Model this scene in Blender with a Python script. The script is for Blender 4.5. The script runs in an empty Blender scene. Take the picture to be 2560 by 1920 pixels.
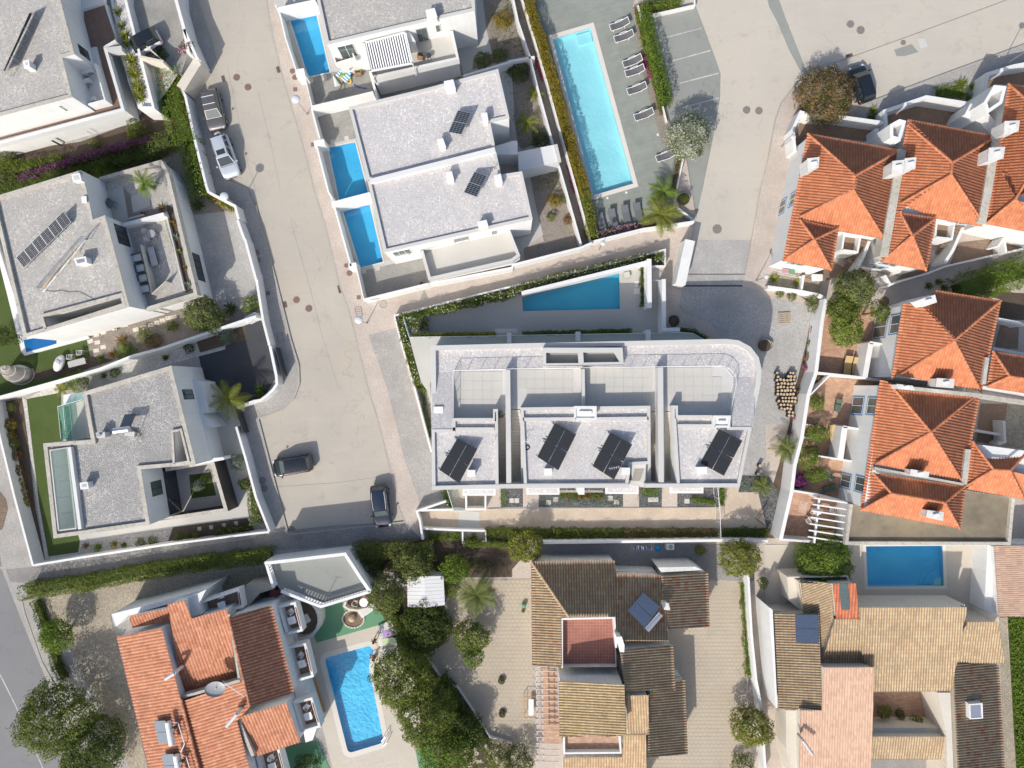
import bpy,bmesh,math,random
import numpy as np
from mathutils import Vector,Matrix
from mathutils.geometry import delaunay_2d_cdt
# ---------------------------------------------------------------- camera, light, exposure
scene=bpy.context.scene
CAMH=68.28 # flying height in metres
FPX=1707.0 # focal length in photo pixels (2560 wide)
cam_d=bpy.data.cameras.new('camera');cam=bpy.data.objects.new('camera',cam_d)
scene.collection.objects.link(cam);scene.camera=cam
cam.location=(0,0,CAMH);cam.rotation_euler=(0,0,0)
cam_d.sensor_width=36;cam_d.lens=36*FPX/2560;cam_d.clip_end=1000;cam_d.clip_start=0.5
SUN_EL=math.radians(40);SHX,SHY=0.465,0.885 # direction in which shadows fall
world=bpy.data.worlds.new('World');scene.world=world;world.use_nodes=True
nt=world.node_tree;bg=nt.nodes['Background'];bg.inputs[1].default_value=0.15
sky=nt.nodes.new('ShaderNodeTexSky');sky.sky_type='NISHITA';sky.sun_disc=False
sky.sun_elevation=SUN_EL;sky.sun_rotation=math.atan2(-SHX,-SHY)
sky.air_density=1.0;sky.dust_density=2.6;sky.ozone_density=1.0
nt.links.new(sky.outputs[0],bg.inputs[0])
sun_d=bpy.data.lights.new('sun','SUN');sun=bpy.data.objects.new('sun',sun_d)
scene.collection.objects.link(sun)
sun_d.energy=3.7;sun_d.angle=math.radians(0.53);sun_d.color=(1.0,0.95,0.87)
sun.rotation_euler=Vector((SHX*math.cos(SUN_EL),SHY*math.cos(SUN_EL),-math.sin(SUN_EL))).to_track_quat('-Z','Y').to_euler()
scene.view_settings.view_transform='Standard';scene.view_settings.look='None'
scene.view_settings.gamma=1;scene.view_settings.use_curve_mapping=False
scene.view_settings.exposure=0.1
scene.render.engine='CYCLES'
scene.cycles.transparent_max_bounces=12;scene.cycles.max_bounces=9;scene.cycles.diffuse_bounces=8
# ---------------------------------------------------------------- picture -> place
def O(tile):
 if tile== 'F':return 0,0,2560/2212
 if tile[0]== 'z': # detail zooms: z_x0_y0_w
  _,a,b,c=tile.split('_');return int(a),int(b),int(c)/2212
 return int(tile[0])*640,int(tile[1])*480,640/2212
def wpt(px,py,z=0.0):
 k=(CAMH-z)/FPX
 return ((px-1280)*k,(960-py)*k)
def P(tile,s,z=0.0):
 x0,y0,k=O(tile);out=[]
 for t in s.split():
  a,b=t.split(',');out.append(wpt(x0+float(a)*k,y0+float(b)*k,z))
 return out
def P1(tile,s,z=0.0):return P(tile,s,z)[0]
COL=scene.collection
def mesh_of(name,V,Fc,mats=None,mi=None,smooth=False):
 me=bpy.data.meshes.new(name);me.from_pydata(V,[],Fc)
 for m in (mats or []):me.materials.append(m)
 if mi is not None and len(mats)>1:me.polygons.foreach_set('material_index',mi)
 if smooth:me.polygons.foreach_set('use_smooth',[True]*len(me.polygons))
 me.update();return me
def link(name,me,parent=None,loc=None,rz=0):
 o=bpy.data.objects.new(name,me);COL.objects.link(o)
 if parent is not None:o.parent=parent
 if loc is not None:o.location=loc
 if rz:o.rotation_euler[2]=rz
 return o
def tag(o,label=None,cat=None,group=None,kind=None):
 if label:o['label']=label
 if cat:o['category']=cat
 if group:o['group']=group
 if kind:o['kind']=kind
 return o
def thing(name,label,cat,loc=(0,0,0),rz=0,group=None):
 o=bpy.data.objects.new(name,None);COL.objects.link(o);o.empty_display_size=.3
 o.location=(loc[0],loc[1],loc[2] if len(loc)>2 else 0);o.rotation_euler[2]=rz
 return tag(o,label,cat,group)
def dup(root,loc,rz=0,label=None,sc=None):
 r=root.copy();COL.objects.link(r);r.location=loc;r.rotation_euler[2]=rz
 if sc:r.scale=(sc,sc,sc)
 if label:r['label']=label
 kids=[c for c in bpy.data.objects if c.parent== root]
 for ch in kids:
  c=ch.copy();COL.objects.link(c);c.parent=r
  for g in [g for g in bpy.data.objects if g.parent== ch]:
   d=g.copy();COL.objects.link(d);d.parent=c
 return r
def area2(p):return sum(p[i][0]*p[(i+1)% len(p)][1]-p[(i+1)% len(p)][0]*p[i][1] for i in range(len(p)))
def ccw(p):return list(p) if area2(p)>0 else list(p)[::-1]
def inside(pt,poly):
 x,y=pt;c=False;n=len(poly);j=n-1
 for i in range(n):
  xi,yi=poly[i][0],poly[i][1];xj,yj=poly[j][0],poly[j][1]
  if (yi>y) != (yj>y) and x<(xj-xi)*(y-yi)/(yj-yi)+xi:c=not c
  j=i
 return c
def inset(poly,d):
 """poly ccw, d>0 shrinks; keeps the vertex count"""
 n=len(poly);out=[]
 for i in range(n):
  a=Vector(poly[i-1]);b=Vector(poly[i]);c=Vector(poly[(i+1)% n])
  e1=(b-a).normalized();e2=(c-b).normalized()
  n1=Vector((-e1.y,e1.x));n2=Vector((-e2.y,e2.x));k=1+n1.dot(n2)
  m=(n1+n2)/max(k,.25);out.append((b.x+m.x*d,b.y+m.y*d))
 return out
def tri(poly,holes=()):
 V=[Vector(p) for p in poly];E=[(i,(i+1)% len(poly)) for i in range(len(poly))]
 for h in holes:
  b=len(V);V+= [Vector(p) for p in h];E+= [(b+i,b+(i+1)% len(h)) for i in range(len(h))]
 r=delaunay_2d_cdt(V,E,[],0,1e-5);vs=[(v.x,v.y) for v in r[0]];fs=[]
 for f in r[2]:
  c=(sum(vs[i][0] for i in f)/3,sum(vs[i][1] for i in f)/3)
  if inside(c,poly) and not any(inside(c,h) for h in holes):
   a=[vs[i] for i in f]
   fs.append(list(f) if area2(a)>0 else list(f)[::-1])
 return vs,fs
class MB:
 def __init__(s):s.V=[];s.F=[];s.M=[]
 def add(s,V,Fc,m=0):
  b=len(s.V);s.V+= [tuple(v) for v in V];s.F+= [tuple(b+i for i in f) for f in Fc];s.M+= [m]*len(Fc);return s
 def flat(s,poly,z,m=0,holes=(),down=False):
  vs,fs=tri(ccw(poly),[ccw(h) for h in holes])
  zz=z if callable(z) else (lambda x,y:z)
  return s.add([(x,y,zz(x,y)) for x,y in vs],[f[::-1] for f in fs] if down else fs,m)
 def sides(s,poly,z0,z1,m=0,out=True):
  p=ccw(poly);n=len(p)
  a=z0 if callable(z0) else (lambda x,y:z0);b=z1 if callable(z1) else (lambda x,y:z1)
  V=[(x,y,a(x,y)) for x,y in p]+[(x,y,b(x,y)) for x,y in p]
  Fc=[(i,(i+1)% n,n+(i+1)% n,n+i) for i in range(n)]
  if not out:Fc=[f[::-1] for f in Fc]
  return s.add(V,Fc,m)
 def prism(s,poly,z0,z1,m=0,mt=None,holes=(),bottom=False):
  s.sides(poly,z0,z1,m);s.flat(poly,z1,m if mt is None else mt,holes)
  for h in holes:s.sides(h,z0,z1,m,out=False)
  if bottom:s.flat(poly,z0,m,holes,down=True)
  return s
 def box(s,c,size,rz=0,m=0,tilt=0):
  hx,hy,hz=size[0]/2,size[1]/2,size[2]/2;R=Matrix.Rotation(rz,3,'Z') @ Matrix.Rotation(tilt,3,'X')
  V=[Vector(c)+R @ Vector((x*hx,y*hy,z*hz)) for z in (-1,1) for y in (-1,1) for x in (-1,1)]
  return s.add(V,[(0,2,3,1),(4,5,7,6),(0,1,5,4),(2,6,7,3),(0,4,6,2),(1,3,7,5)],m)
 def tube(s,a,b,r,n=8,m=0,r2=None,caps=True):
  a=Vector(a);b=Vector(b);d=(b-a);r2=r if r2 is None else r2
  q=d.to_track_quat('Z','Y');V=[]
  for c,rr in ((a,r),(b,r2)):
   for i in range(n):
    t=2*math.pi*i/n;V.append(c+q @ Vector((math.cos(t)*rr,math.sin(t)*rr,0)))
  Fc=[(i,(i+1)% n,n+(i+1)% n,n+i) for i in range(n)]
  if caps:Fc+= [tuple(range(n))[::-1],tuple(range(n,2*n))]
  return s.add(V,Fc,m)
 def path(s,pts,r,n=6,m=0):
  for a,b in zip(pts,pts[1:]):s.tube(a,b,r,n,m)
  return s
 def ball(s,c,r,m=0,n=10,sz=1.0,half=False):
  k=n// 2;V=[];Fc=[];lo=0 if half else-math.pi/2
  for j in range(k+1):
   t=lo+(math.pi/2-lo)*j/k
   for i in range(n):
    u=2*math.pi*i/n;V.append((c[0]+r*math.cos(t)*math.cos(u),c[1]+r*math.cos(t)*math.sin(u),c[2]+r*sz*math.sin(t)))
  for j in range(k):
   for i in range(n):Fc.append((j*n+i,j*n+(i+1)% n,(j+1)*n+(i+1)% n,(j+1)*n+i))
  return s.add(V,Fc,m)
 def strip(s,pts,t,z0,z1,m=0,mt=None,closed=False):
  """a wall of thickness t along a polyline"""
  pts=[Vector(p) for p in pts];L=[];R=[];n=len(pts)
  for i in range(n):
   a=pts[i-1] if (i>0 or closed) else None;c=pts[(i+1)% n] if (i<n-1 or closed) else None;b=pts[i]
   e1=(b-a).normalized() if a is not None else (c-b).normalized()
   e2=(c-b).normalized() if c is not None else e1
   n1=Vector((-e1.y,e1.x));n2=Vector((-e2.y,e2.x));q=(n1+n2)/max(1+n1.dot(n2),.35)*(t/2)
   L.append(b+q);R.append(b-q)
  za=z0 if callable(z0) else (lambda x,y:z0);zb=z1 if callable(z1) else (lambda x,y:z1)
  mt=m if mt is None else mt;rng=range(n) if closed else range(n-1)
  for i in rng:
   j=(i+1)% n;q=[R[i],R[j],L[j],L[i]]
   V=[(v.x,v.y,za(v.x,v.y)) for v in q]+[(v.x,v.y,zb(v.x,v.y)) for v in q]
   Fc=[(0,1,5,4),(2,3,7,6)]
   if not closed and i== 0:Fc.append((3,0,4,7))
   if not closed and i== n-2:Fc.append((1,2,6,5))
   s.add(V,Fc,m);s.add(V,[(4,5,6,7)],mt)
  return s
 def build(s,name,mats,parent=None,smooth=False,kind=None,label=None):
  if not isinstance(mats,(list,tuple)):mats=[mats]
  V=s.V
  if parent is not None:
   p=parent;off=Vector((0,0,0))
   while p is not None:off+= Vector(p.location);p=p.parent
   if off.length>1e-9:V=[(v[0]-off.x,v[1]-off.y,v[2]-off.z) for v in V]
  o=link(name,mesh_of(name,V,s.F,mats,s.M,smooth),parent)
  if kind:o['kind']=kind
  if label:o['label']=label
  return o
# ---------------------------------------------------------------- materials
def new_mat(name):
 m=bpy.data.materials.new(name);m.use_nodes=True;n=m.node_tree.nodes;l=m.node_tree.links
 return m,n,l,n['Principled BSDF']
def rgba(c):return (c[0],c[1],c[2],1)
def mixc(n,l,fac,a,b,mode='MIX'):
 x=n.new('ShaderNodeMix');x.data_type='RGBA';x.blend_type=mode
 for sock,v in ((x.inputs[0],fac),(x.inputs[6],a),(x.inputs[7],b)):
  if hasattr(v,'links') or hasattr(v,'is_linked'):l.new(v,sock)
  elif isinstance(v,(int,float)):sock.default_value=v
  else:sock.default_value=rgba(v)
 return x.outputs[2]
def ramp(n,l,fac,stops):
 r=n.new('ShaderNodeValToRGB');e=r.color_ramp.elements
 while len(e)<len(stops):e.new(.5)
 for el,(p,c) in zip(e,stops):el.position=p;el.color=rgba(c) if not isinstance(c,(int,float)) else (c,c,c,1)
 l.new(fac,r.inputs[0]);return r.outputs[0]
def pos(n):return n.new('ShaderNodeNewGeometry').outputs['Position']
def noise(n,l,vec,scale,detail=4,rough=.55,out='Fac'):
 x=n.new('ShaderNodeTexNoise');x.inputs['Scale'].default_value=scale;x.inputs['Detail'].default_value=detail;x.inputs['Roughness'].default_value=rough
 l.new(vec,x.inputs['Vector']);return x.outputs[out]
def bump(n,l,b,h,strength=.3,dist=.02):
 x=n.new('ShaderNodeBump');x.inputs['Strength'].default_value=strength;x.inputs['Distance'].default_value=dist
 l.new(h,x.inputs['Height']);l.new(x.outputs[0],b.inputs['Normal'])
def sc(c,k):return tuple(min(1,v*k) for v in c)
def plaster(name,c,dirt=.10,rough=.9,stain=None):
 """painted or rendered surface with soft blotches, streaks and fine grain"""
 m,n,l,b=new_mat(name);p=pos(n)
 a=mixc(n,l,ramp(n,l,noise(n,l,p,.35,6,.65),[(.35,0),(.75,1)]),c,stain or sc(c,1-dirt*1.6))
 d=mixc(n,l,ramp(n,l,noise(n,l,p,5,5,.7),[(.45,0),(.8,1)]),a,sc(c,1-dirt))
 mp=n.new('ShaderNodeMapping');mp.inputs['Scale'].default_value=(2.2,2.2,.16);l.new(p,mp.inputs[0])
 d=mixc(n,l,ramp(n,l,noise(n,l,mp.outputs[0],1.6,5,.7),[(.5,0),(.72,min(.8,dirt*6))]),d,sc(c,1-dirt*2.6))
 l.new(d,b.inputs['Base Color']);b.inputs['Roughness'].default_value=rough
 bump(n,l,b,noise(n,l,p,40,3),.15,.01);return m
def concrete(name,c,c2,big=.12,speck=.25,crack=True,stain=None):
 m,n,l,b=new_mat(name);p=pos(n)
 a=mixc(n,l,ramp(n,l,noise(n,l,p,big,7,.62),[(.36,0),(.64,1)]),c,c2)
 if stain:a=mixc(n,l,ramp(n,l,noise(n,l,p,.07,4,.5),[(.56,0),(.72,1)]),a,stain)
 a=mixc(n,l,ramp(n,l,noise(n,l,p,1.3,6,.7),[(.5,0),(.8,.5)]),a,sc(c,.82))
 a=mixc(n,l,ramp(n,l,noise(n,l,p,.55,5,.75),[(.56,0),(.7,.7)]),a,sc(c2,.72))
 mp=n.new('ShaderNodeMapping');mp.inputs['Rotation'].default_value=(0,0,1.31+big);mp.inputs['Scale'].default_value=(.09,1.5,1);l.new(p,mp.inputs[0])
 a=mixc(n,l,ramp(n,l,noise(n,l,mp.outputs[0],1,5,.6),[(.5,0),(.75,.3)]),a,sc(c,1.12))
 f=noise(n,l,p,30,3,.8);a=mixc(n,l,ramp(n,l,f,[(.35,1),(.6,0)]),a,sc(c,1-speck))
 if crack:
  w=n.new('ShaderNodeVectorMath');w.operation='ADD';nv=noise(n,l,p,.5,3,.5,'Color');l.new(p,w.inputs[0])
  s_=n.new('ShaderNodeVectorMath');s_.operation='SCALE';s_.inputs[3].default_value=2.5;l.new(nv,s_.inputs[0]);l.new(s_.outputs[0],w.inputs[1])
  v=n.new('ShaderNodeTexVoronoi');v.feature='DISTANCE_TO_EDGE';v.inputs['Scale'].default_value=.11;l.new(w.outputs[0],v.inputs['Vector'])
  a=mixc(n,l,ramp(n,l,v.outputs[0],[(.0,.45),(.004,0)]),a,sc(c,.55))
 l.new(a,b.inputs['Base Color']);b.inputs['Roughness'].default_value=.93
 bump(n,l,b,f,.3,.01);return m
def stones(name,cols,scale,joint,jw=.06,rand=.9,wear=.12,bmp=.5):
 """cobbles / gravel: voronoi cells with recessed joints"""
 m,n,l,b=new_mat(name);p=pos(n)
 v=n.new('ShaderNodeTexVoronoi');v.inputs['Scale'].default_value=scale;v.inputs['Randomness'].default_value=rand;l.new(p,v.inputs['Vector'])
 e=n.new('ShaderNodeTexVoronoi');e.feature='DISTANCE_TO_EDGE';e.inputs['Scale'].default_value=scale;e.inputs['Randomness'].default_value=rand;l.new(p,e.inputs['Vector'])
 sep=n.new('ShaderNodeSeparateColor');l.new(v.outputs['Color'],sep.inputs[0])
 k=len(cols);a=ramp(n,l,sep.outputs[0],[(i/max(1,k-1),c) for i,c in enumerate(cols)])
 a=mixc(n,l,ramp(n,l,noise(n,l,p,.4,5,.6),[(.4,0),(.75,1)]),a,sc(cols[0],1-wear*2))
 a=mixc(n,l,ramp(n,l,e.outputs[0],[(0,1),(jw,0)]),a,joint)
 l.new(a,b.inputs['Base Color']);b.inputs['Roughness'].default_value=.9
 bump(n,l,b,ramp(n,l,e.outputs[0],[(0,0),(jw*1.8,1)]),bmp,.03);return m
def brickpave(name,c1,c2,mortar,w,h,rot=0,ms=.01,bias=0,off=.5):
 m,n,l,b=new_mat(name);p=pos(n)
 mp=n.new('ShaderNodeMapping');mp.inputs['Rotation'].default_value=(0,0,rot);l.new(p,mp.inputs[0])
 t=n.new('ShaderNodeTexBrick');t.inputs['Scale'].default_value=1;t.inputs['Brick Width'].default_value=w;t.inputs['Row Height'].default_value=h
 t.inputs['Mortar Size'].default_value=ms;t.inputs['Bias'].default_value=bias;t.offset=off
 t.inputs['Color1'].default_value=rgba(c1);t.inputs['Color2'].default_value=rgba(c2);t.inputs['Mortar'].default_value=rgba(mortar);l.new(mp.outputs[0],t.inputs['Vector'])
 a=mixc(n,l,ramp(n,l,noise(n,l,p,.8,6,.65),[(.4,0),(.8,.8)]),t.outputs[0],sc(c1,.75))
 l.new(a,b.inputs['Base Color']);b.inputs['Roughness'].default_value=.85
 bump(n,l,b,t.outputs['Fac'],-.3,.01);return m
def plain(name,c,rough=.5,metal=0,coat=0,var=.06):
 m,n,l,b=new_mat(name);p=pos(n)
 a=mixc(n,l,ramp(n,l,noise(n,l,p,6,4,.6),[(.4,0),(.8,1)]),c,sc(c,1-var));l.new(a,b.inputs['Base Color'])
 b.inputs['Roughness'].default_value=rough;b.inputs['Metallic'].default_value=metal
 if coat:b.inputs['Coat Weight'].default_value=coat;b.inputs['Coat Roughness'].default_value=.04
 return m
def roof_tile(name,cols,dirt=(.12,.10,.07),dirt_amt=.5,lichen=None,joint=.45,dscale=.6):
 """uv carries (rib, course) so each tile gets its own tone"""
 m,n,l,b=new_mat(name);p=pos(n);uv=n.new('ShaderNodeUVMap')
 fl=n.new('ShaderNodeVectorMath');fl.operation='FLOOR';l.new(uv.outputs[0],fl.inputs[0])
 fr=n.new('ShaderNodeVectorMath');fr.operation='FRACTION';l.new(uv.outputs[0],fr.inputs[0])
 wn=n.new('ShaderNodeTexWhiteNoise');wn.noise_dimensions='2D';l.new(fl.outputs[0],wn.inputs['Vector'])
 k=len(cols);a=ramp(n,l,wn.outputs['Value'],[(i/max(1,k-1),c) for i,c in enumerate(cols)])
 big=noise(n,l,p,dscale,6,.7);a=mixc(n,l,ramp(n,l,big,[(.48,0),(.75,dirt_amt)]),a,dirt)
 if lichen:a=mixc(n,l,ramp(n,l,noise(n,l,p,2.2,6,.75),[(.55,0),(.68,.8)]),a,lichen)
 sx=n.new('ShaderNodeSeparateXYZ');l.new(fr.outputs[0],sx.inputs[0])
 a=mixc(n,l,ramp(n,l,sx.outputs['Y'],[(.0,joint),(.16,0)]),a,dirt);a=mixc(n,l,ramp(n,l,sx.outputs['X'],[(.0,joint),(.2,joint*.7),(.26,0),(.78,0),(.86,joint)]),a,dirt)  # X ramp paints shade into the channels between ribs, using the dirt colour
 l.new(a,b.inputs['Base Color']);b.inputs['Roughness'].default_value=.85
 bump(n,l,b,noise(n,l,p,25,4),.2,.01);return m
def leafmat(name,cols,trans=.3,var=.5):
 m,n,l,b=new_mat(name);g=n.new('ShaderNodeNewGeometry')
 a=ramp(n,l,g.outputs['Random Per Island'],[(i/max(1,len(cols)-1),c) for i,c in enumerate(cols)])
 a=mixc(n,l,ramp(n,l,noise(n,l,g.outputs['Position'],1.1,4,.6),[(.4,0),(.75,.8)]),a,sc(cols[0],.8));a=mixc(n,l,ramp(n,l,noise(n,l,g.outputs['Position'],.8,3,.6),[(.5,0),(.7,.45)]),a,cols[-1])
 l.new(a,b.inputs['Base Color']);b.inputs['Roughness'].default_value=.6;b.inputs['Specular IOR Level'].default_value=.18
 tr=n.new('ShaderNodeBsdfTranslucent');l.new(mixc(n,l,.5,a,cols[-1]),tr.inputs[0])
 mx=n.new('ShaderNodeMixShader');mx.inputs[0].default_value=trans;l.new(b.outputs[0],mx.inputs[1]);l.new(tr.outputs[0],mx.inputs[2])
 l.new(mx.outputs[0],n['Material Output'].inputs[0]);return m
def glassy(name,tint=(.75,.92,.88),rough=.03,thin=.75):
 m,n,l,b=new_mat(name);t=n.new('ShaderNodeBsdfTransparent');t.inputs[0].default_value=rgba(tint)
 b.inputs['Base Color'].default_value=rgba(sc(tint,.55));b.inputs['Roughness'].default_value=rough
 mx=n.new('ShaderNodeMixShader');mx.inputs[0].default_value=thin;l.new(b.outputs[0],mx.inputs[1]);l.new(t.outputs[0],mx.inputs[2])
 l.new(mx.outputs[0],n['Material Output'].inputs[0]);return m
def watermat(name,tint,rip=.25,rscale=3.0):
 m,n,l,b=new_mat(name);p=pos(n)
 t=n.new('ShaderNodeBsdfTransparent');t.inputs[0].default_value=rgba(tint)
 g=n.new('ShaderNodeBsdfGlossy');g.inputs['Roughness'].default_value=.03
 bp=n.new('ShaderNodeBump');bp.inputs['Strength'].default_value=rip;bp.inputs['Distance'].default_value=.05
 l.new(noise(n,l,p,rscale,3,.5),bp.inputs['Height']);l.new(bp.outputs[0],g.inputs['Normal'])
 mx=n.new('ShaderNodeMixShader');mx.inputs[0].default_value=.05;l.new(t.outputs[0],mx.inputs[1]);l.new(g.outputs[0],mx.inputs[2])
 l.new(mx.outputs[0],n['Material Output'].inputs[0]);return m
def pooltile(name,c,c2,ripple=0.0):
 """small pool tiles; the bright net of refracted light is stirred water seen on the floor"""
 m,n,l,b=new_mat(name);p=pos(n)
 a=mixc(n,l,ramp(n,l,noise(n,l,p,.5,4,.5),[(.35,0),(.7,1)]),c,c2)
 l.new(a,b.inputs['Base Color']);b.inputs['Roughness'].default_value=.6
 if ripple:
  bp=n.new('ShaderNodeBump');bp.inputs['Strength'].default_value=ripple;bp.inputs['Distance'].default_value=.25
  v=n.new('ShaderNodeTexVoronoi');v.feature='SMOOTH_F1';v.inputs['Scale'].default_value=2.6
  w=n.new('ShaderNodeVectorMath');w.operation='ADD';l.new(p,w.inputs[0]);l.new(noise(n,l,p,1.5,3,.5,'Color'),w.inputs[1]);l.new(w.outputs[0],v.inputs['Vector'])
  l.new(v.outputs[0],bp.inputs['Height']);l.new(bp.outputs[0],b.inputs['Normal'])
 return m
M={}
M['white']=plaster('white_paint',(.77,.77,.755),.085)
M['white_old']=plaster('old_white_paint',(.74,.74,.72),.14,stain=(.52,.50,.45))
M['cream']=plaster('cream_paint',(.66,.61,.52),.10)
M['cap']=plaster('parapet_coping',(.56,.55,.53),.07)
M['cap_old']=plaster('weathered_coping',(.55,.52,.46),.22,stain=(.36,.34,.28))
M['capw']=plaster('pale_coping',(.68,.68,.67),.06)
M['road']=concrete('worn_pale_road',(.50,.455,.385),(.40,.375,.33),.13,.16,stain=(.52,.42,.31))
M['plaza']=concrete('pale_square_surface',(.55,.505,.43),(.46,.44,.40),.11,.18,stain=(.56,.46,.34))
M['lot']=concrete('grey_parking_surface',(.30,.31,.285),(.26,.27,.25),.25,.14)
M['asphalt']=concrete('asphalt',(.235,.235,.24),(.21,.21,.215),.15,.2,crack=False,stain=(.30,.28,.26))
M['shoulder']=concrete('sandy_road_shoulder',(.46,.42,.34),(.40,.37,.31),.3,.25,crack=False)
M['asphalt_dark']=concrete('dark_driveway',(.055,.06,.068),(.07,.072,.08),.4,.3,crack=False)
M['calcada']=stones('pink_cobbles',[(.56,.48,.42),(.62,.54,.47),(.50,.43,.38),(.60,.52,.45)],9.5,(.40,.35,.30),.07)
M['calcada_grey']=stones('grey_beige_cobbles',[(.42,.40,.37),(.52,.48,.44),(.36,.35,.34),(.47,.45,.42)],9.0,(.28,.27,.25),.08)
M['cobble']=stones('grey_cobbles',[(.46,.45,.43),(.53,.515,.49),(.40,.39,.375),(.50,.48,.455)],8.0,(.29,.28,.265),.09,.45)
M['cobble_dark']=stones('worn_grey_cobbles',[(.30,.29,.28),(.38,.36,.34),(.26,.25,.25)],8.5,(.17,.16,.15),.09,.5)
M['cobble_tan']=stones('tan_cobbles',[(.41,.355,.27),(.46,.40,.31),(.35,.305,.235)],5.0,(.25,.215,.165),.07,.35)
M['grit']=stones('grey_grit',[(.34,.33,.30),(.42,.41,.37),(.27,.26,.25)],14,(.24,.23,.21),.05)
M['gravel_roof']=stones('roof_gravel',[(.54,.52,.49),(.38,.365,.345),(.63,.61,.57),(.45,.43,.41),(.53,.48,.42)],6.5,(.27,.26,.245),.05,1,.13,.6)
M['gravel_pink']=stones('pinkish_roof_gravel',[(.62,.60,.60),(.49,.475,.49),(.73,.71,.69),(.56,.54,.55),(.65,.60,.54)],6.0,(.40,.38,.36),.05,1,.08,.6)
M['gravel_old']=stones('old_roof_gravel',[(.44,.43,.41),(.32,.31,.30),(.54,.52,.50),(.38,.37,.36)],6.0,(.20,.19,.19),.06,1,.12,.8)
M['slab_roof']=brickpave('old_roof_slabs',(.47,.46,.43),(.54,.53,.50),(.42,.41,.38),1.0,.5,.2,.02)
M['bed']=stones('bark_mulch',[(.12,.085,.06),(.17,.12,.085),(.085,.065,.05)],14,(.04,.03,.02),.08)
M['bed_grey']=stones('garden_grit',[(.30,.26,.22),(.38,.33,.28),(.22,.19,.17)],12,(.15,.13,.11),.06)
M['pebble']=stones('white_pebbles',[(.66,.64,.60),(.50,.47,.44),(.74,.72,.68),(.56,.50,.44)],8,(.26,.24,.22),.08)
M['slate']=stones('slate_chippings',[(.12,.125,.13),(.20,.20,.20),(.08,.085,.09),(.26,.25,.24)],6,(.04,.04,.04),.1,1,.1,.9)
M['lawn']=stones('clipped_grass',[(.085,.13,.025),(.11,.16,.035),(.07,.11,.02)],22,(.06,.09,.015),.06,1,.1,.8)
M['turf_green']=plaster('green_court_paint',(.13,.30,.17),.08)
M['deck']=brickpave('grey_plank_deck',(.255,.275,.245),(.285,.305,.275),(.21,.225,.205),3.0,.14,-.28,.006)
M['terrace']=plaster('pale_terrace_tile',(.52,.505,.465),.05)
M['terrace_g']=plaster('grey_terrace_tile',(.50,.49,.455),.06)
M['pooldeck']=plaster('pale_stone_pool_deck',(.56,.51,.43),.08)
M['coping']=plaster('pool_coping_stone',(.66,.62,.56),.05)
M['brown_deck']=brickpave('brown_plank_deck',(.20,.13,.10),(.24,.16,.12),(.10,.07,.05),1.6,.14,1.3,.012)
M['terracotta']=brickpave('terracotta_pavers',(.44,.25,.17),(.58,.38,.25),(.36,.24,.17),.34,.17,.1,.012)
M['terracotta_red']=brickpave('red_terrace_tile',(.33,.125,.09),(.37,.15,.10),(.48,.30,.24),.3,.3,0,.012,off=0)
M['terracotta_brn']=brickpave('brown_patio_tile',(.24,.165,.115),(.29,.20,.14),(.17,.13,.10),.3,.3,.1,.012)
M['felt']=concrete('brown_roof_felt',(.28,.235,.165),(.13,.115,.09),.5,.3,crack=False,stain=(.40,.30,.17))
M['hexbase']=plain('sandy_joint',(.44,.375,.285),.95,var=.2)
M['hex']=concrete('hexagon_paver',(.50,.43,.335),(.44,.375,.29),.4,.12,crack=False)
M['soil']=stones('dry_soil',[(.22,.16,.11),(.28,.21,.15),(.17,.12,.09)],5,(.14,.10,.07),.1)
M['ground']=concrete('dry_ground',(.36,.33,.27),(.30,.28,.23),.2,.2,crack=False)
M['kerb']=plain('kerb_stone',(.40,.38,.34),.9,var=.25)
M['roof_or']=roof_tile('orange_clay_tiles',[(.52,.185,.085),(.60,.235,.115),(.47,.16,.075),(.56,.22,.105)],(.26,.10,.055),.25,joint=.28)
M['roof_or2']=roof_tile('faded_orange_clay_tiles',[(.50,.21,.12),(.57,.27,.16),(.42,.165,.09),(.54,.24,.14)],(.22,.11,.07),.4,joint=.4)
M['roof_tan']=roof_tile('tan_clay_tiles',[(.45,.34,.20),(.51,.39,.24),(.38,.28,.17),(.47,.33,.20),(.43,.25,.15)],(.16,.12,.08),.45,joint=.5)
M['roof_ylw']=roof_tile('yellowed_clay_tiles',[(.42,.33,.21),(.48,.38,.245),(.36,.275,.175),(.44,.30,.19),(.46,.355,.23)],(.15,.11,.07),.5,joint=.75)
M['roof_lich']=roof_tile('lichened_clay_tiles',[(.55,.42,.24),(.48,.36,.21),(.60,.47,.28)],(.15,.11,.06),.5,lichen=(.50,.28,.06),joint=.4)
M['roof_pink']=roof_tile('pinkish_clay_tiles',[(.44,.30,.225),(.50,.35,.265),(.39,.26,.195),(.48,.355,.265)],(.36,.24,.18),.35,joint=.3)
M['roof_mix']=roof_tile('patched_clay_tiles',[(.44,.32,.195),(.50,.37,.23),(.40,.29,.18),(.47,.33,.20),(.42,.16,.09)],(.17,.125,.09),.4,joint=.45)
M['roof_red']=roof_tile('red_clay_tiles',[(.42,.12,.055),(.52,.17,.08),(.36,.10,.05)],(.15,.07,.05),.4,joint=.6)
M['leaf']=leafmat('green_leaves',[(.075,.115,.018),(.15,.195,.032),(.23,.27,.055)])
M['leaf_dark']=leafmat('dark_leaves',[(.05,.08,.016),(.09,.13,.026),(.14,.18,.04)])
M['leaf_bright']=leafmat('bright_leaves',[(.08,.15,.015),(.16,.24,.03),(.24,.31,.05)])
M['leaf_lime']=leafmat('yellow_green_leaves',[(.12,.15,.02),(.22,.24,.035),(.32,.32,.06)])
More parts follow.
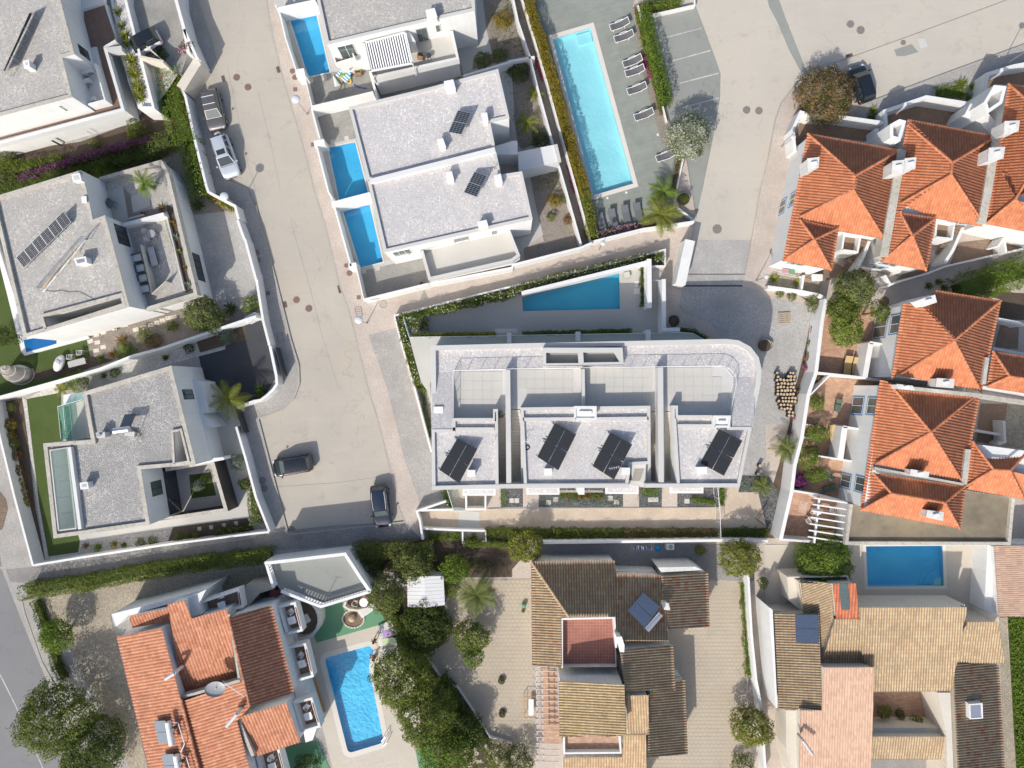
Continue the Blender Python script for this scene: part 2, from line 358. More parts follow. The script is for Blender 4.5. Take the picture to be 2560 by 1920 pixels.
M['leaf_gold']=leafmat('golden_leaves',[(.20,.16,.015),(.32,.26,.03),(.26,.14,.02),(.38,.32,.06)])
M['leaf_olive']=leafmat('olive_leaves',[(.10,.13,.035),(.17,.20,.055),(.24,.27,.08)])
M['leaf_rust']=leafmat('rusty_leaves',[(.20,.09,.03),(.30,.16,.05),(.16,.14,.04)])
M['leaf_red']=leafmat('green_and_coppery_leaves',[(.06,.09,.02),(.10,.13,.035),(.30,.14,.07),(.12,.15,.04),(.42,.24,.15)])
M['leaf_white']=leafmat('leaves_with_white_blossom',[(.07,.11,.03),(.13,.17,.05),(.62,.63,.50),(.10,.15,.04),(.70,.70,.58)])
M['leaf_dry']=leafmat('dry_brown_grass',[(.24,.17,.08),(.34,.26,.13),(.18,.14,.07)])
M['leaf_blue']=leafmat('blue_green_leaves',[(.12,.17,.12),(.20,.26,.19),(.28,.34,.26)])
M['fl_pink']=leafmat('pink_blossom',[(.55,.30,.36),(.68,.42,.48),(.45,.22,.30)])
M['fl_purple']=leafmat('purple_blossom',[(.22,.04,.20),(.34,.07,.30),(.16,.03,.14)])
M['fl_magenta']=leafmat('magenta_blossom',[(.42,.06,.22),(.55,.12,.32),(.30,.05,.18)])
M['fl_white']=leafmat('white_blossom',[(.65,.65,.55),(.78,.78,.68)])
M['fl_red']=leafmat('red_blossom',[(.60,.04,.03),(.75,.10,.08)])
M['fl_orange']=leafmat('orange_blossom',[(.75,.22,.06),(.80,.40,.12)])
M['fl_yellow']=leafmat('yellow_blossom',[(.70,.42,.03),(.80,.55,.08)])
M['bark']=plain('bark',(.16,.12,.08),.95,var=.4)
M['palm_trunk']=plain('palm_bark',(.22,.16,.10),.95,var=.4)
M['wood']=plain('oiled_wood',(.36,.20,.10),.7,var=.3)
M['wood_pale']=plain('pale_timber',(.55,.42,.27),.8,var=.2)
M['wood_grey']=plain('weathered_timber',(.42,.38,.32),.85,var=.25)
M['barrel']=plain('dark_barrel_side',(.05,.04,.035),.8,var=.3)
M['metal']=plain('galvanised_metal',(.55,.56,.57),.4,.8)
M['metal_white']=plain('white_metal',(.78,.78,.78),.4)
M['metal_dark']=plain('dark_metal',(.06,.065,.07),.45,.3)
M['rust']=plain('rusty_iron',(.24,.155,.13),.85,.2,var=.3)
M['iron']=plain('grey_iron',(.27,.245,.225),.8,.3,var=.3)
M['solar']=plain('solar_cells',(.018,.020,.026),.55,0,0,.2)
M['solar_blue']=plain('blue_solar_glass',(.06,.085,.14),.25,0,.6,.3)
M['solar_grey']=plain('grey_blue_collector',(.20,.24,.28),.3,0,.4,.2)
M['solar_frame']=plain('aluminium_frame',(.62,.63,.64),.35,.8)
M['steel']=plain('steel_tank',(.66,.67,.69),.28,.9)
M['plastic_white']=plain('white_plastic',(.76,.76,.75),.45)
M['plastic_grey']=plain('grey_plastic',(.33,.34,.35),.5)
M['plastic_black']=plain('black_plastic',(.03,.03,.032),.5)
M['mesh_fabric']=plain('charcoal_mesh_fabric',(.115,.115,.125),.85)
M['fabric_grey']=plain('grey_cushion_fabric',(.44,.43,.43),.95)
M['fabric_dark']=plain('dark_grey_fabric',(.13,.14,.15),.95)
M['fabric_white']=plain('white_fabric',(.78,.78,.77),.95)
M['fabric_tan']=plain('tan_cushion',(.50,.36,.17),.95)
M['fabric_green']=plain('dull_green_fabric',(.10,.14,.11),.95)
M['window']=plain('window_glass',(.10,.13,.13),.06,0,.5,.3)
M['window_dark']=plain('dark_window_glass',(.035,.045,.05),.06,0,.5)
M['frame_white']=plain('white_window_frame',(.78,.78,.77),.5)
M['blue_trim']=plain('blue_painted_trim',(.10,.27,.52),.6)
M['red_trim']=plain('dark_red_trim',(.20,.05,.05),.7)
M['ochre']=plain('ochre_band',(.56,.27,.07),.8)
M['glass']=glassy('greenish_glass',(.80,.93,.89),.03,.78)
M['glass_rail']=glassy('clear_green_glass',(.66,.90,.82),.03,.70)
M['water_blue']=watermat('pool_water',(.60,.93,1.0),.10)
M['water_turq']=watermat('turquoise_pool_water',(.70,.97,1.0),.12)
M['water_teal']=watermat('teal_pool_water',(.62,.93,.98),.05)
M['water_rip']=watermat('rippled_pool_water',(.58,.93,1.0),.5,3.5)
M['pt_blue']=pooltile('blue_pool_tile',(.13,.42,.64),(.17,.48,.68),.12)
M['pt_turq']=pooltile('turquoise_pool_tile',(.50,.66,.70),(.58,.72,.75),.1)
M['pt_teal']=pooltile('teal_pool_tile',(.12,.42,.56),(.14,.46,.60))
M['pt_rip']=pooltile('rippled_blue_pool_tile',(.14,.46,.68),(.22,.56,.76),.45)
M['skin']=plain('tanned_skin',(.33,.15,.09),.6)
M['hair']=plain('dark_hair',(.03,.02,.018),.7)
M['lamp_glass']=plain('milky_lamp_globe',(.60,.63,.65),.25)
# ---------------------------------------------------------------- builders
rng=np.random.default_rng(7);random.seed(7)
def P3(tile,s):
 x0,y0,k=O(tile);out=[]
 for t in s.split():
  a,b,z=t.split(',');out.append(Vector((*wpt(x0+float(a)*k,y0+float(b)*k,float(z)),float(z))))
 return out
def cen(poly):return (sum(p[0] for p in poly)/len(poly),sum(p[1] for p in poly)/len(poly))
POOLS=[];SHN=[0]
def sheet(name,poly,z,mat,kind='structure',holes=(),parent=None,pools=True,label=None):
 hs=list(holes)
 if pools:
  for q in POOLS:
   if inside(cen(q),poly):hs.append(q)
 SHN[0]+= 1;o=MB().flat(poly,z+SHN[0]*.0003,0,hs).build(name,mat,parent,kind=kind,label=label);return o
def rounded(poly,r,n=5):
 out=[];p=[Vector(v) for v in poly];k=len(p)
 for i in range(k):
  a=(p[i-1]-p[i]);c=(p[(i+1)% k]-p[i]);rr=min(r,a.length*.45,c.length*.45)
  s_,e=p[i]+a.normalized()*rr,p[i]+c.normalized()*rr
  for j in range(n+1):
   t=j/n;q=s_*(1-t) ** 2+p[i]*2*t*(1-t)+e*t*t;out.append((q.x,q.y))
 return out
def pool(label,poly,water,tile,z=0.0,cop=.32,depth=.62,level=-.14,shal=None,copmat='coping',r=.0):
 """basin with floor and walls, a water surface and a ring of coping"""
 p=ccw(rounded(poly,r) if r else poly);c=cen(p)
 t=thing('swimming_pool',label,'swimming pool',(*c,z))
 b=MB().flat(p,z-depth,0);b.sides(p,z-depth,z-.0,0,out=False);b.build('basin',M[tile],t)
 MB().flat(inset(p,.01),z+level).build('water',M[water],t)
 if cop:MB().prism(inset(p,-cop),z-.1,z+.035,0,holes=[p]).build('coping',M[copmat],t)
 return t
def flatvilla(name,label,poly,zt,zr,t=.3,base=0,wall='white',roof='gravel_roof',cap='cap',holes=(),group=None,cat='building',parent=None,over=0,partname='roof'):
 """flat-roofed block: walls, raised parapet with coping, gravel roof inside; holes are open courts"""
 p=ccw(poly);root=parent or thing(name,label,cat,(*cen(p),0),group=group);hs=[ccw(h) for h in holes]
 ip=inset(p,t);w=MB().sides(p,base,zt-.06,0);cp=MB()
 cp.sides(inset(p,-.03),zt-.06,zt,0);ring=[ip]
 vs,fs=tri(inset(p,-.03),[ip]);cp.add([(x,y,zt) for x,y in vs],fs)
 cp.sides(ip,zr,zt,0,out=False)
 for h in hs:w.sides(h,base,zr,0,out=False)
 w.build('wall',M[wall],root);cp.build('parapet',M[cap],root)
 MB().flat(ip,zr,0,[ccw(h) for h in hs]).build(partname,M[roof],root);return root
def gwall(label,pts,z1,t=.22,z0=0,mat='white',name='garden_wall',cat='wall',closed=False,cap=None,group=None,parent=None):
 m=MB().strip(pts,t,z0,z1,0,0,closed);zt=z1 if not callable(z1) else None
 if parent is not None:o=m.build(name,M[mat],parent)
 else:
  root=thing(name,label,cat,(*pts[0],0),group=group);m.build('wall_face',M[mat],root);o=root
 if cap:MB().strip(pts,t+.06,(zt or 0),(zt or 0)+.05,0,0,closed).build('coping',M[cap],o if parent is None else parent)
 return o
def kerb(name,pts,z=.1,t=.14,label=None):
 """kerb stones laid one by one, joints between them"""
 m=MB();pts=[Vector(p) for p in pts]
 for a,b in zip(pts,pts[1:]):
  L=(b-a).length;n=max(1,round(L/1.0));d=(b-a)/n;ang=math.atan2(d.y,d.x)
  for i in range(n):
   c=a+d*(i+.5);m.box((c.x,c.y,z/2),(d.length-.015,t,z+random.uniform(-.006,.006)),ang)
 o=m.build(name,M['kerb']);o['kind']='structure';return o
# --- clay tile roofs
def tile_face(parent,pts,mat,name='roof_tiles',rib=.27,course=.37,amp=.055,th=.035,lift=.05):
 """corrugated tiles; pts[0]->pts[1] runs along the eave, polygon monotone along it"""
 P_=[Vector(p) for p in pts];nrm=Vector((0,0,0))
 for i in range(1,len(P_)-1):nrm+= (P_[i]-P_[0]).cross(P_[i+1]-P_[0])
 if nrm.z<0:nrm=-nrm
 nrm.normalize();u=(P_[1]-P_[0]);u=(u-nrm*u.dot(nrm)).normalized();w=nrm.cross(u)
 q=[((p-P_[0]).dot(u),(p-P_[0]).dot(w)) for p in P_]
 if sum(b for a,b in q)<0:u=-u;w=-w;q=[(-a,-b) for a,b in q]
 us=[a for a,b in q];ws=[b for a,b in q];u0,u1,w0,w1=min(us),max(us),min(ws),max(ws)
 ph=[0,.15,.3,.45,.6,.8];g=[]
 k=math.floor(u0/rib)
 while k*rib<u1:
  g+= [(k+t)*rib for t in ph];k+= 1
 g=sorted(set([round(x,4) for x in g if u0<x<u1]+[round(x,4) for x in us]));g=[x for i,x in enumerate(g) if i== 0 or x-g[i-1]>.003]
 lo=[];hi=[]
 for x in g:
  c=[]
  for (a,b),(a2,b2) in zip(q,q[1:]+q[:1]):
   if abs(a2-a)<1e-6:
    if abs(x-a)<.004:c+= [b,b2]
   elif min(a,a2)-1e-3<= x<= max(a,a2)+1e-3:
    c.append(b+(b2-b)*(x-a)/(a2-a))
  lo.append(min(c) if c else 0);hi.append(max(c) if c else 0)
 g=np.array(g);lo=np.array(lo);hi=np.array(hi);t=(g/rib)% 1
 hh=np.where(t<.6,amp*np.sin(np.pi*t/.6),-.45*amp*np.sin(np.pi*(t-.6)/.4))
 nc=max(1,int(math.ceil((w1-w0)/course)));rows=[];uvr=[]
 for j in range(nc):
  for s_ in (0,1):rows.append((w0+(j+s_)*course,th*(1-s_)));uvr.append(j+(.01 if s_== 0 else .99))
 W=np.array([r[0] for r in rows])[:,None];Z=np.array([r[1] for r in rows])[:,None]
 wc=np.clip(W,lo[None,:],hi[None,:]);jit=rng.normal(0,.004,wc.shape)
 Hh=hh[None,:]+Z+jit+lift
 U=np.broadcast_to(g[None,:],wc.shape)
 base=np.array(P_[0]);V=base+U[...,None]*np.array(u)+wc[...,None]*np.array(w)+Hh[...,None]*np.array(nrm)
 R,C=wc.shape;V=V.reshape(-1,3)
 ri,ci=np.meshgrid(np.arange(R-1),np.arange(C-1),indexing='ij')
 ok=np.ones_like(ri,bool)
 span=np.maximum(np.abs(wc[1:,:-1]-wc[:-1,:-1]),np.abs(wc[1:,1:]-wc[:-1,1:]))
 riser=(ri% 2== 1)
 ins=(W[:-1]>= np.minimum(lo[:-1],lo[1:])[None,:]-1e-4) & (W[:-1]<= np.maximum(hi[:-1],hi[1:])[None,:]+1e-4)
 ok=np.where(riser,ins,span>1e-4)
 a=(ri*C+ci)[ok];Fq=np.stack([a,a+1,a+C+1,a+C],1)
 uu=(U/rib+.2).reshape(-1);vv=np.broadcast_to(np.array(uvr)[:,None],wc.shape).reshape(-1)
 me=npmesh(name,V-np.array(absloc(parent)),Fq,M[mat],smooth=False)
 uv=me.uv_layers.new(name='UVMap');fi=Fq.reshape(-1)
 # keep each tile inside its own uv cell
 vq=vv[Fq];rs=riser[ok];vq[rs]=vq[rs].max(1,keepdims=True)
 uq=uu[Fq];base_=np.floor(uq.mean(1,keepdims=True));uq=np.clip(uq,base_+.001,base_+.999)
 uv.data.foreach_set('uv',np.stack([uq.reshape(-1),vq.reshape(-1)],1).astype(np.float32).reshape(-1))
 o=link(name,me,parent);o['kind']='stuff';return o
def absloc(p):
 off=Vector((0,0,0))
 while p is not None:off+= Vector(p.location);p=p.parent
 return off
def npmesh(name,V,Fq,mat,smooth=False):
 me=bpy.data.meshes.new(name);n=len(Fq);k=Fq.shape[1]
 me.vertices.add(len(V));me.vertices.foreach_set('co',np.asarray(V,np.float32).reshape(-1))
 me.loops.add(n*k);me.loops.foreach_set('vertex_index',Fq.astype(np.int32).reshape(-1))
 me.polygons.add(n);me.polygons.foreach_set('loop_start',np.arange(0,n*k,k,dtype=np.int32));me.polygons.foreach_set('loop_total',np.full(n,k,np.int32))
 me.materials.append(mat);me.update(calc_edges=True);me.validate();return me
def ridge(parent,a,b,mat,r=.12,name='ridge_tiles'):
 m=MB();a=Vector(a);b=Vector(b);d=b-a;n=max(1,round(d.length/.42));u=d.normalized()
 s_=u.cross(Vector((0,0,1))).normalized();up=s_.cross(u)
 for i in range(n):
  p0=a+d*(i/n)+up*.05;p1=a+d*((i+1.08)/n)+up*.03;V=[]
  for c,rr in ((p0,r*1.08),(p1,r*.92)):
   for k in range(6):
    t=math.pi*k/5;V.append(c+s_*math.cos(t)*rr+up*math.sin(t)*rr*.9)
  m.add(V,[(k,k+1,k+7,k+6) for k in range(5)])
 o=m.build(name,M[mat],parent);o['kind']='stuff';uv=o.data.uv_layers.new(name='UVMap')
 k=len(o.data.loops);ids=np.repeat(np.arange(k// 20+1),20)[:k]
 uv.data.foreach_set('uv',np.stack([ids*3+.5,np.full(k,.5)],1).astype(np.float32).reshape(-1));return o
def rooftop(parent,tile,faces,mat,ridges=(),**kw):
 for f in faces:tile_face(parent,P3(tile,f),mat,**kw)
 for r in ridges:
  a,b=P3(tile,r);ridge(parent,a,b,kw.get('rmat',mat))
# --- windows found by casting the picture ray onto a wall plane
def on_wall(A,B,px,py):
 dx,dy=B[0]-A[0],B[1]-A[1];rx,ry=(px-1280)/FPX,(960-py)/FPX
 # point = r*(H-z); cross(point-A, d)=0
 k=(A[0]*dy-A[1]*dx)/(rx*dy-ry*dx);z=CAMH-k;X,Y=rx*k,ry*k
 return ((X-A[0])*dx+(Y-A[1])*dy)/(dx*dx+dy*dy),z
def window(parent,A,B,t0,t1,z0,z1,glass='window',frame='frame_white',trim=None,bars=1,out=1,name='window',fw=.05):
 A=Vector(A);B=Vector(B);d=(B-A);L=d.length;d.normalize();nrm=Vector((d.y,-d.x))
 if nrm.dot(A)>0:nrm=-nrm
 def q(t,z,o_):v=A+d*(t*L)+nrm*o_;return (v.x,v.y,z)
 e=fw/L
 def ring(m,a0,a1,b0,b1,w,o0,o1):
  for (s0,s1,r0,r1) in ((a0-w/L,a1+w/L,b0-w,b0),(a0-w/L,a1+w/L,b1,b1+w),(a0-w/L,a0,b0,b1),(a1,a1+w/L,b0,b1)):
   V=[q(s0,r0,o0),q(s1,r0,o0),q(s1,r1,o0),q(s0,r1,o0),q(s0,r0,o1),q(s1,r0,o1),q(s1,r1,o1),q(s0,r1,o1)]
   m.add(V,[(4,5,6,7),(0,1,5,4),(1,2,6,5),(2,3,7,6),(3,0,4,7)])
 m=MB();ring(m,t0+e,t1-e,z0+fw,z1-fw,fw,0,.035)
 for i in range(1,bars+1):
  t=t0+(t1-t0)*i/(bars+1);V=[]
  for o_ in (0,.04):
   V+= [q(t-e/2,z0+fw,o_),q(t+e/2,z0+fw,o_),q(t+e/2,z1-fw,o_),q(t-e/2,z1-fw,o_)]
  m.add(V,[(4,5,6,7),(0,1,5,4),(1,2,6,5),(2,3,7,6),(3,0,4,7)])
 w=m.build(name,M[frame],parent)
 g=MB();g.add([q(t0+e,z0+fw,.012),q(t1-e,z0+fw,.012),q(t1-e,z1-fw,.012),q(t0+e,z1-fw,.012)],[(0,1,2,3)]);g.build('pane',M[glass],w)
 if trim:mm=MB();ring(mm,t0,t1,z0,z1,.13,0,.022);mm.build('surround',M[trim],w)
 return w
def winpx(parent,A,B,tile,s,zmin=0,zmax=9,**kw):
 x0,y0,k=O(tile);r=[on_wall(A,B,x0+float(t.split(',')[0])*k,y0+float(t.split(',')[1])*k) for t in s.split()]
 t0,t1=min(a for a,b in r),max(a for a,b in r);z0,z1=min(b for a,b in r),max(b for a,b in r)
 return window(parent,A,B,t0,t1,max(z0,zmin),min(zmax,max(z1,zmin+.3)),**kw)
# --- foliage
def leafquads(P0,N,size,flat=.35,jit=.5,aspect=.5):
 n=len(P0);N=N+rng.normal(0,jit,(n,3));N[:,2]+= flat;N /= np.linalg.norm(N,axis=1,keepdims=True)+1e-9
 T=rng.normal(0,1,(n,3));T -= N*(T*N).sum(1,keepdims=True);T /= np.linalg.norm(T,axis=1,keepdims=True)+1e-9
 B=np.cross(N,T);s_=size*rng.uniform(.6,1.35,(n,1))
 a=P0-T*s_*.5;c=P0+T*s_*.5-N*s_*.12;b=P0+B*s_*aspect*.5+N*s_*.05;d=P0-B*s_*aspect*.5+N*s_*.05
 V=np.stack([a,b,c,d],1).reshape(-1,3);return V,np.arange(n*4).reshape(-1,4)
def leafobj(name,P0,N,size,mat,parent,**kw):
 V,Fq=leafquads(np.asarray(P0),np.asarray(N),size,**kw)
 me=npmesh(name,V-np.array(absloc(parent)),Fq,M[mat]);o=link(name,me,parent);return o
def blobpts(blobs,dens,lump=.16,deep=.4,low=-.35):
 Ps=[];Ns=[];B=np.array([(b[0],b[1],b[2],b[3],(b[4] if len(b)>4 else b[3])) for b in blobs])
 for i,(x,y,z,r,rz) in enumerate(B):
  n=max(30,int(dens*2.6*4*math.pi*r*(r+2*rz)/3));d=rng.normal(0,1,(n,3));d /= np.linalg.norm(d,axis=1,keepdims=True)
  d=d[d[:,2]>low];n=len(d);ph=rng.uniform(0,6.28,6)
  f=1+lump*(np.sin(d[:,0]*5+ph[0])*np.sin(d[:,1]*6+ph[1])+.6*np.sin(d[:,0]*11+ph[2]+d[:,2]*7)*np.sin(d[:,1]*12+ph[3]))-deep*rng.random(n) ** 2.2
  p=np.stack([x+d[:,0]*r*f,y+d[:,1]*r*f,z+d[:,2]*rz*f],1);keep=np.ones(n,bool)
  for j,c in enumerate(B):
   if j== i:continue
   q=((p[:,0]-c[0])/c[3]) ** 2+((p[:,1]-c[1])/c[3]) ** 2+((p[:,2]-c[2])/c[4]) ** 2;keep &= q>.55
  Ps.append(p[keep]);Ns.append(d[keep])
 return np.concatenate(Ps),np.concatenate(Ns)
def crown_blobs(x,y,z,r,rz,n=9,spread=.62,k=.5):
 bl=[(x,y,z,r*.72,rz*.8)];a0=random.uniform(0,6.28)
 for i in range(n):
  a=a0+i*2.4;d=r*spread*random.uniform(.75,1.12);s_=r*k*random.uniform(.7,1.15)
  bl.append((x+d*math.cos(a),y+d*math.sin(a),z+rz*random.uniform(-.35,.35),s_,s_*.8))
 for i in range(max(2,n// 3)):
  a=random.uniform(0,6.28);d=r*.3;s_=r*.38;bl.append((x+d*math.cos(a),y+d*math.sin(a),z+rz*.55,s_,s_*.8))
 return bl
def plant(name,label,cat,xy,h,r,mat='leaf',trunk=None,n=9,leaf=.16,dens=45,flowers=None,fl_n=60,fl_size=.12,group=None,z=0,lump=.16,rz=None,spread=.62,k=.5,oval=None,deep=.4):
 """a tree (trunk given) or a bush; xy is the crown centre on the ground plan"""
 root=thing(name,label,cat,(xy[0],xy[1],z),group=group);rz=rz or (r*.75 if trunk is not None else h*.55);zc=z+h-rz
 bl=crown_blobs(xy[0],xy[1],zc,r,rz,n,spread,k)
 if oval:ca,sa,ex=math.cos(oval[0]),math.sin(oval[0]),oval[1];bl=[(xy[0]+((b[0]-xy[0])*ca+(b[1]-xy[1])*sa)*ex*ca-(-(b[0]-xy[0])*sa+(b[1]-xy[1])*ca)*sa,xy[1]+((b[0]-xy[0])*ca+(b[1]-xy[1])*sa)*ex*sa+(-(b[0]-xy[0])*sa+(b[1]-xy[1])*ca)*ca,*b[2:]) for b in bl]
 if trunk is not None or h>.8:
  tr=trunk if trunk is not None else .04;m=MB();base=Vector((xy[0],xy[1],z));top=Vector((xy[0],xy[1],zc-rz*.1))
  mid=base.lerp(top,.5)+Vector((random.uniform(-.1,.1)*r,random.uniform(-.1,.1)*r,0));m.tube(base,mid,tr,7,r2=tr*.8);m.tube(mid,top,tr*.8,7,r2=tr*.45)
  for b in bl[1:7]:m.tube(mid.lerp(top,random.uniform(.1,.7)),Vector((b[0],b[1],b[2])),tr*.45,5,r2=tr*.14)
  m.build('trunk' if trunk is not None else 'stems',M['bark'],root)
 p,q=blobpts(bl,dens,lump,deep);p[:,2]=np.maximum(p[:,2],z+.02)
 leafobj('crown' if trunk is not None else 'foliage',p,q,leaf,mat,root)
 if flowers:
  idx=rng.choice(len(p),min(fl_n,len(p)),replace=False);ii=idx[q[idx,2]>-.1]
  leafobj('blossom',p[ii]+q[ii]*.05,q[ii],fl_size,flowers,root,flat=.8,aspect=.9)
 return root
def hedge(label,pts,w,h,mat='leaf',z=0,leaf=.14,dens=60,flowers=None,fl_n=100,fl_size=.12,name='hedge',cat='hedge',group=None,rough=.14,parent=None,top_fl=False,round_=.25):
 """clipped strip of leaves along a polyline: top and both sides, uneven surface"""
 pts=[Vector(p) for p in pts];root=parent or thing(name,label,cat,(*pts[0],z),group=group)
 Ps=[];Ns=[];ph=rng.uniform(0,6.28,4)
 for i,(a,b) in enumerate(zip(pts,pts[1:])):
  L=(b-a).length;d=(b-a).normalized();nr=Vector((-d.y,d.x));per=w+2*h;n=int(L*per*dens*2.2)+4
  s_=rng.random(n);u=rng.random(n)*per;ext=w*.25
  side=np.where(u<h,-1,np.where(u<h+w,0,1));off=np.where(side== 0,u-h-w/2,side*w/2);zz=np.where(side==-1,u,np.where(side== 0,h,u-h-w))
  al=-ext+s_*(L+2*ext)
  bmp=rough*(np.sin(al*2.3+ph[0]+off*3)+.7*np.sin(al*5.1+ph[1]+zz*4)+.6*np.sin(al*9+off*8+ph[2]))*.6+rng.normal(0,rough*.35,n)
  nx=np.where(side== 0,0,side);nz=np.where(side== 0,1.,.25)
  dep=-abs(rng.normal(0,.09,n));sh=1-round_*np.where(side== 0,0,(zz/h) ** 3)
  offp=off*sh+nx*(bmp+dep);zp=zz+np.where(side== 0,bmp+dep-round_*h*.35*(2*np.abs(off)/w) ** 3,0)
  x=a.x+d.x*al+nr.x*offp;y=a.y+d.y*al+nr.y*offp
  Ps.append(np.stack([x,y,z+np.maximum(zp,.02)],1));Ns.append(np.stack([nr.x*nx,nr.y*nx,nz],1))
 p=np.concatenate(Ps);q=np.concatenate(Ns);leafobj('foliage',p,q,leaf,mat,root)
 m=MB();m.strip([(v.x,v.y) for v in pts],w*.5,z,z+h*.6,0,0);m.build('twigs',M['leaf_dark'],root)
 if flowers:
  c=np.where(q[:,2]>.9)[0] if top_fl else np.arange(len(p));idx=rng.choice(c,min(fl_n,len(c)),replace=False)
  leafobj('blossom',p[idx]+np.array([0,0,.05]),q[idx],fl_size,flowers,root,flat=.8,aspect=.9)
 return root
def rosette(name,label,cat,xy,r,mat='leaf_lime',n=26,w=.06,h=.4,z=0,group=None,stem=0,parent=None,up=.55):
 root=parent or thing(name,label,cat,(xy[0],xy[1],z),group=group);V=[];Fc=[]
 for i in range(n):
  a=i*2.39996+random.uniform(-.15,.15);f=(i+1)/n;L=r*random.uniform(.75,1.08);lift=(1-f)*1.2*up+.12;b=len(V)
  dx,dy=math.cos(a),math.sin(a);sx,sy=-dy,dx
  for t,ww in ((.05,.7),(.4,1),(.75,.7),(1,.08)):
   d=L*t*(1-lift*.25);zz=z+stem+.04+h*(lift*t*1.5-t*t*(.75 if f>.5 else .3));zz=max(zz,z+.02)
   V+= [(xy[0]+dx*d+sx*w*ww,xy[1]+dy*d+sy*w*ww,zz),(xy[0]+dx*d-sx*w*ww,xy[1]+dy*d-sy*w*ww,zz)]
  Fc+= [(b,b+1,b+3,b+2),(b+2,b+3,b+5,b+4),(b+4,b+5,b+7,b+6)]
 me=npmesh('leaves',np.array(V)-np.array(absloc(root)),np.array(Fc),M[mat]);link('leaves',me,root)
 if stem:MB().tube((xy[0],xy[1],z),(xy[0],xy[1],z+stem+.05),.07,7).build('stem',M['palm_trunk'],root)
 return root
def palm(label,xy,h,r,n=18,mat='leaf_bright',name='palm_tree',z=0,group=None,leaflet=.5,droop=.8,tr=.16,fan=False):
 root=thing(name,label,'palm',(xy[0],xy[1],z),group=group);m=MB()
 m.tube((xy[0],xy[1],z),(xy[0],xy[1],z+h),tr*1.2,9,r2=tr);m.build('trunk',M['palm_trunk'],root);V=[];Fc=[]
 for i in range(n):
  a=i*2.39996+random.uniform(-.2,.2);f=i/n;L=r*random.uniform(.82,1.08);el=1.1-1.25*f;dx,dy=math.cos(a),math.sin(a)
  bd=random.uniform(-.28,.28)*L
  def pt(t):d=L*t*(math.cos(el*.6)*.3+.7);return np.array([xy[0]+dx*d-dy*bd*t*t,xy[1]+dy*d+dx*bd*t*t,z+h+.1+L*(math.sin(el)*t*.75-droop*t*t*(.45+.3*f))])
  K=20
  for k in range(1,K+1):
   t=k/K;p=pt(t);p0=pt(t-.04);d=p-p0;d /= np.linalg.norm(d)+1e-9;s_=np.array([-dy,dx,0.]);ll=leaflet*math.sin(math.pi*(.12+.86*t)) ** .7*r/2.0+.04
   for sg in (-1,1):
    tip=p+s_*sg*ll*.85+d*ll*.55+np.array([0,0,-ll*.35]);wv=d*(.022*r/1.6+.006);b=len(V)
    V+= [p-wv,p+wv,tip+wv*.2,tip-wv*.2];Fc.append((b,b+1,b+2,b+3))
  for k in range(5):
   p,q=pt(k/5),pt((k+1)/5);s_=np.array([-dy,dx,0.])*.018;b=len(V);V+= [p-s_,p+s_,q+s_,q-s_];Fc.append((b,b+1,b+2,b+3))
 me=npmesh('fronds',np.array(V)-np.array(absloc(root)),np.array(Fc),M[mat]);link('fronds',me,root);return root
# --- paving slabs laid as real pieces
def slabs(parent,poly,w,h,rot,mat,z,th=.03,gap=.012,name='paving_slab',maxn=300,off=0,origin=None):
 o0=origin or poly[0];c,s_=math.cos(rot),math.sin(rot);loc=[((x-o0[0])*c+(y-o0[1])*s_,-(x-o0[0])*s_+(y-o0[1])*c) for x,y in poly]
 x0,x1=min(a for a,b in loc),max(a for a,b in loc);y0,y1=min(b for a,b in loc),max(b for a,b in loc)
 me=None;n=0;rest=MB();items=[]
 j0=math.floor(y0/h)
 for j in range(j0,math.ceil(y1/h)):
  for i in range(math.floor(x0/w)-1,math.ceil(x1/w)+1):
   cx,cy=(i+.5+(off if j% 2 else 0))*w,(j+.5)*h
   if all(inside((cx+a*w*.46,cy+b*h*.46),loc) for a in (-1,1) for b in (-1,1)):
    items.append((o0[0]+cx*c-cy*s_,o0[1]+cx*s_+cy*c))
 items.sort(key=lambda q:q[0] ** 2+q[1] ** 2);bx=MB().box((0,0,0),(w-gap,h-gap,th));me=mesh_of(name,bx.V,bx.F,[M[mat]])
 off_=absloc(parent)
 for k,(x,y) in enumerate(items):
  zz=z+random.uniform(-.003,.003)
  if k<maxn:link(name,me,parent,(x-off_.x,y-off_.y,zz-off_.z),rot)
  else:rest.box((x,y,zz),(w-gap,h-gap,th),rot)
 if rest.V:rest.build(name,M[mat],parent,kind='stuff')
def hexes(parent,polys,r,mat,z,rot=0,name='paving_stone',maxn=300,holes=()):
 items=[];dx=r*math.sqrt(3);dy=r*1.5
 for poly in polys:
  x0,x1=min(p[0] for p in poly),max(p[0] for p in poly);y0,y1=min(p[1] for p in poly),max(p[1] for p in poly)
  for j in range(int((y1-y0)/dy)+2):
   for i in range(int((x1-x0)/dx)+2):
    x,y=x0+(i+(.5 if j% 2 else 0))*dx,y0+j*dy
    if inside((x,y),poly) and not any(inside((x,y),h) for h in holes):items.append((x,y))
 items.sort(key=lambda q:q[0] ** 2+q[1] ** 2)
 hx=[(math.cos(math.pi/6+k*math.pi/3)*(r-.012),math.sin(math.pi/6+k*math.pi/3)*(r-.012)) for k in range(6)]
 b=MB().prism(hx,-.02,.0);me=mesh_of(name,b.V,b.F,[M[mat]]);off_=absloc(parent);rest=MB()
 for k,(x,y) in enumerate(items):
  zz=z+random.uniform(-.004,.004)
  if k<maxn:link(name,me,parent,(x-off_.x,y-off_.y,zz-off_.z))
  else:rest.add([(x+a,y+b_,zz) for a,b_ in hx],[tuple(range(6))])
 if rest.V:rest.build(name,M[mat],parent,kind='stuff')
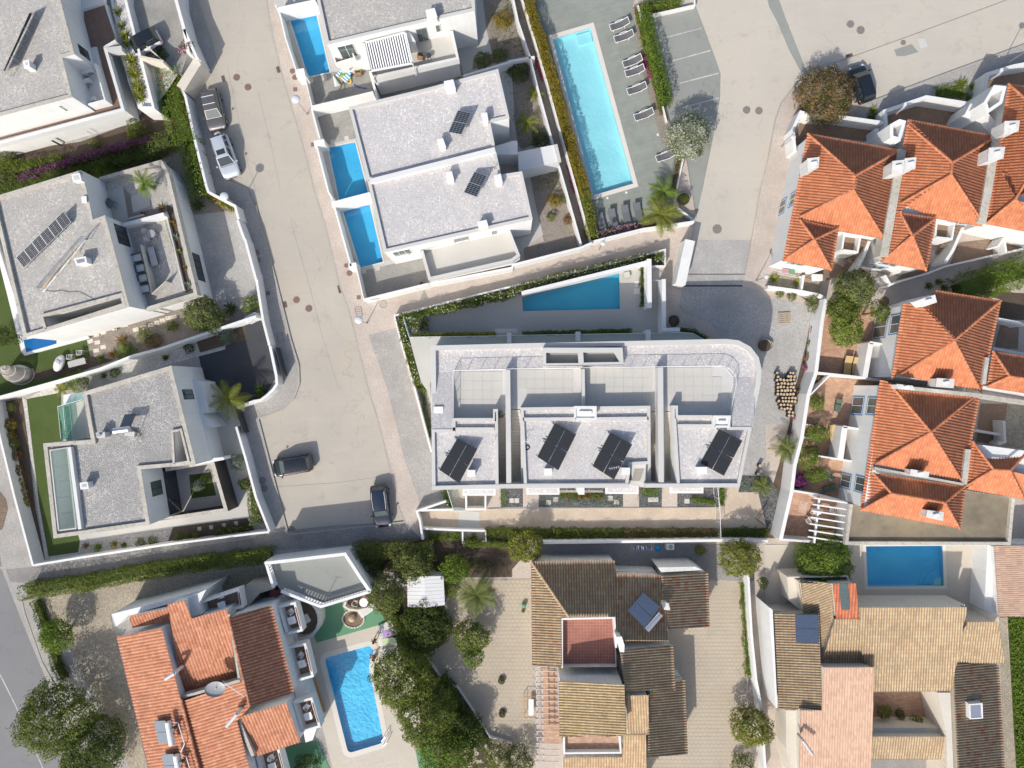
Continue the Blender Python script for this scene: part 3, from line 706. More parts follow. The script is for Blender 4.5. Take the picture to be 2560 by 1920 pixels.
def pavestones(name,poly,mat,size,z,maxn=300):pass
# --- roof gear
def bil(c,u,v):return c[0]*(1-u)*(1-v)+c[1]*u*(1-v)+c[2]*u*v+c[3]*(1-u)*v
def panels(label,c,nu,nv,th=.04,gap=.02,mat='solar',lines=(6,4),frame='solar_frame',zfoot=0,group='solar panel arrays on the flat roofs',name='solar_panel_array',rows=True,linemat=None):
 c=[Vector(v) for v in c];ctr=sum(c,Vector())/4;t=thing(name,label,'solar panels',(ctr.x,ctr.y,zfoot),group=group)
 nrm=(c[1]-c[0]).cross(c[3]-c[0]).normalized();nrm=nrm if nrm.z>0 else-nrm;LU=(c[1]-c[0]).length;LV=(c[3]-c[0]).length
 for i in range(nu):
  for j in range(nv):
   gu,gv=gap/LU,gap/LV;u0,u1,v0,v1=i/nu+gu,(i+1)/nu-gu,j/nv+gv,(j+1)/nv-gv
   q=[bil(c,u0,v0),bil(c,u1,v0),bil(c,u1,v1),bil(c,u0,v1)];m=MB();V=[p-nrm*th for p in q]+q
   m.add(V,[(4,5,6,7),(0,1,5,4),(1,2,6,5),(2,3,7,6),(3,0,4,7),(3,2,1,0)]);o=m.build('panel',M[mat],t)
   if lines:
    g=MB();w=.012 if lines[1]<7 else .007
    for k in range(0,lines[0]+1):
     u=u0+(u1-u0)*k/lines[0];a,b=bil(c,u,v0),bil(c,u,v1);s_=(c[1]-c[0]).normalized()*(w if 0<k<lines[0] else .02);e=nrm*.004
     g.add([a-s_+e,a+s_+e,b+s_+e,b-s_+e],[(0,1,2,3)])
    for k in range(0,lines[1]+1):
     v=v0+(v1-v0)*k/lines[1];a,b=bil(c,u0,v),bil(c,u1,v);s_=(c[3]-c[0]).normalized()*(w if 0<k<lines[1] else .02);e=nrm*.006
     g.add([a-s_+e,a+s_+e,b+s_+e,b-s_+e],[(0,1,2,3)])
    g.build('cell_lines',M[linemat or frame],o,kind='stuff')
 m=MB()
 for u in [i/nu for i in range(nu+1)] if nu>2 else (.12,.5,.88):
  a,b=bil(c,u,.08),bil(c,u,.92);hi,lo=(a,b) if a.z>b.z else (b,a)
  m.tube(a-nrm*(th+.03),b-nrm*(th+.03),.025,5);m.tube(Vector((hi.x,hi.y,zfoot)),hi-nrm*.06,.025,5);m.tube(Vector((lo.x,lo.y,zfoot)),lo-nrm*.06,.025,5)
 m.build('rack',M['metal'],t);return t
def chimney(label,tile,s,z0,z1,mat='white',cap=True,parent=None,lid=None,name='chimney'):
 """flue box standing on a roof; polygon read at its top"""
 p=ccw(P(tile,s,z1));root=thing(name,label,'chimney',(*cen(p),z0),group='chimneys and vent boxes on the roofs') if parent is None else parent
 MB().sides(p,z0,z1-.08).build('shaft' if parent is None else 'chimney',M[mat],root)
 m=MB();m.prism(inset(p,-.05),z1-.08,z1);m.build('chimney_cap',M[mat],root)
 if lid:MB().prism(inset(p,.12),z1,z1+.02).build('lid',M[lid],root)
 return root
def boxat(label,cat,name,tile,s,z0,z1,mat,group=None,parent=None):
 p=ccw(P(tile,s,z1));return p
def railing(label,pts,z0,h=1.0,r=.02,gap=.11,mat='metal_white',name='railing',cat='railing',parent=None,bars=True,glass=None,post=1.2,group=None):
 pts=[Vector(p) for p in pts];root=thing(name,label,cat,(*pts[0],z0),group=group) if parent is None else parent;m=MB();b=MB();g=MB()
 for a,c in zip(pts,pts[1:]):
  m.tube((a.x,a.y,z0+h),(c.x,c.y,z0+h),r*1.3,6);m.tube((a.x,a.y,z0+.08),(c.x,c.y,z0+.08),r*.8,4);L=(c-a).length
  for i in range(int(L/post)+1):p=a.lerp(c,min(1,i*post/L));m.tube((p.x,p.y,z0),(p.x,p.y,z0+h),r,5)
  if bars:
   n=int(L/gap)
   for i in range(n):p=a.lerp(c,(i+.5)/n);b.tube((p.x,p.y,z0+.08),(p.x,p.y,z0+h),r*.45,4,caps=False)
  if glass:d=(c-a).normalized();g.strip([(a.x,a.y),(c.x,c.y)],.012,z0+.06,z0+h-.03)
 m.build('rail',M[mat],root)
 if b.V:b.build('bars',M[mat],root,kind='stuff')
 if g.V:g.build('glass_pane',M[glass],root)
 return root
def steps(parent,a,b,w,z0,z1,n,mat,name='step'):
 """flight of single steps from a (z0) to b (z1); w is the width"""
 a=Vector(a);b=Vector(b);d=(b-a);L=d.length/n;d.normalize();ang=math.atan2(d.y,d.x);off=absloc(parent)
 dz=(z1-z0)/n
 for i in range(n):
  c=a+d*(L*(i+.5));zt=z0+dz*(i+(1 if dz>0 else 0)) ;MB().box((c.x,c.y,zt-.09),(L-.025,w,.18),ang).build(name,M[mat],parent)
def disc(name,label,cat,xy,r,mat,z=.03,group=None,rim=None):
 if any(inside(xy,q) for q in LOWG):z=.022
 t=thing(name,label,cat,(*xy,0),group=group);n=18
 MB().prism([(xy[0]+r*math.cos(6.283*i/n),xy[1]+r*math.sin(6.283*i/n)) for i in range(n)],0,z).build('lid',M[mat],t)
 m=MB();nn=18
 c=[(xy[0]+(r+.05)*math.cos(6.283*i/nn),xy[1]+(r+.05)*math.sin(6.283*i/nn)) for i in range(nn)]
 m.prism(c,0,z-.008,holes=[[(xy[0]+(r+.012)*math.cos(6.283*i/nn),xy[1]+(r+.012)*math.sin(6.283*i/nn)) for i in range(nn)]]);m.build('rim',M[rim or 'iron'],t);return t
# --- furniture and vehicles, each built once at the origin then copied
def lounger_sling(label,group):
 t=thing('sun_lounger',label,'sun lounger',group=group);W=.31
 prof=[(-.95,.34),(-.75,.36),(-.45,.30),(-.1,.30),(.25,.36),(.6,.52),(.92,.72)];s_=MB()
 for (a,z),(b,z2) in zip(prof,prof[1:]):s_.add([(a,-W,z),(b,-W,z2),(b,W,z2),(a,W,z),(a,-W,z-.015),(b,-W,z2-.015),(b,W,z2-.015),(a,W,z-.015)],[(0,1,2,3),(7,6,5,4)])
 s_.build('sling',M['mesh_fabric'],t);f=MB()
 for sg in (-1,1):f.path([(a,sg*(W+.02),z+.01) for a,z in prof],.032,6)
 f.tube((-.95,-W-.02,.35),(-.95,W+.02,.35),.03,6);f.tube((.92,-W-.02,.73),(.92,W+.02,.73),.03,6);f.build('frame',M['plastic_white'],t)
 for sg in (-1,1):
  MB().path([(-.35,sg*(W+.03),.3),(-.2,sg*(W+.07),.46),(.25,sg*(W+.08),.5),(.5,sg*(W+.04),.48)],.03,6).build('armrest',M['plastic_white'],t)
  for x,zt in ((-.7,.35),(.45,.45)):MB().tube((x,sg*W,0),(x+.05,sg*(W+.01),zt),.03,6).build('leg',M['plastic_white'],t)
 return t
def slat_lounger(label,mat='plastic_white',towel=None,group=None):
 t=thing('sun_lounger',label,'sun lounger',group=group);W=.33
 f=MB()
 for sg in (-1,1):f.box((-.15,sg*W,.3),(1.5,.05,.05));f.tube((.55,sg*W,.3),(.98,sg*W,.62),.028,6)
 f.build('frame',M[mat],t)
 for i in range(12):x=-.85+i*.12;MB().box((x,0,.33),(.085,2*W,.02)).build('slat',M[mat],t)
 for i in range(4):x=.62+i*.1;MB().box((x,0,.37+(x-.55)*.75),(.075,2*W,.02)).build('slat',M[mat],t)
 for sx in (-.75,.5):
  for sg in (-1,1):MB().box((sx,sg*(W-.03),.14),(.05,.05,.28)).build('leg',M[mat],t)
 if towel:
  m=MB();V=[];xs=[-.5,-.1,.3,.55,.75,.98];zz=[.36,.37,.36,.38,.54,.7]
  for x,z in zip(xs,zz):
   for y in (-.36,-.12,.1,.36):V.append((x,y,z+random.uniform(-.012,.02)))
  m.add(V,[(i*4+j,i*4+4+j,i*4+5+j,i*4+1+j) for i in range(5) for j in range(3)]);m.build('towel',M[towel],t)
 return t
def cushion_bed(label,mat,L=1.95,W=.66,frame='metal_dark',group=None,back=.25):
 t=thing('sun_lounger',label,'sun lounger',group=group)
 m=MB();m.box((-.32,0,.36),(L*.64,W,.09));m.build('cushion',M[mat],t);m=MB()
 m.box((L*.32,0,.36+back*.5),(L*.36,W,.09));V=m.V;m.V=[(v[0],v[1],v[2]+(v[0]-L*.32)*back*1.4) for v in V];m.build('backrest',M[mat],t)
 f=MB()
 for sg in (-1,1):f.box((0,sg*(W/2),.28),(L,.04,.04))
 f.build('frame',M[frame],t)
 for sx in (-.8,.7):
  for sg in (-1,1):MB().box((sx,sg*(W/2-.03),.13),(.04,.04,.26)).build('leg',M[frame],t)
 return t
def shell_chair(label,mat='plastic_white',group=None,seatmat=None):
 t=thing('chair',label,'chair',group=group);MB().box((0,0,.43),(.44,.44,.035)).build('seat',M[seatmat or mat],t)
 m=MB();V=[]
 for i in range(7):
  a=math.radians(-75+i*25);x,y=-.06-.2*math.cos(a),.24*math.sin(a)
  V+= [(x,y,.47),(x*1.12,y*1.08,.86-abs(i-3)*.045),(x*1.12-.03,y*1.1,.86-abs(i-3)*.045),(x-.03,y*1.05,.47)]
 m.add(V,[(i*4+a,i*4+4+a,i*4+4+(a+1)% 4,i*4+(a+1)% 4) for i in range(6) for a in range(4)]);m.build('backrest',M[mat],t)
 for sg in (-1,1):MB().path([(-.16,sg*.25,.62),(.18,sg*.26,.64),(.2,sg*.25,.44)],.022,5).build('armrest',M[mat],t)
 for sx in (-.18,.18):
  for sg in (-.18,.18):MB().tube((sx*1.1,sg*1.1,0),(sx,sg,.42),.02,5).build('leg',M[mat],t)
 return t
def table(label,w,d,h=.72,mat='plastic_white',rnd=False,legs='plastic_white',group=None,hole=True):
 t=thing('table',label,'table',group=group)
 if rnd:p=[(w/2*math.cos(6.283*i/20),w/2*math.sin(6.283*i/20)) for i in range(20)]
 else:p=rounded([(-w/2,-d/2),(w/2,-d/2),(w/2,d/2),(-w/2,d/2)],.12,4)
 MB().prism(p,h-.04,h,bottom=True).build('tabletop',M[mat],t)
 if hole:MB().tube((0,0,h),(0,0,h+.012),.04,10).build('cap',M['plastic_grey'],t)
 for sx in (-1,1):
  for sy in (-1,1):MB().tube((sx*w*.36,sy*d*.36,0),(sx*w*.33,sy*d*.33,h-.04),.025,6).build('leg',M[legs],t)
 return t
def put(root,xy,z=0,rz=0,label=None):root.location=(xy[0],xy[1],z);root.rotation_euler[2]=rz;(root.__setitem__('label',label) if label else None);return root
def ang(a,b):return math.atan2(b[1]-a[1],b[0]-a[0])
def car(label,front,rear,W,Hh,paint,hood=.27,ws=.16,rearg=.10,rails=None,bars=0,sunroof=False,belt=.62,glass='window_dark',boot=.0,spare=False,z=0,tails=True,paint2=None):
 """front / rear: ground points of the bumpers"""
 f=Vector(front);r=Vector(rear);L=(f-r).length;c=(f+r)/2
 t=thing('parked_car',label,'car',(0,0,0),0,group='parked cars')
 h=L/2;w=W/2;zb=Hh*belt;a=h-L*hood;b_=a-L*ws;d=-h+L*boot+.06;cR=d+L*rearg
 st=[(-h,.70,zb*.62,.32),(-h+.06,.84,zb*.86,.26),(-h+.22,.95,zb*(.98 if boot== 0 else .9),.22),(-h+L*.25,1.0,zb,.2),(0,1.0,zb,.2),(a,1.0,zb*.985,.2),(a+(h-a)*.5,.98,zb*.93,.2),(h-.28,.93,zb*.84,.21),(h-.1,.82,zb*.74,.24),(h,.66,zb*.56,.3)]
 def loft(st,rel):
  V=[];Fc=[]
  for (x,k,zt,zlo) in st:
   half=[(k*w*u,(zt+v*.28*(zt-zlo)) if v<= 0 else zlo) for u,v in rel]
   ring=half+[(-y,q) for y,q in half[::-1]]
   V+= [(x,y,q) for y,q in ring]
  m=len(rel)*2
  for i in range(len(st)-1):
   for j in range(m-1):Fc.append((i*m+j,(i+1)*m+j,(i+1)*m+j+1,i*m+j+1))
  Fc.append(tuple(range(m)));Fc.append(tuple(range((len(st)-1)*m,len(st)*m))[::-1]);return V,Fc
 rel=[(0,0),(.5,-.01),(.78,-.06),(.93,-.22),(1.0,-.55),(1.0,-1.6),(.95,-2.8),(.9,1),(0,1)]
 V,Fc=loft(st,rel);V=[(x,-y,q) for x,y,q in V];me=mesh_of('body',V,Fc,[paint],smooth=True);o=link('body',me,t)
 md=o.modifiers.new('round','SUBSURF');md.levels=1;md.render_levels=1
 wb,wr,zr=w*.93,w*.70,Hh;zt0=zb-.02
 B4=[Vector((a,-wb*.9,zt0)),Vector((a,wb*.9,zt0)),Vector((d,wb*.86,zt0)),Vector((d,-wb*.86,zt0))]
 R4=[Vector((b_,-wr*.97,zr-.05)),Vector((b_,wr*.97,zr-.05)),Vector((cR,wr*.95,zr-.06)),Vector((cR,-wr*.95,zr-.06))]
 mids=[Vector(((b_+cR)/2,-wr*1.03,zr-.02)),Vector(((b_+cR)/2,wr*1.03,zr-.02)),Vector(((b_*.6+cR*.4),-wb*.97,zt0)),Vector(((b_*.6+cR*.4),wb*.97,zt0))]
 m=MB();V=B4+R4;m.add(V,[(0,1,5,4),(2,3,7,6),(1,2,6,5),(3,0,4,7)]);m.build('cabin',paint2 or paint,t)
 g=MB();nx,ny=6,6;VV=[]
 for i in range(nx+1):
  for j in range(ny+1):
   u,v=i/nx,j/ny;q=bil([R4[0],R4[1],R4[2],R4[3]],v,u);q=q+Vector((0,0,.055*(1-(2*v-1) ** 2)*.8+.03*(1-(2*u-1) ** 4)+.004));VV.append(q)
 g.add(VV,[(i*(ny+1)+j,i*(ny+1)+j+1,(i+1)*(ny+1)+j+1,(i+1)*(ny+1)+j) for i in range(nx) for j in range(ny)]);g.build('roof',paint2 or paint,t,smooth=True)
 def pane(q,name,u0,u1,v0,v1,mt=glass):
  cc=[bil(q,u0,v0),bil(q,u1,v0),bil(q,u1,v1),bil(q,u0,v1)];n_=(cc[1]-cc[0]).cross(cc[3]-cc[0]).normalized()
  ctr=sum(q,Vector())/4;n_=n_ if n_.dot(Vector((ctr.x-(b_+cR)/2,ctr.y,ctr.z-zb*.6)))>0 else-n_
  k=MB();k.add([p+n_*.012 for p in cc],[(0,1,2,3)]);return k.build(name,M[mt],t)
 pane([B4[0],B4[1],R4[1],R4[0]],'windscreen',.05,.95,.06,.93);pane([B4[2],B4[3],R4[3],R4[2]],'rear_window',.1,.9,.3,.88)
 for sg,q in ((1,[B4[1],B4[2],R4[2],R4[1]]),(-1,[B4[0],B4[3],R4[3],R4[0]])):
  for u0,u1 in ((.05,.44),(.49,.73),(.77,.93)):pane(q,'side_window',u0,u1,.12,.86)
  k=MB();k.box((a-.12,sg*(w+.07),zb+.02),(.12,.2,.13));k.build('wing_mirror',paint,t)
  for x in (h-L*.19,-h+L*.19):
   k=MB();k.tube((x,sg*(w-.21),.33),(x,sg*(w+.005),.33),.33,16);wl=k.build('wheel',M['plastic_black'],t)
   MB().tube((x,sg*(w-.0),.33),(x,sg*(w+.015),.33),.2,12).build('rim',M['metal'],wl)
  k=MB();k.box((h-.2,sg*w*.72,zb*.76),(.26,w*.2,.07),-sg*.6);k.build('headlight',M['lamp_glass'],t)
  if tails:k=MB();k.box((-h+.1,sg*w*.78,zb*.86),(.1,w*.18,.2));k.build('tail_light',M['fl_red_plain'],t)
  if rails:k=MB();k.path([Vector((b_-.1,sg*wr*.93,zr+.02)),Vector(((b_+cR)/2,sg*wr*.99,zr+.07)),Vector((cR+.15,sg*wr*.93,zr+.02))],.022,6);k.build('roof_rail',M[rails],t)
 for i in range(bars):k=MB();x=b_+(cR-b_)*(.28+.42*i);k.box((x,0,zr+.1),(.05,wr*1.85,.035));k.build('roof_bar',M['metal_white'],t)
 if sunroof:k=MB();k.box((b_-.45,0,zr+.03),(.5,wr*1.25,.012));k.build('sunroof',M['window_dark'],t)
 if spare:k=MB();k.tube((-h-.02,0,.72),(-h-.2,0,.72),.33,16);k.build('spare_wheel',paint,t)
 k=MB();k.box((a+.03,0,zb*.985),(.05,wb*1.7,.012));k.build('wiper_trough',M['plastic_black'],t)
 k=MB();k.box((h-.01,0,.52),(.04,w*.9,.1));k.build('grille',M['plastic_black'],t)
 t.location=(c.x,c.y,z);t.rotation_euler[2]=math.atan2(f.y-r.y,f.x-r.x);return t
M['fl_red_plain']=plain('red_lamp_glass',(.45,.03,.02),.2,0,.5)
def streetlamp(label,tile,base,head,h,r=.38,mat='lamp_glass'):
 """base and head read in the picture: foot at ground, globe at height h"""
 b=P1(tile,base,0);hd=P1(tile,head,h);t=thing('street_lamp',label,'street lamp',(*b,0),group='street lamps')
 MB().tube((*b,0),(*b,.25),.09,8).build('foot',M['metal'],t)
 MB().tube((*b,.2),(b[0],b[1],h-.1),.05,8,r2=.035).build('pole',M['metal'],t);m=MB()
 m.ball((b[0],b[1],h+.06),r,n=16,sz=.42);m.build('globe',M[mat],t,smooth=True)
 MB().tube((b[0],b[1],h-.12),(b[0],b[1],h),.12,8).build('collar',M['metal'],t);return t
def person(label,xy,z,rz,pose,shorts,loc_label=None):
 """one skinned body; pose: dict of joints in metres, x forward"""
 t=thing('person',label,'person');J=pose
 names=list(J['v'].keys());V=[J['v'][k][:3] for k in names];E=[(names.index(a),names.index(b)) for a,b in J['e']]
 me=bpy.data.meshes.new('body');me.from_pydata(V,E,[]);o=link('body',me,t);me.materials.append(M['skin'])
 o.modifiers.new('skin','SKIN');sk=me.skin_vertices[0].data if me.skin_vertices else None
 if sk is None:
  bm=bmesh.new();bm.from_mesh(me);bm.verts.layers.skin.verify();bm.to_mesh(me);bm.free();sk=me.skin_vertices[0].data
 for i,k in enumerate(names):rr=J['v'][k][3];sk[i].radius=(rr,rr);sk[i].use_root=(k== 'pelvis')
 s_=o.modifiers.new('sub','SUBSURF');s_.levels=2;s_.render_levels=2;me.polygons.foreach_set('use_smooth',[True]*len(me.polygons))
 hd=Vector(J['v']['head'][:3]);m=MB();m.ball((hd.x-.015,hd.y,hd.z+.03),.115,n=12,sz=1.1,half=True);m.build('hair',M['hair'],t,smooth=True)
 f=MB();f.ball((hd.x+.1,hd.y,hd.z-.02),.018,n=6);f.build('nose',M['skin'],t)
 for sg in (-1,1):
  f=MB();f.ball((hd.x+.088,hd.y+sg*.035,hd.z+.012),.011,n=6);f.build('eye',M['hair'],t)
  f=MB();f.ball((hd.x,hd.y+sg*.1,hd.z),.024,n=6);f.build('ear',M['skin'],t)
  hn=Vector(J['v']['hand'+('L' if sg>0 else 'R')][:3]);fd=Vector(J['fd']).normalized();f=MB()
  for i in range(4):
   o0=hn+Vector((0,(i-1.5)*.022,0));f.path([o0,o0+fd*.045,o0+fd*(.08-abs(i-1.2)*.008)+Vector((.012,0,0))],.009,5)
  f.path([hn+Vector((.02,0,0)),hn+Vector((.05,0,0))+fd*.03],.011,5);f.build('fingers',M['skin'],t)
 pv=Vector(J['v']['pelvis'][:3]);m=MB();m.ball((pv.x,pv.y,pv.z-.02),.165,n=12,sz=.8);m.build('shorts',M[shorts],t,smooth=True)
 t.location=(*xy,z);t.rotation_euler[2]=rz;return t
M['swim_red']=plain('red_swimwear',(.35,.04,.04),.8);M['swim_orange']=plain('orange_swimwear',(.65,.26,.10),.8)
M['towel_lilac']=plain('lilac_towel',(.45,.32,.55),.95,var=.15);M['towel_lime']=plain('pale_green_towel',(.55,.68,.42),.95,var=.15);M['cloth_blue']=plain('blue_cloth',(.03,.07,.45),.9)
# ---------------------------------------------------------------- pools first (the ground leaves holes for them)
def PP(*a):
 out=[]
 for t,s in a:out+= P(t,s)
 return out
pl={}
pl['top']=P('10',"298,180 525,132 640,628 455,668")
pl['top2']=P('10',"230,-260 480,-300 512,5 262,52")
pl['mid']=PP(('10',"625,1280 860,1232"),('11',"972,20 722,72"))
pl['low']=P('11',"752,165 985,112 1100,605 903,655")
pl['big']=PP(('20',"352,340 678,245 1045,1590 705,1690"))
pl['tri']=P('21',"90,890 925,695 932,1012 95,1030")
pl['apt']=PP(('13',"595,705 992,595 1020,650 975,770 1108,1432 800,1525"))
pl['east']=PP(('32',"840,1400 1500,1395"),('33',"1512,82 855,88"))
pl['west']=P('01',"200,1290 470,1290 420,1325 215,1385")
POOLS[:]=[ccw(v) for k,v in pl.items() if k not in ('west','apt')]+[ccw(rounded(pl['apt'],.5))]
pool('bright blue pool beside the top villa, inflatables lying at its foot',pl['top'],'water_blue','pt_blue',.12,cop=.12)
pool('blue pool cut by the top edge, left of the top villa',pl['top2'],'water_blue','pt_blue',.12,cop=.12)
pool('narrow blue pool left of the upper twin villa, half shaded',pl['mid'],'water_blue','pt_blue',.12,cop=.1)
pool('narrow blue pool left of the lower twin villa, next to the wall gate',pl['low'],'water_blue','pt_blue',.12,cop=.1)
pool('long turquoise pool in the plank deck with loungers',pl['big'],'water_turq','pt_turq',.12,cop=.42)
pool('wedge-shaped teal pool in the shade of the apartment building',pl['tri'],'water_teal','pt_teal',.13,cop=.0)
pool('blue pool with rounded corners and two bathers at its edge',pl['apt'],'water_rip','pt_rip',.12,cop=.52,r=.5)
pool('blue rectangular pool with round corner steps on the right',pl['east'],'water_blue','pt_blue',.12,cop=.3)
# shallow steps inside pools
def poolstep(tile,s,z,mat,par='swimming_pool'):
 root=par;MB().prism(ccw(P(tile,s)),z-.3,z).build('step',M[mat],root)
pools_=[o for o in bpy.data.objects if o.name.startswith('swimming_pool')]
PB={k:o for k,o in zip(['top','top2','mid','low','big','tri','apt','east'],sorted(pools_,key=lambda o:o.name))}
poolstep('20',"556,290 676,256 700,345 580,382",-.3,'pt_turq',PB['big']);poolstep('20',"540,300 553,296 577,384 700,350 706,362 556,405",-.55,'pt_turq',PB['big'])
for i,x in enumerate((98,122,146)):poolstep('21',f"{x},{895-i*4} {x+20},{890-i*4} {x+20},1026 {x},1027",-.12-.15*i,'pt_teal',PB['tri'])
c0=wpt(1920+1505/3.456,1440+80/3.456)
for i,r in enumerate((2.05,1.6,1.15,.7)):
 MB().prism([c0]+[(c0[0]-r*math.cos(a),c0[1]+r*math.sin(a)) for a in [math.pi/2*k/8 for k in range(9)]],-.7,-.43+.1*i).build('step',M['pt_blue'] if i<3 else M['coping'],PB['east'])
# ---------------------------------------------------------------- ground, roads, pavements
rightedge=[('10',"60,-200 150,340 250,730 340,1030 440,1380 505,1640"),('11',"600,290 720,790 800,1010 860,1240 960,1659"),('12',"1060,330 1150,690 1215,1010 1290,1190")]
leftedge=[('00',"1640,-200 1700,0 1820,365 1865,545 1720,775 1840,1200 1925,1540 2150,1645"),('11',"0,120 100,490 160,710 300,1270 370,1500 375,1659"),('12',"330,120 230,220 20,300 280,1300")]
far=170
G=ccw([(-far,-far),(far,-far),(far,far),(-far,far)])
sheet('ground',G,-.03,M['ground'])
sheet('road',PP(*rightedge)+PP(*leftedge)[::-1],0,M['road'])
PavW=PP(*leftedge)+[PP(('12',"1290,1190"))[0],(P1('12',"1290,1190")[0],-90)]+PP(('03',"900,1900 600,1659 455,1010 350,760 180,350 30,-40"),('02',"0,1430 -300,900 -2500,-300 -2500,-3500 0,-3500")) 
sheet('pavement',PavW,.1,M['calcada_grey'])
PavE=PP(*rightedge)[::-1][::1]
plz=[('20',"1130,-300 1090,40 1330,1000 1500,1350"),('21',"1590,230 1580,250 1500,600 1520,715 2010,715 2065,420 2140,0"),('30',"0,1370 60,1050 110,900 250,720 400,600 560,545 660,700 790,920 1400,690 2212,390 2700,190 5000,-300")]
PavE=PP(*rightedge)+[(P1('12',"1290,1190")[0]+.001,-90),(95,-90)]+PP(*plz)[::-1]
sheet('pavement',PavE,.101,M['calcada'])
sheet('square',PP(*plz)+[(90,70)]+PP(('20',"1130,-900")),0.0,M['plaza'])
LOWG=[PP(*rightedge)+PP(*leftedge)[::-1],PP(*plz)+[(90,70)]+PP(('20',"1130,-900"))]
sheet('asphalt_road',PP(('03',"900,1900 600,1659 455,1010 350,760 180,350 30,-40"),('02',"0,1430 -300,900 -2500,900"),('03',"-2500,1900")),.0,M['asphalt'])
def line(name,tile,s,w,z,mat):
 o=MB().strip(P(tile,s),w,z-.003,z).build(name,M[mat],kind='structure');return o
M['paint']=plaster('worn_road_paint',(.62,.62,.60),.3)
line('road_marking','03',"0,850 130,1110 370,1659 420,1780",.1,.006,'paint');line('road_marking','03',"245,500 340,740 455,970",.1,.006,'paint');line('road_marking','03',"185,335 212,405",.1,.006,'paint')
sheet('verge',PP(('03',"-10,-80 60,0 180,350 350,760 455,1010 470,1010 365,740 210,330 100,40 40,-90")),.012,M['shoulder'],pools=False)
for s in ("1340,322 1645,240","1390,525 1716,436","1450,720 1786,632","1470,930 1790,846"):line('parking_line','20',s,.11,.009,'paint')
lot=PP(('20',"1200,125 1580,40 1660,250 1760,520 1800,640 1795,850 1750,1100 1740,1180 1640,1659"),('21',"1590,230 1440,140 1500,0"),('20',"1510,1350 1330,1000 1150,300"))
sheet('parking_lot',lot,.004,M['lot'],pools=False)
sheet('repaired_strip',P('30',"-30,-100 60,-100 150,150 260,430 350,650 300,650 180,430 80,190 10,60"),.004,M['lot'],pools=False)
sheet('road_patch',P('30',"1090,430 1240,380 1300,450 1180,485 1110,485"),.004,M['lot'],pools=False)
sheet('road_patch',P('30',"1290,340 1350,330 1380,400 1320,420"),.004,M['cap'],pools=False)
def darkline(name,tile,s,w=.05,z=.007,mat='iron'):return MB().strip(P(tile,s),w,z-.002,z).build(name,M[mat],kind='structure')
darkline('expansion_joint','30',"0,1370 60,1050 110,900 250,720 400,600 670,510 1250,300 2060,0 2300,-90",.07)
darkline('expansion_joint','20',"1580,40 1660,250 1760,520 1800,640 1795,850 1750,1100 1700,1350 1640,1659",.04)
darkline('expansion_joint','12',"190,888 700,852 1050,806",.03)
darkline('expansion_joint','12',"-0,0 0,1",.01);
darkline('expansion_joint','00',"1960,560 2140,1400 2212,1659",.02);darkline('expansion_joint','11',"300,250 480,880 560,1200 700,1659",.02);darkline('expansion_joint','10',"20,800 130,1250 210,1640",.02)
cob1=P('21',"1600,415 2065,415 2010,715 1990,812 1480,812 1520,715")
sheet('cobbled_drive',P('21',"1600,415 2065,415 2010,712 1525,712"),.008,M['cobble'],pools=False)
sheet('cobbled_drive',PP(('21',"1520,716 2010,716 1990,806 1480,806")),.107,M['cobble'],pools=False)
sheet('cobbled_yard',PP(('21',"1480,818 1990,818 2130,850 2212,930"),('31',"70,925 385,980 330,1290 240,1659"),('32',"180,340 0,350"),('22',"2190,350 2190,600 2150,880 1960,880 2060,350 2140,0"),('21',"1830,1280 1700,1130 1480,1050 1440,1000 1470,830")),.107,M['cobble'],pools=False)
MB().strip(P('21',"1475,812 1990,812"),.16,.1,.112).build('gate_rail',M['metal_dark'],kind='structure')
# kerbs
kerb('kerb',PP(*rightedge),.115,.16);kerb('kerb',PP(leftedge[0]),.13,.16);kerb('kerb',PP(leftedge[1],leftedge[2]),.13,.16)
kerb('kerb',PP(('12',"280,1300 1290,1190")),.12,.14);kerb('kerb',PP(('30',"790,920 1400,690 2212,390 2700,190")),.14,.16)
kerb('kerb',PP(('30',"0,1370 60,1050 110,900 250,720 400,600 560,545")),.11,.12)
kerb('kerb',PP(('03',"600,1659 490,960 365,740 220,330 190,200")),.14,.2)
# alley and sidewalks with their own stone
sheet('alley',PP(('02',"380,1570 1100,1480 2212,1330"),('12',"0,1300 110,1290 640,1230 1290,1195 1430,1340 0,1450"),('02',"2212,1450 1200,1600"),('03',"300,60 90,50 60,-60")),.106,M['cobble_dark'],pools=False)
sheet('grey_cobble_strip',PP(('11',"975,1235 1210,1175 1340,1659"),('12',"1490,530 1520,600 1530,900 1600,920 1600,980 1420,1030 1330,780 1270,600 1190,260 1130,30")),.106,M['calcada_grey'],pools=False)
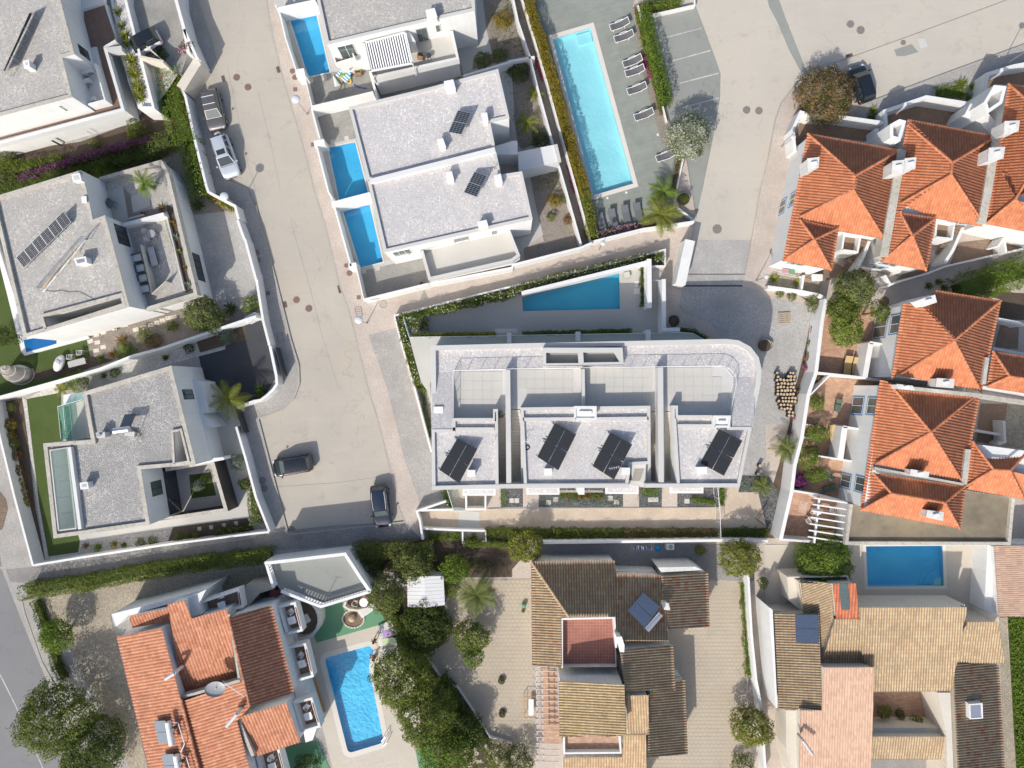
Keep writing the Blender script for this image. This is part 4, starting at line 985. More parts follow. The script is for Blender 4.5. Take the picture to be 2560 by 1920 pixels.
# manholes and drains
for lab,tile,s,r,mt in (('round rust-red manhole cover on the road beside the grey estate car','00',"2045,668",.3,'rust'),('round rust-red manhole cover on the road, lower right of its twin near the top','00',"2143,753",.3,'rust'),
 ('round manhole cover mid-road, upper left of a pair','11',"350,932",.3,'rust'),('round manhole cover mid-road, lower right of a pair','11',"457,1006",.31,'rust'),
 ('dark round cover in the shaded walk, upper one by the villa gate','00',"1698,620",.3,'iron'),('dark round cover in the shaded walk, lower one by the villa gate','00',"1665,675",.3,'iron'),
 ('small dark round cover on the west walk, upper of two at the road bend','11',"10,527",.28,'iron'),('small dark round cover on the west walk, lower of two at the road bend','11',"18,590",.28,'iron'),
 ('dark round cover on the walk left of the car park, upper one','12',"57,832",.33,'iron'),('dark round cover on the walk left of the car park, lower one','12',"72,898",.33,'iron'),
 ('round iron cover at the lower left corner of the car park','12',"378,1310",.4,'iron'),('dark cover inside the car park corner','12',"303,1260",.36,'iron'),
 ('left round cover in the shaded alley','02',"456,1617",.36,'iron'),('right round cover in the shaded alley','02',"592,1600",.36,'iron'),
 ('left iron cover on the square by the white-blossom tree','20',"2027,950",.33,'iron'),('right iron cover on the square by the white-blossom tree','20',"2133,957",.33,'iron'),
 ('upper iron cover on the square near the top','30',"712,208",.33,'iron'),('lower iron cover on the square near the top','30',"800,260",.36,'iron'),('small cover with a pale ring in the square','30',"1168,368",.22,'iron'),
 ('worn round cover on the drive to the square','21',"1772,320",.42,'iron'),('rust cover on the pink walk by the pool gate','10',"318,618",.24,'rust'),('rust cover on the pink walk below the pool gate','10',"340,672",.24,'rust'),
 ('rust cover on the pink walk by the lower gate, upper','11',"783,637",.2,'rust'),('rust cover on the pink walk by the lower gate, lower','11',"810,702",.26,'rust'),('pale round stone cover beside the lamp at the path mouth','11',"1102,968",.36,'kerb'),
 ('round cover under the upper left of the path','31',"1003,945",.45,'rust')):
 b=P1(tile,s);q=disc('manhole_cover',lab,'manhole cover',b,r,mt,.118 if mt != 'x' else .03,group='manhole covers in roads and walks')
def drain(lab,tile,s,rz,L=.62,w=.32,z=.012):
 b=P1(tile,s);t=thing('storm_drain',lab,'drain',(*b,0),rz,group='road drains');m=MB()
 for sg in (-1,1):m.box((b[0],b[1] ,z),(.001,.001,.001))
 m=MB();m.V=[];
 MB().box((0,0,z-.004),(L,w,.01)).build('pit',M['plastic_black']).parent=t
 for i in range(5):o=MB().box((-L/2+L*(i+.5)/5,0,z+.006),(L/9,w,.02)).build('grate_bar',M['rust']);o.parent=t
drain('rust-coloured road drain beside the upper walk','00',"1930,680",math.radians(105));drain('road drain beside the villa with inflatables','10',"196,606",math.radians(108),z=.12)
drain('long road drain right of the pair of mid-road covers','11',"724,840",math.radians(104),.8,z=.05);drain('road drain on the west kerb, left of the mid-road covers','11',"252,972",math.radians(104))
drain('road drain on the square by the coppery tree','30',"702,480",math.radians(17),.7)
for lab,tile,s in (('square rust cover on the walk near the villa corner','11',"890,911"),('square dark cover in the shaded west walk','11',"108,876"),('square brown cover below the pool gate','10',"342,776"),('square dark cover on the walk by the upper lamp','10',"495,1252")):
 b=P1(tile,s);t=thing('square_cover',lab,'manhole cover',(*b,0),0,group='square covers in the walks');MB().box((b[0],b[1],.112),(.34,.34,.025),.25).build('lid',M['rust'],t);MB().prism(inset(ccw(rounded([(b[0]-.19,b[1]-.19),(b[0]+.19,b[1]-.19),(b[0]+.19,b[1]+.19),(b[0]-.19,b[1]+.19)],.03)),-.02),.1,.108).build('frame',M['iron'],t)
def gridcover(lab,tile,s,rz,w=.9,h=1.2):
 b=P1(tile,s);t=thing('paved_cover',lab,'manhole cover',(*b,.105),rz,group='long covers with stone infill')
 m=MB()
 for x in (-w/2,w/2):m.box((x,0,.006),(.04,h,.012))
 for i in range(5):m.box((0,-h/2+h*i/4,.006),(w,.035,.012))
 o=m.build('frame',M['rust']);o.parent=t
gridcover('long barred cover at the mouth of the path','11',"890,1033",.2,.62,.95);gridcover('long barred cover in the shaded west walk','11',"215,1262",.25,.6,.95)
# street lamps: foot and globe both read in the picture
streetlamp('lamp with grey globe at the mouth of the path','11',"960,1135","890,1108",3.65)
streetlamp('lamp with flat globe on the walk by the top-left road, casting onto the villa yard','10',"447,992","343,862",3.7,.42)
streetlamp('lamp beside the flowering corner bush, globe over the west wall','01',"2070,125","1945,40",3.6,.42)
streetlamp('white lamp leaning in view at the far upper right','30',"2000,590","2212,440",4.0,.3)
streetlamp('lamp by the white wall left of the orange roofs','30',"115,1275","245,1160",2.9,.25)
streetlamp('small lamp above the pink hedge of the plank-deck pool','21',"750,500","778,425",3.2,.25)
streetlamp('lamp with red-tipped pole beside the lower entrance','21',"2105,770","2200,712",2.9,.22)
# ---------------------------------------------------------------- top-left villa
def W2(tile,s,z):return [Vector(v) for v in P(tile,s,z)]
p1=P('00',"505,-400 520,0 640,465 535,495 620,835 0,1000 -900,1240 -900,-400",6.5)
v1=flatvilla('flat_roof_villa','white villa with gravel roof at the top left corner, brown plank terrace beside it',p1,6.5,6.25,cap='cap_old',base=0)
dk=ccw(P('00',"560,-400 650,-50 905,20 1000,340 905,402 1065,945 -900,1480 -900,-400",3.1));MB().prism(dk,0,3.05).build('terrace_block',M['white'],v1)
MB().flat(ccw(P('00',"560,-400 680,60 890,10 1000,340 905,402 1040,930 780,1000 -900,1440 -900,-400",3.1)),3.06).build('terrace_floor',M['brown_deck'],v1)
MB().strip(P('00',"1000,352 905,408 1062,945 0,1232 -900,1478",3.7),.28,3.0,3.7).build('parapet',M['capw'],v1)
MB().prism(ccw(P('00',"780,410 830,400 950,890 760,905 ",3.3)),3.05,3.25).build('porch_slab',M['capw'],v1)
MB().strip(P('00',"815,545 905,862 755,900",4.3),.12,3.0,4.3).build('porch_wall',M['white'],v1)
MB().prism(ccw(P('00',"660,0 905,-20 905,20 690,90",3.4)),3.06,3.4).build('ledge',M['capw'],v1)
winpx(v1,p1[1],p1[2],'00',"668,375 780,530",glass='window_dark',frame='metal_dark',bars=1)
winpx(v1,p1[5],p1[4],'00',"500,915 595,955",glass='window_dark',bars=0)
A,B=P('00',"0,1232 1062,945",3.7);winpx(v1,A,B,'00',"745,1130 810,1165",glass='window_dark',bars=0);winpx(v1,A,B,'00',"440,1215 590,1280",glass='window_dark',frame='metal_dark',bars=2)
MB().prism(ccw(P('00',"950,-300 1085,-300 1085,0 1335,945 1190,935 1100,700 950,0",2.6)),0,2.5).build('planter',M['white'],v1)
MB().flat(ccw(P('00',"965,-200 1060,-200 1075,30 1280,850 1180,880 1090,640 1000,350",2.55)),2.52).build('planter_soil',M['pebble'],v1)
MB().strip(P('00',"1085,-300 1085,0 1325,930 1195,925",3.0),.22,0,3.0).build('planter_wall',M['white'],v1)
MB().prism(ccw(P('00',"905,410 1045,395 1055,440 930,445",3.8)),3.0,3.8).build('planter_step',M['cap'],v1)
for i,(s,r) in enumerate((("1000,85",.55),("1035,210",.5),("1070,350",.75),("1100,480",.85),("1125,600",.95),("1165,720",.85),("1170,800",.8),("1060,290",.6))):
 for k in range(2 if r>.6 else 1):
  b=P1('00',s,3.0);rosette('agave',f'spiky agave in the raised bed of the top-left villa, {["topmost", "second from top", "third from top", "fourth, yellowish", "fifth, widest", "sixth, leaning", "lowest of the row", "small one between"][i]}'+(', shaded twin' if k else ''),'agave',(b[0]+k*.3,b[1]-k*.35),r*.95,'leaf_olive' if i<2 else 'leaf_lime',30,.045,.8,2.5,'agaves in the raised bed')
panels('row of solar panels seen edge-on on the top-left villa roof',P3('00',"45,600,6.45 280,105,6.45 255,108,7.5 28,612,7.5"),4,1,zfoot=6.3,lines=None)
chimney('white flue near the villa courtyard, top left roof','00',"203,530 245,520 252,572 210,584",6.25,7.2,lid='cap')
for lab,s in (('larger upper outdoor air conditioner on the villa side terrace',"740,600,1.0"),('middle outdoor air conditioner on the villa side terrace',"722,690,.8"),('lowest outdoor air conditioner by the porch wall',"770,850,.8")):
 a,b,w=s.split(',');c=P1('00',f"{a},{b}",4.0);t=thing('air_conditioner',lab,'air conditioner',(*c,3.05),.3,group='air conditioners of the top left villa')
 MB().box((0,0,.4),(float(w)+.1,.38,.75)).build('casing',M['plastic_white']).parent=t;MB().tube((.12,-.19,.4),(.12,-.21,.4),.27,14).build('fan_grille',M['plastic_grey']).parent=t
t=thing('toy_digger','yellow toy on the narrow paved strip south of the top left villa','toy',(*P1('00',"210,1140",.3),0));MB().box((0,0,.2),(.7,.35,.3),.3).build('body',M['fl_yellow']).parent=t;MB().path([(.3,0,.3),(.7,.1,.5),(1.0,.3,.25)],.06).build('arm',M['fl_yellow']).parent=t
# raised drive of the neighbour with the white car
dr=ccw(P('00',"1085,-300 1500,-300 1520,0 1585,250 1620,470 1560,640 1380,560 1350,900 1290,900 1180,440 1110,0",1.8))
sheet('driveway',dr,1.75,M['grit']);MB().sides(dr,0,1.75).build('retaining_wall',M['white'],kind='structure')
gw=gwall('tall white wall right of the raised drive with the white car',P('00',"1500,-300 1520,0 1590,252 1625,455",2.6),2.6,.3)
MB().strip(P('00',"1590,252 1700,500 1712,515",2.6),.25,0,2.6).build('pier',M['white'],gw)
gwall('cream wall with two grey meter doors by the raised drive',P('00',"1705,530 1560,760 ",2.2),2.2,.9,mat='cream',cap=None)
gwall('cream beam and wall across the small carport',P('00',"1195,485 1410,530",3.6),3.6,.22,mat='cream');gwall('low cream screen beside the white car',P('00',"1265,400 1380,500",3.2),3.2,.12,mat='cream')
sheet('carport_floor',ccw(P('00',"1210,540 1400,560 1540,640 1380,870 1300,880",1.8)),1.77,M['terrace_g'])
M['p_white']=plain('white_car_paint',(.72,.73,.74),.3,0,1);M['p_grey']=plain('grey_brown_car_paint',(.17,.16,.155),.3,.5,1);M['p_silver']=plain('silver_car_paint',(.66,.70,.74),.28,.4,1);M['p_black']=plain('black_car_paint',(.014,.018,.024),.2,.2,1);M['p_navy']=plain('dark_blue_car_paint',(.012,.022,.045),.2,.2,1)
car('white hatchback with dark roof on the shaded raised drive',P1('00',"1075,455",2.5),P1('00',"1372,300",2.5),1.7,1.5,M['p_white'],z=1.76,paint2=M['p_black'])
b=P1('00',"1400,470",2);plant('shrub','dark green shrub on the raised drive near the white car','shrub',b,.6,.6,'leaf_dark',z=1.75,n=6)
b=P1('00',"1600,400",2.4);plant('oleander','pale pink blossoming shrub at the end of the tall drive wall','shrub',b,.9,.8,'leaf_olive',z=1.75,n=6,flowers='fl_pink',fl_n=250,fl_size=.14)
# cars on the road
car('grey-brown estate car with two pale roof bars, parked by the lay-by',P1('z_500_210_160',"620,1600",.6),P1('z_500_210_160',"310,200",.7),1.86,1.48,M['p_grey'],bars=2,glass='window',hood=.27,ws=.17)
car('silver off-road car with spare wheel and sunroof, parked nose down the road',P1('z_510_330_160',"1010,1590",.5),P1('z_510_330_160',"480,110",.8),1.85,1.72,M['p_silver'],hood=.27,ws=.15,sunroof=True,spare=True,rails='metal_dark',belt=.56)
car('black hatchback parked across the car park, nose to the west kerb',P1('z_660_1080_160',"330,1260",.5),P1('z_660_1080_160',"1680,1030",.6),1.82,1.5,M['p_black'],hood=.19,ws=.17,glass='window')
car('dark blue estate car with silver roof rails at the foot of the car park',P1('z_900_1200_160',"830,1620",.5),P1('z_900_1200_160',"640,160",.6),1.86,1.5,M['p_navy'],hood=.27,ws=.15,rails='metal_white',glass='window')
car('very dark green car beside the coppery tree on the upper right',P1('z_2090_140_160',"640,360",.5),P1('z_2090_140_160',"1080,1600",.6),1.84,1.5,M['p_black'],hood=.22,ws=.16)
# ---------------------------------------------------------------- villa on the left with the long solar row
p2=P('00',"700,1472 748,1659",6.7)+P('01',"800,242 905,203 1115,990 207,1256 -75,50",6.7)
court2=P('01',"372,1072 1058,888 1082,972 405,1188",6.5)
v2=flatvilla('flat_roof_villa','white villa on the left with pale gravel roof, long solar row and side terrace',p2,6.7,6.4,.3,cap='cap_old',roof='gravel_roof',holes=[court2])
MB().strip(ccw(court2)+[ccw(court2)[0]],.25,6.4,6.72).build('court_parapet',M['cap_old'],v2);MB().flat(ccw(court2),3.2).build('court_floor',M['terrace'],v2)
for i in range(14):a=P1('01',f"{620+i*18},{1105-i*5}",3.3);MB().box((a[0],a[1],3.3),(.08,.8,.1),.25).build('slat',M['wood_grey'],v2)
lo=P('00',"700,1490 858,1545 1385,1397",3.9)+P('01',"1445,-150 1690,880 1255,1012 1105,990 905,203 800,242 748,0",3.9)
MB().sides(ccw(lo),0,3.85).build('lower_wall',M['white'],v2)
lop=ccw(lo);MB().flat(lop,3.2).build('terrace_floor',M['gravel_roof'],v2)
MB().strip(P('00',"858,1545 1385,1397",3.9)+P('01',"1440,-170 1690,880 1255,1012",3.9),.32,3.1,3.9).build('lower_parapet',M['cap_old'],v2)
def fl(root,name,tile,s,z,mat):return MB().flat(ccw(P(tile,s,z)),z).build(name,M[mat],root)
fl(v2,'terrace_paving','01',"820,60 1060,-60 1110,230 1060,290 930,200 860,200",3.22,'terrace_g');fl(v2,'court_paving','01',"1130,40 1290,-30 1300,120 1150,180",3.24,'terrace')
fl(v2,'planter_soil','01',"1060,-50 1130,30 1150,180 1240,170 1240,215 1110,235",3.23,'bed_grey');fl(v2,'planter_soil','01',"1240,165 1440,110 1460,170 1250,215",3.23,'bed_grey');fl(v2,'planter_soil','01',"1440,110 1490,130 1650,850 1600,870 1450,200",3.24,'bed')
MB().strip(P('01',"1055,285 1415,190",4.3),.3,3.2,4.3).build('terrace_wall',M['white'],v2)
MB().strip(P('01',"1110,230 1240,195",3.6),.15,3.2,3.6).build('planter_kerb',M['cap'],v2);MB().strip(P('01',"1430,170 1590,850",3.6),.12,3.2,3.6).build('planter_kerb',M['cap'],v2)
MB().strip(P('01',"1212,455 1312,880 1430,770",4.3),.06,3.2,4.3).build('screen',M['cream'],v2)
slabs(v2,P('01',"1370,215 1430,200 1580,840 1520,860",3.25),.5,.5,.28,'cap_old',3.23,maxn=60)
E2=[P1('01',"905,203",6.7),P1('01',"1115,990",6.7)];winpx(v2,E2[0],E2[1],'01',"980,270 1130,480",zmin=3.3,glass='window_dark',frame='metal_dark',bars=2)
LW=[P1('01',"1445,-150",3.9),P1('01',"1690,880",3.9)];winpx(v2,LW[0],LW[1],'01',"1655,520 1775,780",glass='window_dark',frame='metal_dark',bars=3);winpx(v2,P1('01',"1255,1012",3.9),P1('01',"1690,880",3.9),'01',"1370,1010 1560,1040",glass='window',frame='metal',bars=4)
panels('long row of six grid-lined solar panels on the left villa',P3('01',"135,568,7.4 548,165,7.4 615,262,6.8 205,658,6.8"),6,1,lines=(2,8),zfoot=6.4)
panels('second solar row of the left villa, seen almost edge-on with tan rail',P3('01',"308,815,7.9 700,372,7.9 715,395,7.0 340,845,7.0"),4,1,mat='steel',lines=None,zfoot=6.4)
t=thing('roof_rail','long pale rail lying on the left villa roof below the tilted row','rail',(*P1('01',"550,640",6.5),6.4));MB().strip(P('01',"372,862 738,412",6.6),.1,6.42,6.6).build('beam',M['frame_white'],t);MB().strip(P('01',"372,840 690,480",6.45),.35,6.42,6.45).build('board',M['wood_pale'],t)
chimney('white chimney of the left villa between the second solar row and the edge','01',"640,580 735,560 748,612 665,632",6.4,7.3,lid='metal');chimney('small vent box at the top of the left villa roof','00',"620,1512 685,1500 700,1560 635,1570",6.7,7.3,lid='cap')
chimney('short white vent box near the notch of the left villa roof','01',"705,45 740,38 745,85 712,90",6.4,6.9)
t=thing('roof_cable','dark cable snaking over the left villa roof gravel','cable',(*P1('01',"600,880",6.5),6.4));MB().path([(*q,6.46) for q in P('01',"385,850 460,860 530,850 600,865 680,860 760,900 810,930 870,935",6.46)],.02,4).build('cable_run',M['plastic_black'],t)
def armchair(label,xy,z,rz,s=.8,cush='fabric_grey',frame='fabric_grey',group=None):
 t=thing('armchair',label,'armchair',(*xy,z),rz,group=group);ps=[]
 ps.append(MB().box((0,0,.3),(s,s,.25)).build('seat',M[cush]));ps.append(MB().box((-s*.42,0,.55),(.14,s,.45)).build('backrest',M[frame]))
 for sg in (-1,1):ps.append(MB().box((0,sg*s*.46,.42),(s,.1,.3)).build('armrest',M[frame]))
 for o in ps:o.parent=t
 return t
for lab,s in (('topmost',"1170,568"),('second',"1196,658"),('third',"1218,745"),('lowest and largest',"1236,838")):armchair(f'white-cushioned armchair on the left villa terrace, {lab} of four in a row',P1('01',s,3.8),3.2,math.radians(14),.85,'fabric_white','fabric_dark',group='armchairs on the villa terrace')
t=thing('low_table','long pale table on the left villa terrace facing the armchairs','table',(*P1('01',"1315,555",3.7),3.2),math.radians(-75));
for x in (-.45,.45):MB().box((x,0,.42),(.88,.62,.06)).build('tabletop',M['fabric_grey']).parent=t
MB().box((0,0,.2),(1.6,.4,.38)).build('base',M['metal_dark']).parent=t
t=put(table('round grey table on the left villa terrace',.75,.75,.7,'plastic_grey',True,'metal_dark',hole=False),P1('01',"1306,360",3.9),3.2)
armchair('small pale chair above the round terrace table',P1('01',"1240,335",3.7),3.2,2.8,.5,'fabric_white','fabric_grey');armchair('small pale chair below the round terrace table',P1('01',"1258,403",3.7),3.2,3.4,.5,'fabric_white','fabric_grey')
t=put(table('dark round table with chairs in the shaded upper court of the left villa',.7,.7,.7,'fabric_dark',True,'metal_dark',hole=False),P1('01',"955,105",3.8),3.2);armchair('dark chair at the shaded court table',P1('01',"930,80",3.6),3.2,2,.45,'fabric_dark','fabric_dark')
palm('fan-leaved palm in the small white court of the left villa',P1('00',"1240,1575",5.0),1.6,1.35,16,'leaf_bright',z=3.2,leaflet=.4);
for s,r,m_ in (("1380,130",.55,'leaf_rust'),("1480,265",.5,'leaf_rust'),("1510,385",.45,'leaf_blue'),("1540,510",.3,'leaf_lime'),("1620,800",.45,'leaf_blue'),("1590,650",.25,'leaf_rust'),("1220,185",.35,'leaf_rust')):
 rosette('succulent','spiky succulent in the terrace planter at '+{'leaf_rust':'its dry reddish state','leaf_blue':'its blue-green state','leaf_lime':'its pale green state'}[m_]+', '+{"1380,130":"nearest the palm court","1480,265":"under the court wall","1510,385":"upper blue one","1540,510":"slim one mid-planter","1620,800":"lowest in the planter","1590,650":"flat one above the lowest","1220,185":"left of the wall end"}[s],'succulent',P1('01',s,3.6),r,m_,16,.05,.5,3.24,'succulents in the terrace planter')
# white slab with raised blue pool at its lower left corner
sl=ccw(P('01',"-60,350 -20,600 175,1370 200,1412 290,1388 760,1262 740,1200 500,1240 200,1180",.6));t2=thing('pool_terrace','white slab round the left villa with a deep blue plunge pool at its corner','terrace',(*cen(sl),0))
MB().prism(sl,0,.45).build('slab',M['white'],t2);MB().flat(P('01',"195,1280 480,1225 480,1310 430,1325 218,1385",.6),.47).build('water',plain('deep_blue_water',(.01,.13,.36),.08,0,1),t2)
# grounds west
sheet('lawn',ccw(P('01',"-300,500 0,600 190,1400 750,1265 800,1480 620,1600 -60,1800 -400,1800")),.12,M['lawn'])
sheet('stony_bed',ccw(P('01',"750,1220 1560,1000 1700,1100 2100,1000 2130,1110 1150,1410 800,1480")),.125,M['bed_grey'],label=None)
sheet('planting_bed',ccw(PP(('01',"0,1560 200,1640 620,1575 1000,1450 800,1420 600,1500 280,1560 100,1600"))),.13,M['bed'])
for i,s in enumerate("840,1235 900,1215 790,1290 850,1300 1000,1180 1090,1150 1180,1190 1250,1170 1310,1150 1360,1130 1410,1110 1460,1090 1510,1080 840,1370 900,1340".split()):
 MB().box((*P1('01',s),.14),(.55,.38,.05),.25+random.uniform(-.15,.15)).build('stepping_stone',M['cream'],kind='structure')
sheet('grey_yard',ccw(PP(('01',"1560,215 2035,160 2212,700"),('11',"-5,1000"),('01',"2120,900 1850,960 1700,860"))),.12,M['cobble'])
sheet('garden_soil',ccw(PP(('00',"1050,1659 1380,1400 1500,1300 1640,1130 1780,1659"),('01',"2030,100 2040,160 1560,215 1470,-30"))),.125,M['bed_grey'])
sheet('hedge_bed',ccw(P('00',"1280,900 1560,640 1640,1130 1400,1400 900,1560 0,1900 -400,1700 -200,1350 700,1230 1180,1050")),.122,M['bed'])
sheet('dark_driveway',ccw(PP(('01',"1720,1412 1950,1340 2110,1160 2212,1100"),('11',"60,1120 130,1330 180,1600"),('12',"100,70 0,160"),('02',"2050,200 1900,250 1790,0"),('01',"1760,1600"))),.121,M['asphalt_dark'])
sheet('mulch_bed',ccw(P('01',"1700,1290 2110,1130 2145,1275 1735,1385")),.128,M['bed']);sheet('pebble_bed',ccw(P('01',"1200,1430 1700,1280 1735,1390 1950,1340 1950,1360 1500,1480 1060,1640 850,1600")),.124,M['pebble'])
wl=dict(mat='white');CW=gwall('white wall with coping between the left villa and the villa below',P('02',"-400,240 -60,130 480,-20",1.9)+P('01',"860,1530 1150,1415 1400,1350 2110,1108 2212,1075",1.9),1.9,.25)
gwall('white boundary wall along the shaded walk, beside the clipped hedge',P('00',"1560,760 1600,830 1680,1200 1780,1600",1.9)+P('01',"1800,0 2030,120 2060,235",1.9),1.9,.24)
gwall('white yard wall with letter plates west of the road bend',P('01',"2045,240 2100,395",2.1)+P('01',"2120,420 2212,760",1.9),1.9,.24)
gwall('white wall curving round the dark driveway',P('01',"2205,690",1.7)+P('11',"60,1110 115,1325",1.7),1.7,.24);gwall('curved white wall at the road corner below the dark driveway',P('11',"120,1330 175,1590",1.6)+P('12',"180,0 150,45 100,95 40,140",1.6)+P('02',"2190,150 2050,205",1.6),1.6,.26)
gwall('low white wall piece below the olive tree',P('01',"2120,1110 2212,1060",1.4),1.4,.6)
t=thing('sliding_gate','dark sliding gate of the dark driveway','gate',(*P1('11',"200,1450"),0));MB().strip(P('11',"165,1340 230,1590",1.5),.06,.15,1.5).build('gate_leaf',M['metal_dark'],t)
# ---------------------------------------------------------------- villa with slab roof, lower left
p3=P('01',"1478,1502",6.3)+P('02',"1690,695 1215,735 1292,1215 465,1332 375,515 790,487 715,72",6.3)
sky3=P('02',"445,572 592,550 668,1243 520,1262",6.1);crt3=P('02',"1497,408 1572,392 1640,668 1512,690",6.1)
v3=flatvilla('flat_roof_villa','white villa lower left with old slab roof, glazed slot and inner patio',p3,6.3,6.05,.32,cap='cap_old',roof='gravel_old',holes=[sky3,crt3])
MB().flat(ccw(crt3),3.1).build('court_floor',M['terrace_g'],v3);MB().strip(ccw(crt3)+[ccw(crt3)[0]],.2,6.05,6.32).build('court_parapet',M['cap_old'],v3);MB().flat(ccw(sky3),3.1).build('stair_floor',M['terrace'],v3)
MB().strip(ccw(sky3)+[ccw(sky3)[0]],.12,6.05,6.32).build('skylight_kerb',M['cap'],v3);s3=ccw(sky3)
for i in range(5):
 q=[bil([Vector((*a,6.34)) for a in P('02',"445,572 592,550 668,1243 520,1262",6.34)],u,v) for u,v in ((0,i/5+.003),(1,i/5+.003),(1,(i+1)/5-.003),(0,(i+1)/5-.003))]
 MB().add(q,[(0,3,2,1)]).build('skylight_pane',M['glass'],v3)
MB().strip(P('02',"598,545 690,1255",6.5),.3,6.05,6.5).build('roof_upstand',M['capw'],v3)
for i in range(6):a=P1('02',f"{545+i*14},{840+i*0}",3.3);
MB().box((*P1('02',"590,1020",3.2),3.25),(1.3,4.6,.2),-.15).build('stair_flight',M['terrace_g'],v3)
for s in ("1540,455","1568,620"):b=P1('02',s,3.4);rosette('potted_succulent','round pot with dry succulent in the narrow roof court, '+('upper' if '455' in s else 'lower'),'potted plant',b,.3,'leaf_dry',12,.03,.3,3.12,'pots in the roof court')
MB().box((*P1('02',"1545,545",3.2),3.15),(.55,.9,.06),.1).build('mat',M['plastic_black'],v3)
# lower volumes
E3=P('02',"1215,735 1292,1215",6.3);winpx(v3,E3[0],E3[1],'02',"1298,850 1408,948",bars=1,frame='metal_dark');window(v3,E3[0],E3[1],.03,.97,.2,2.6,glass='window_dark',frame='metal_dark',bars=3)
E3b=P('01',"1478,1502",6.3)+P('02',"1690,695",6.3);winpx(v3,E3b[0],E3b[1],'02',"1570,48 1680,130",bars=1,frame='metal_dark')
pt=P('02',"1425,742 1842,668 1952,1090 1478,1158",2.7);MB().strip(P('02',"1425,742 1832,672 1950,1088 1478,1158",2.7),.34,0,2.65,1,0).build('patio_wall',[M['cap_old'],plain('dark_cladding',(.05,.042,.04),.6)],v3)
fl(v3,'patio_floor','02',"1300,700 1830,680 1935,1090 1420,1170",.14,'terrace_g');fl(v3,'pebble_border','02',"1605,762 1830,738 1882,975 1632,1020",.15,'pebble');fl(v3,'patio_grass','02',"1635,785 1820,762 1868,962 1655,990",.16,'lawn')
MB().prism(ccw(P('02',"1540,-60 1750,-20 1805,250 1750,255 1865,372 1768,380 1830,640 1930,632 1938,655 1690,700",2.9)),0,2.9).build('lower_wall',M['white'],v3)
sheet('paved_court',ccw(P('02',"1750,-50 1850,-20 2060,240 2150,640 2212,960 2140,1100 1960,1100 1940,660 1830,640")),.13,M['terrace_g'])
fl(v3,'balcony_floor','02',"500,200 720,130 755,470 575,492",3.2,'terrace');
railing('glass',P('02',"500,195 715,133",4.1),3.2,.95,glass='glass_rail',bars=False,parent=v3);railing('glass',P('02',"502,198 530,480",4.1),3.2,.95,glass='glass_rail',bars=False,parent=v3);railing('glass',P('02',"548,190 575,482",4.1),3.2,.95,glass='glass_rail',bars=False,parent=v3)
MB().prism(ccw(P('02',"545,95 715,70 750,470 575,490 545,200",3.2)),0,3.15).build('balcony_block',M['white'],v3)
t=thing('solar_water_heater','solar water heater with silver tank on the slab-roof villa','solar heater',(*P1('02',"1090,330",6.6),6.05));c=P3('02',"1078,262,6.3 1172,255,6.3 1125,378,7.4 1030,382,7.4");MB().add([v for v in c]+[v-Vector((0,0,.08)) for v in c],[(3,2,1,0),(0,1,5,4),(1,2,6,5),(2,3,7,6),(3,0,4,7)]).build('collector',M['solar_blue'],t)
a,b=P3('02',"985,408,7.6 1115,390,7.6");MB().tube(a,b,.28,16).build('tank',M['steel'],t,smooth=False);MB().path([P3('02',"1010,440,6.1")[0],a,b,P3('02',"1200,430,6.1")[0]],.03).build('stand',M['metal'],t);MB().box((*P1('02',"1120,430",6.4),6.25),(.9,.4,.35),-.1).build('ballast',M['cap'],t)
t=chimney('grey vent with round cowl on the slab roof','02',"832,425 900,418 905,460 840,462",6.05,6.9,mat='cap');MB().tube((*P1('02',"850,440",7.1),6.9),(*P1('02',"850,440",7.1),7.15),.17,12).build('cowl',M['metal'],t);chimney('white vent box lower on the slab roof','02',"692,858 752,850 762,900 700,908",6.05,6.9,lid='metal')
t=thing('aerial','fallen dark aerial next to the silver tank','aerial',(*P1('02',"1215,440",6.1),6.05));q=P1('02',"1215,440",6.1);[MB().tube((q[0]-.6*math.cos(a),q[1]-.6*math.sin(a),6.1),(q[0]+.5*math.cos(a),q[1]+.5*math.sin(a),6.16),.015,4).build('rod',M['metal_dark'],t) for a in (.3,-.6,-1.2,.9)]
# its garden
sheet('lawn',ccw(P('02',"240,132 530,65 545,480 700,1310 682,1450 430,1487 350,1050 280,520")),.135,M['lawn']);sheet('mulch_bed',ccw(P('02',"-20,170 205,115 240,420 310,1050 400,1520 330,1530 130,900")),.13,M['bed'])
sheet('pebble_edge',ccw(P('02',"200,110 240,140 290,560 350,1060 430,1500 400,1530 330,1060 245,430")),.14,M['pebble']);sheet('pebble_bed',ccw(P('02',"230,130 470,0 540,60 530,75")),.141,M['pebble'])
sheet('pebble_bed',ccw(P('02',"430,1487 690,1450 700,1350 1600,1240 1500,1370 690,1500 400,1530")),.138,M['pebble']);sheet('mulch_bed',ccw(P('02',"1500,1235 2140,1155 2212,1280 1450,1385")),.139,M['bed']);sheet('terrace_band',ccw(P('02',"680,1290 2140,1060 2160,1160 700,1352")),.137,M['terrace'])
sheet('terrace_band',ccw(P('02',"2060,240 2212,960 2140,1100 1960,1100 2040,1060")),.1375,M['terrace'])
for s in ("1730,1248","1830,1235","1940,1217","2045,1200"):MB().box((*P1('02',s),.15),(.38,.38,.04),.1).build('stepping_stone',M['terrace'],kind='structure')
gwall('white wall along the far left walk, west side of the slab-roof villa',P('02',"-70,130 0,470 130,1000 283,1567",1.7),1.7,.2,mat='white');sheet('walk_soil',ccw(P('02',"-300,700 -100,780 60,1000 75,1080 30,1250 -200,1400 -400,1400")),.11,M['soil'])
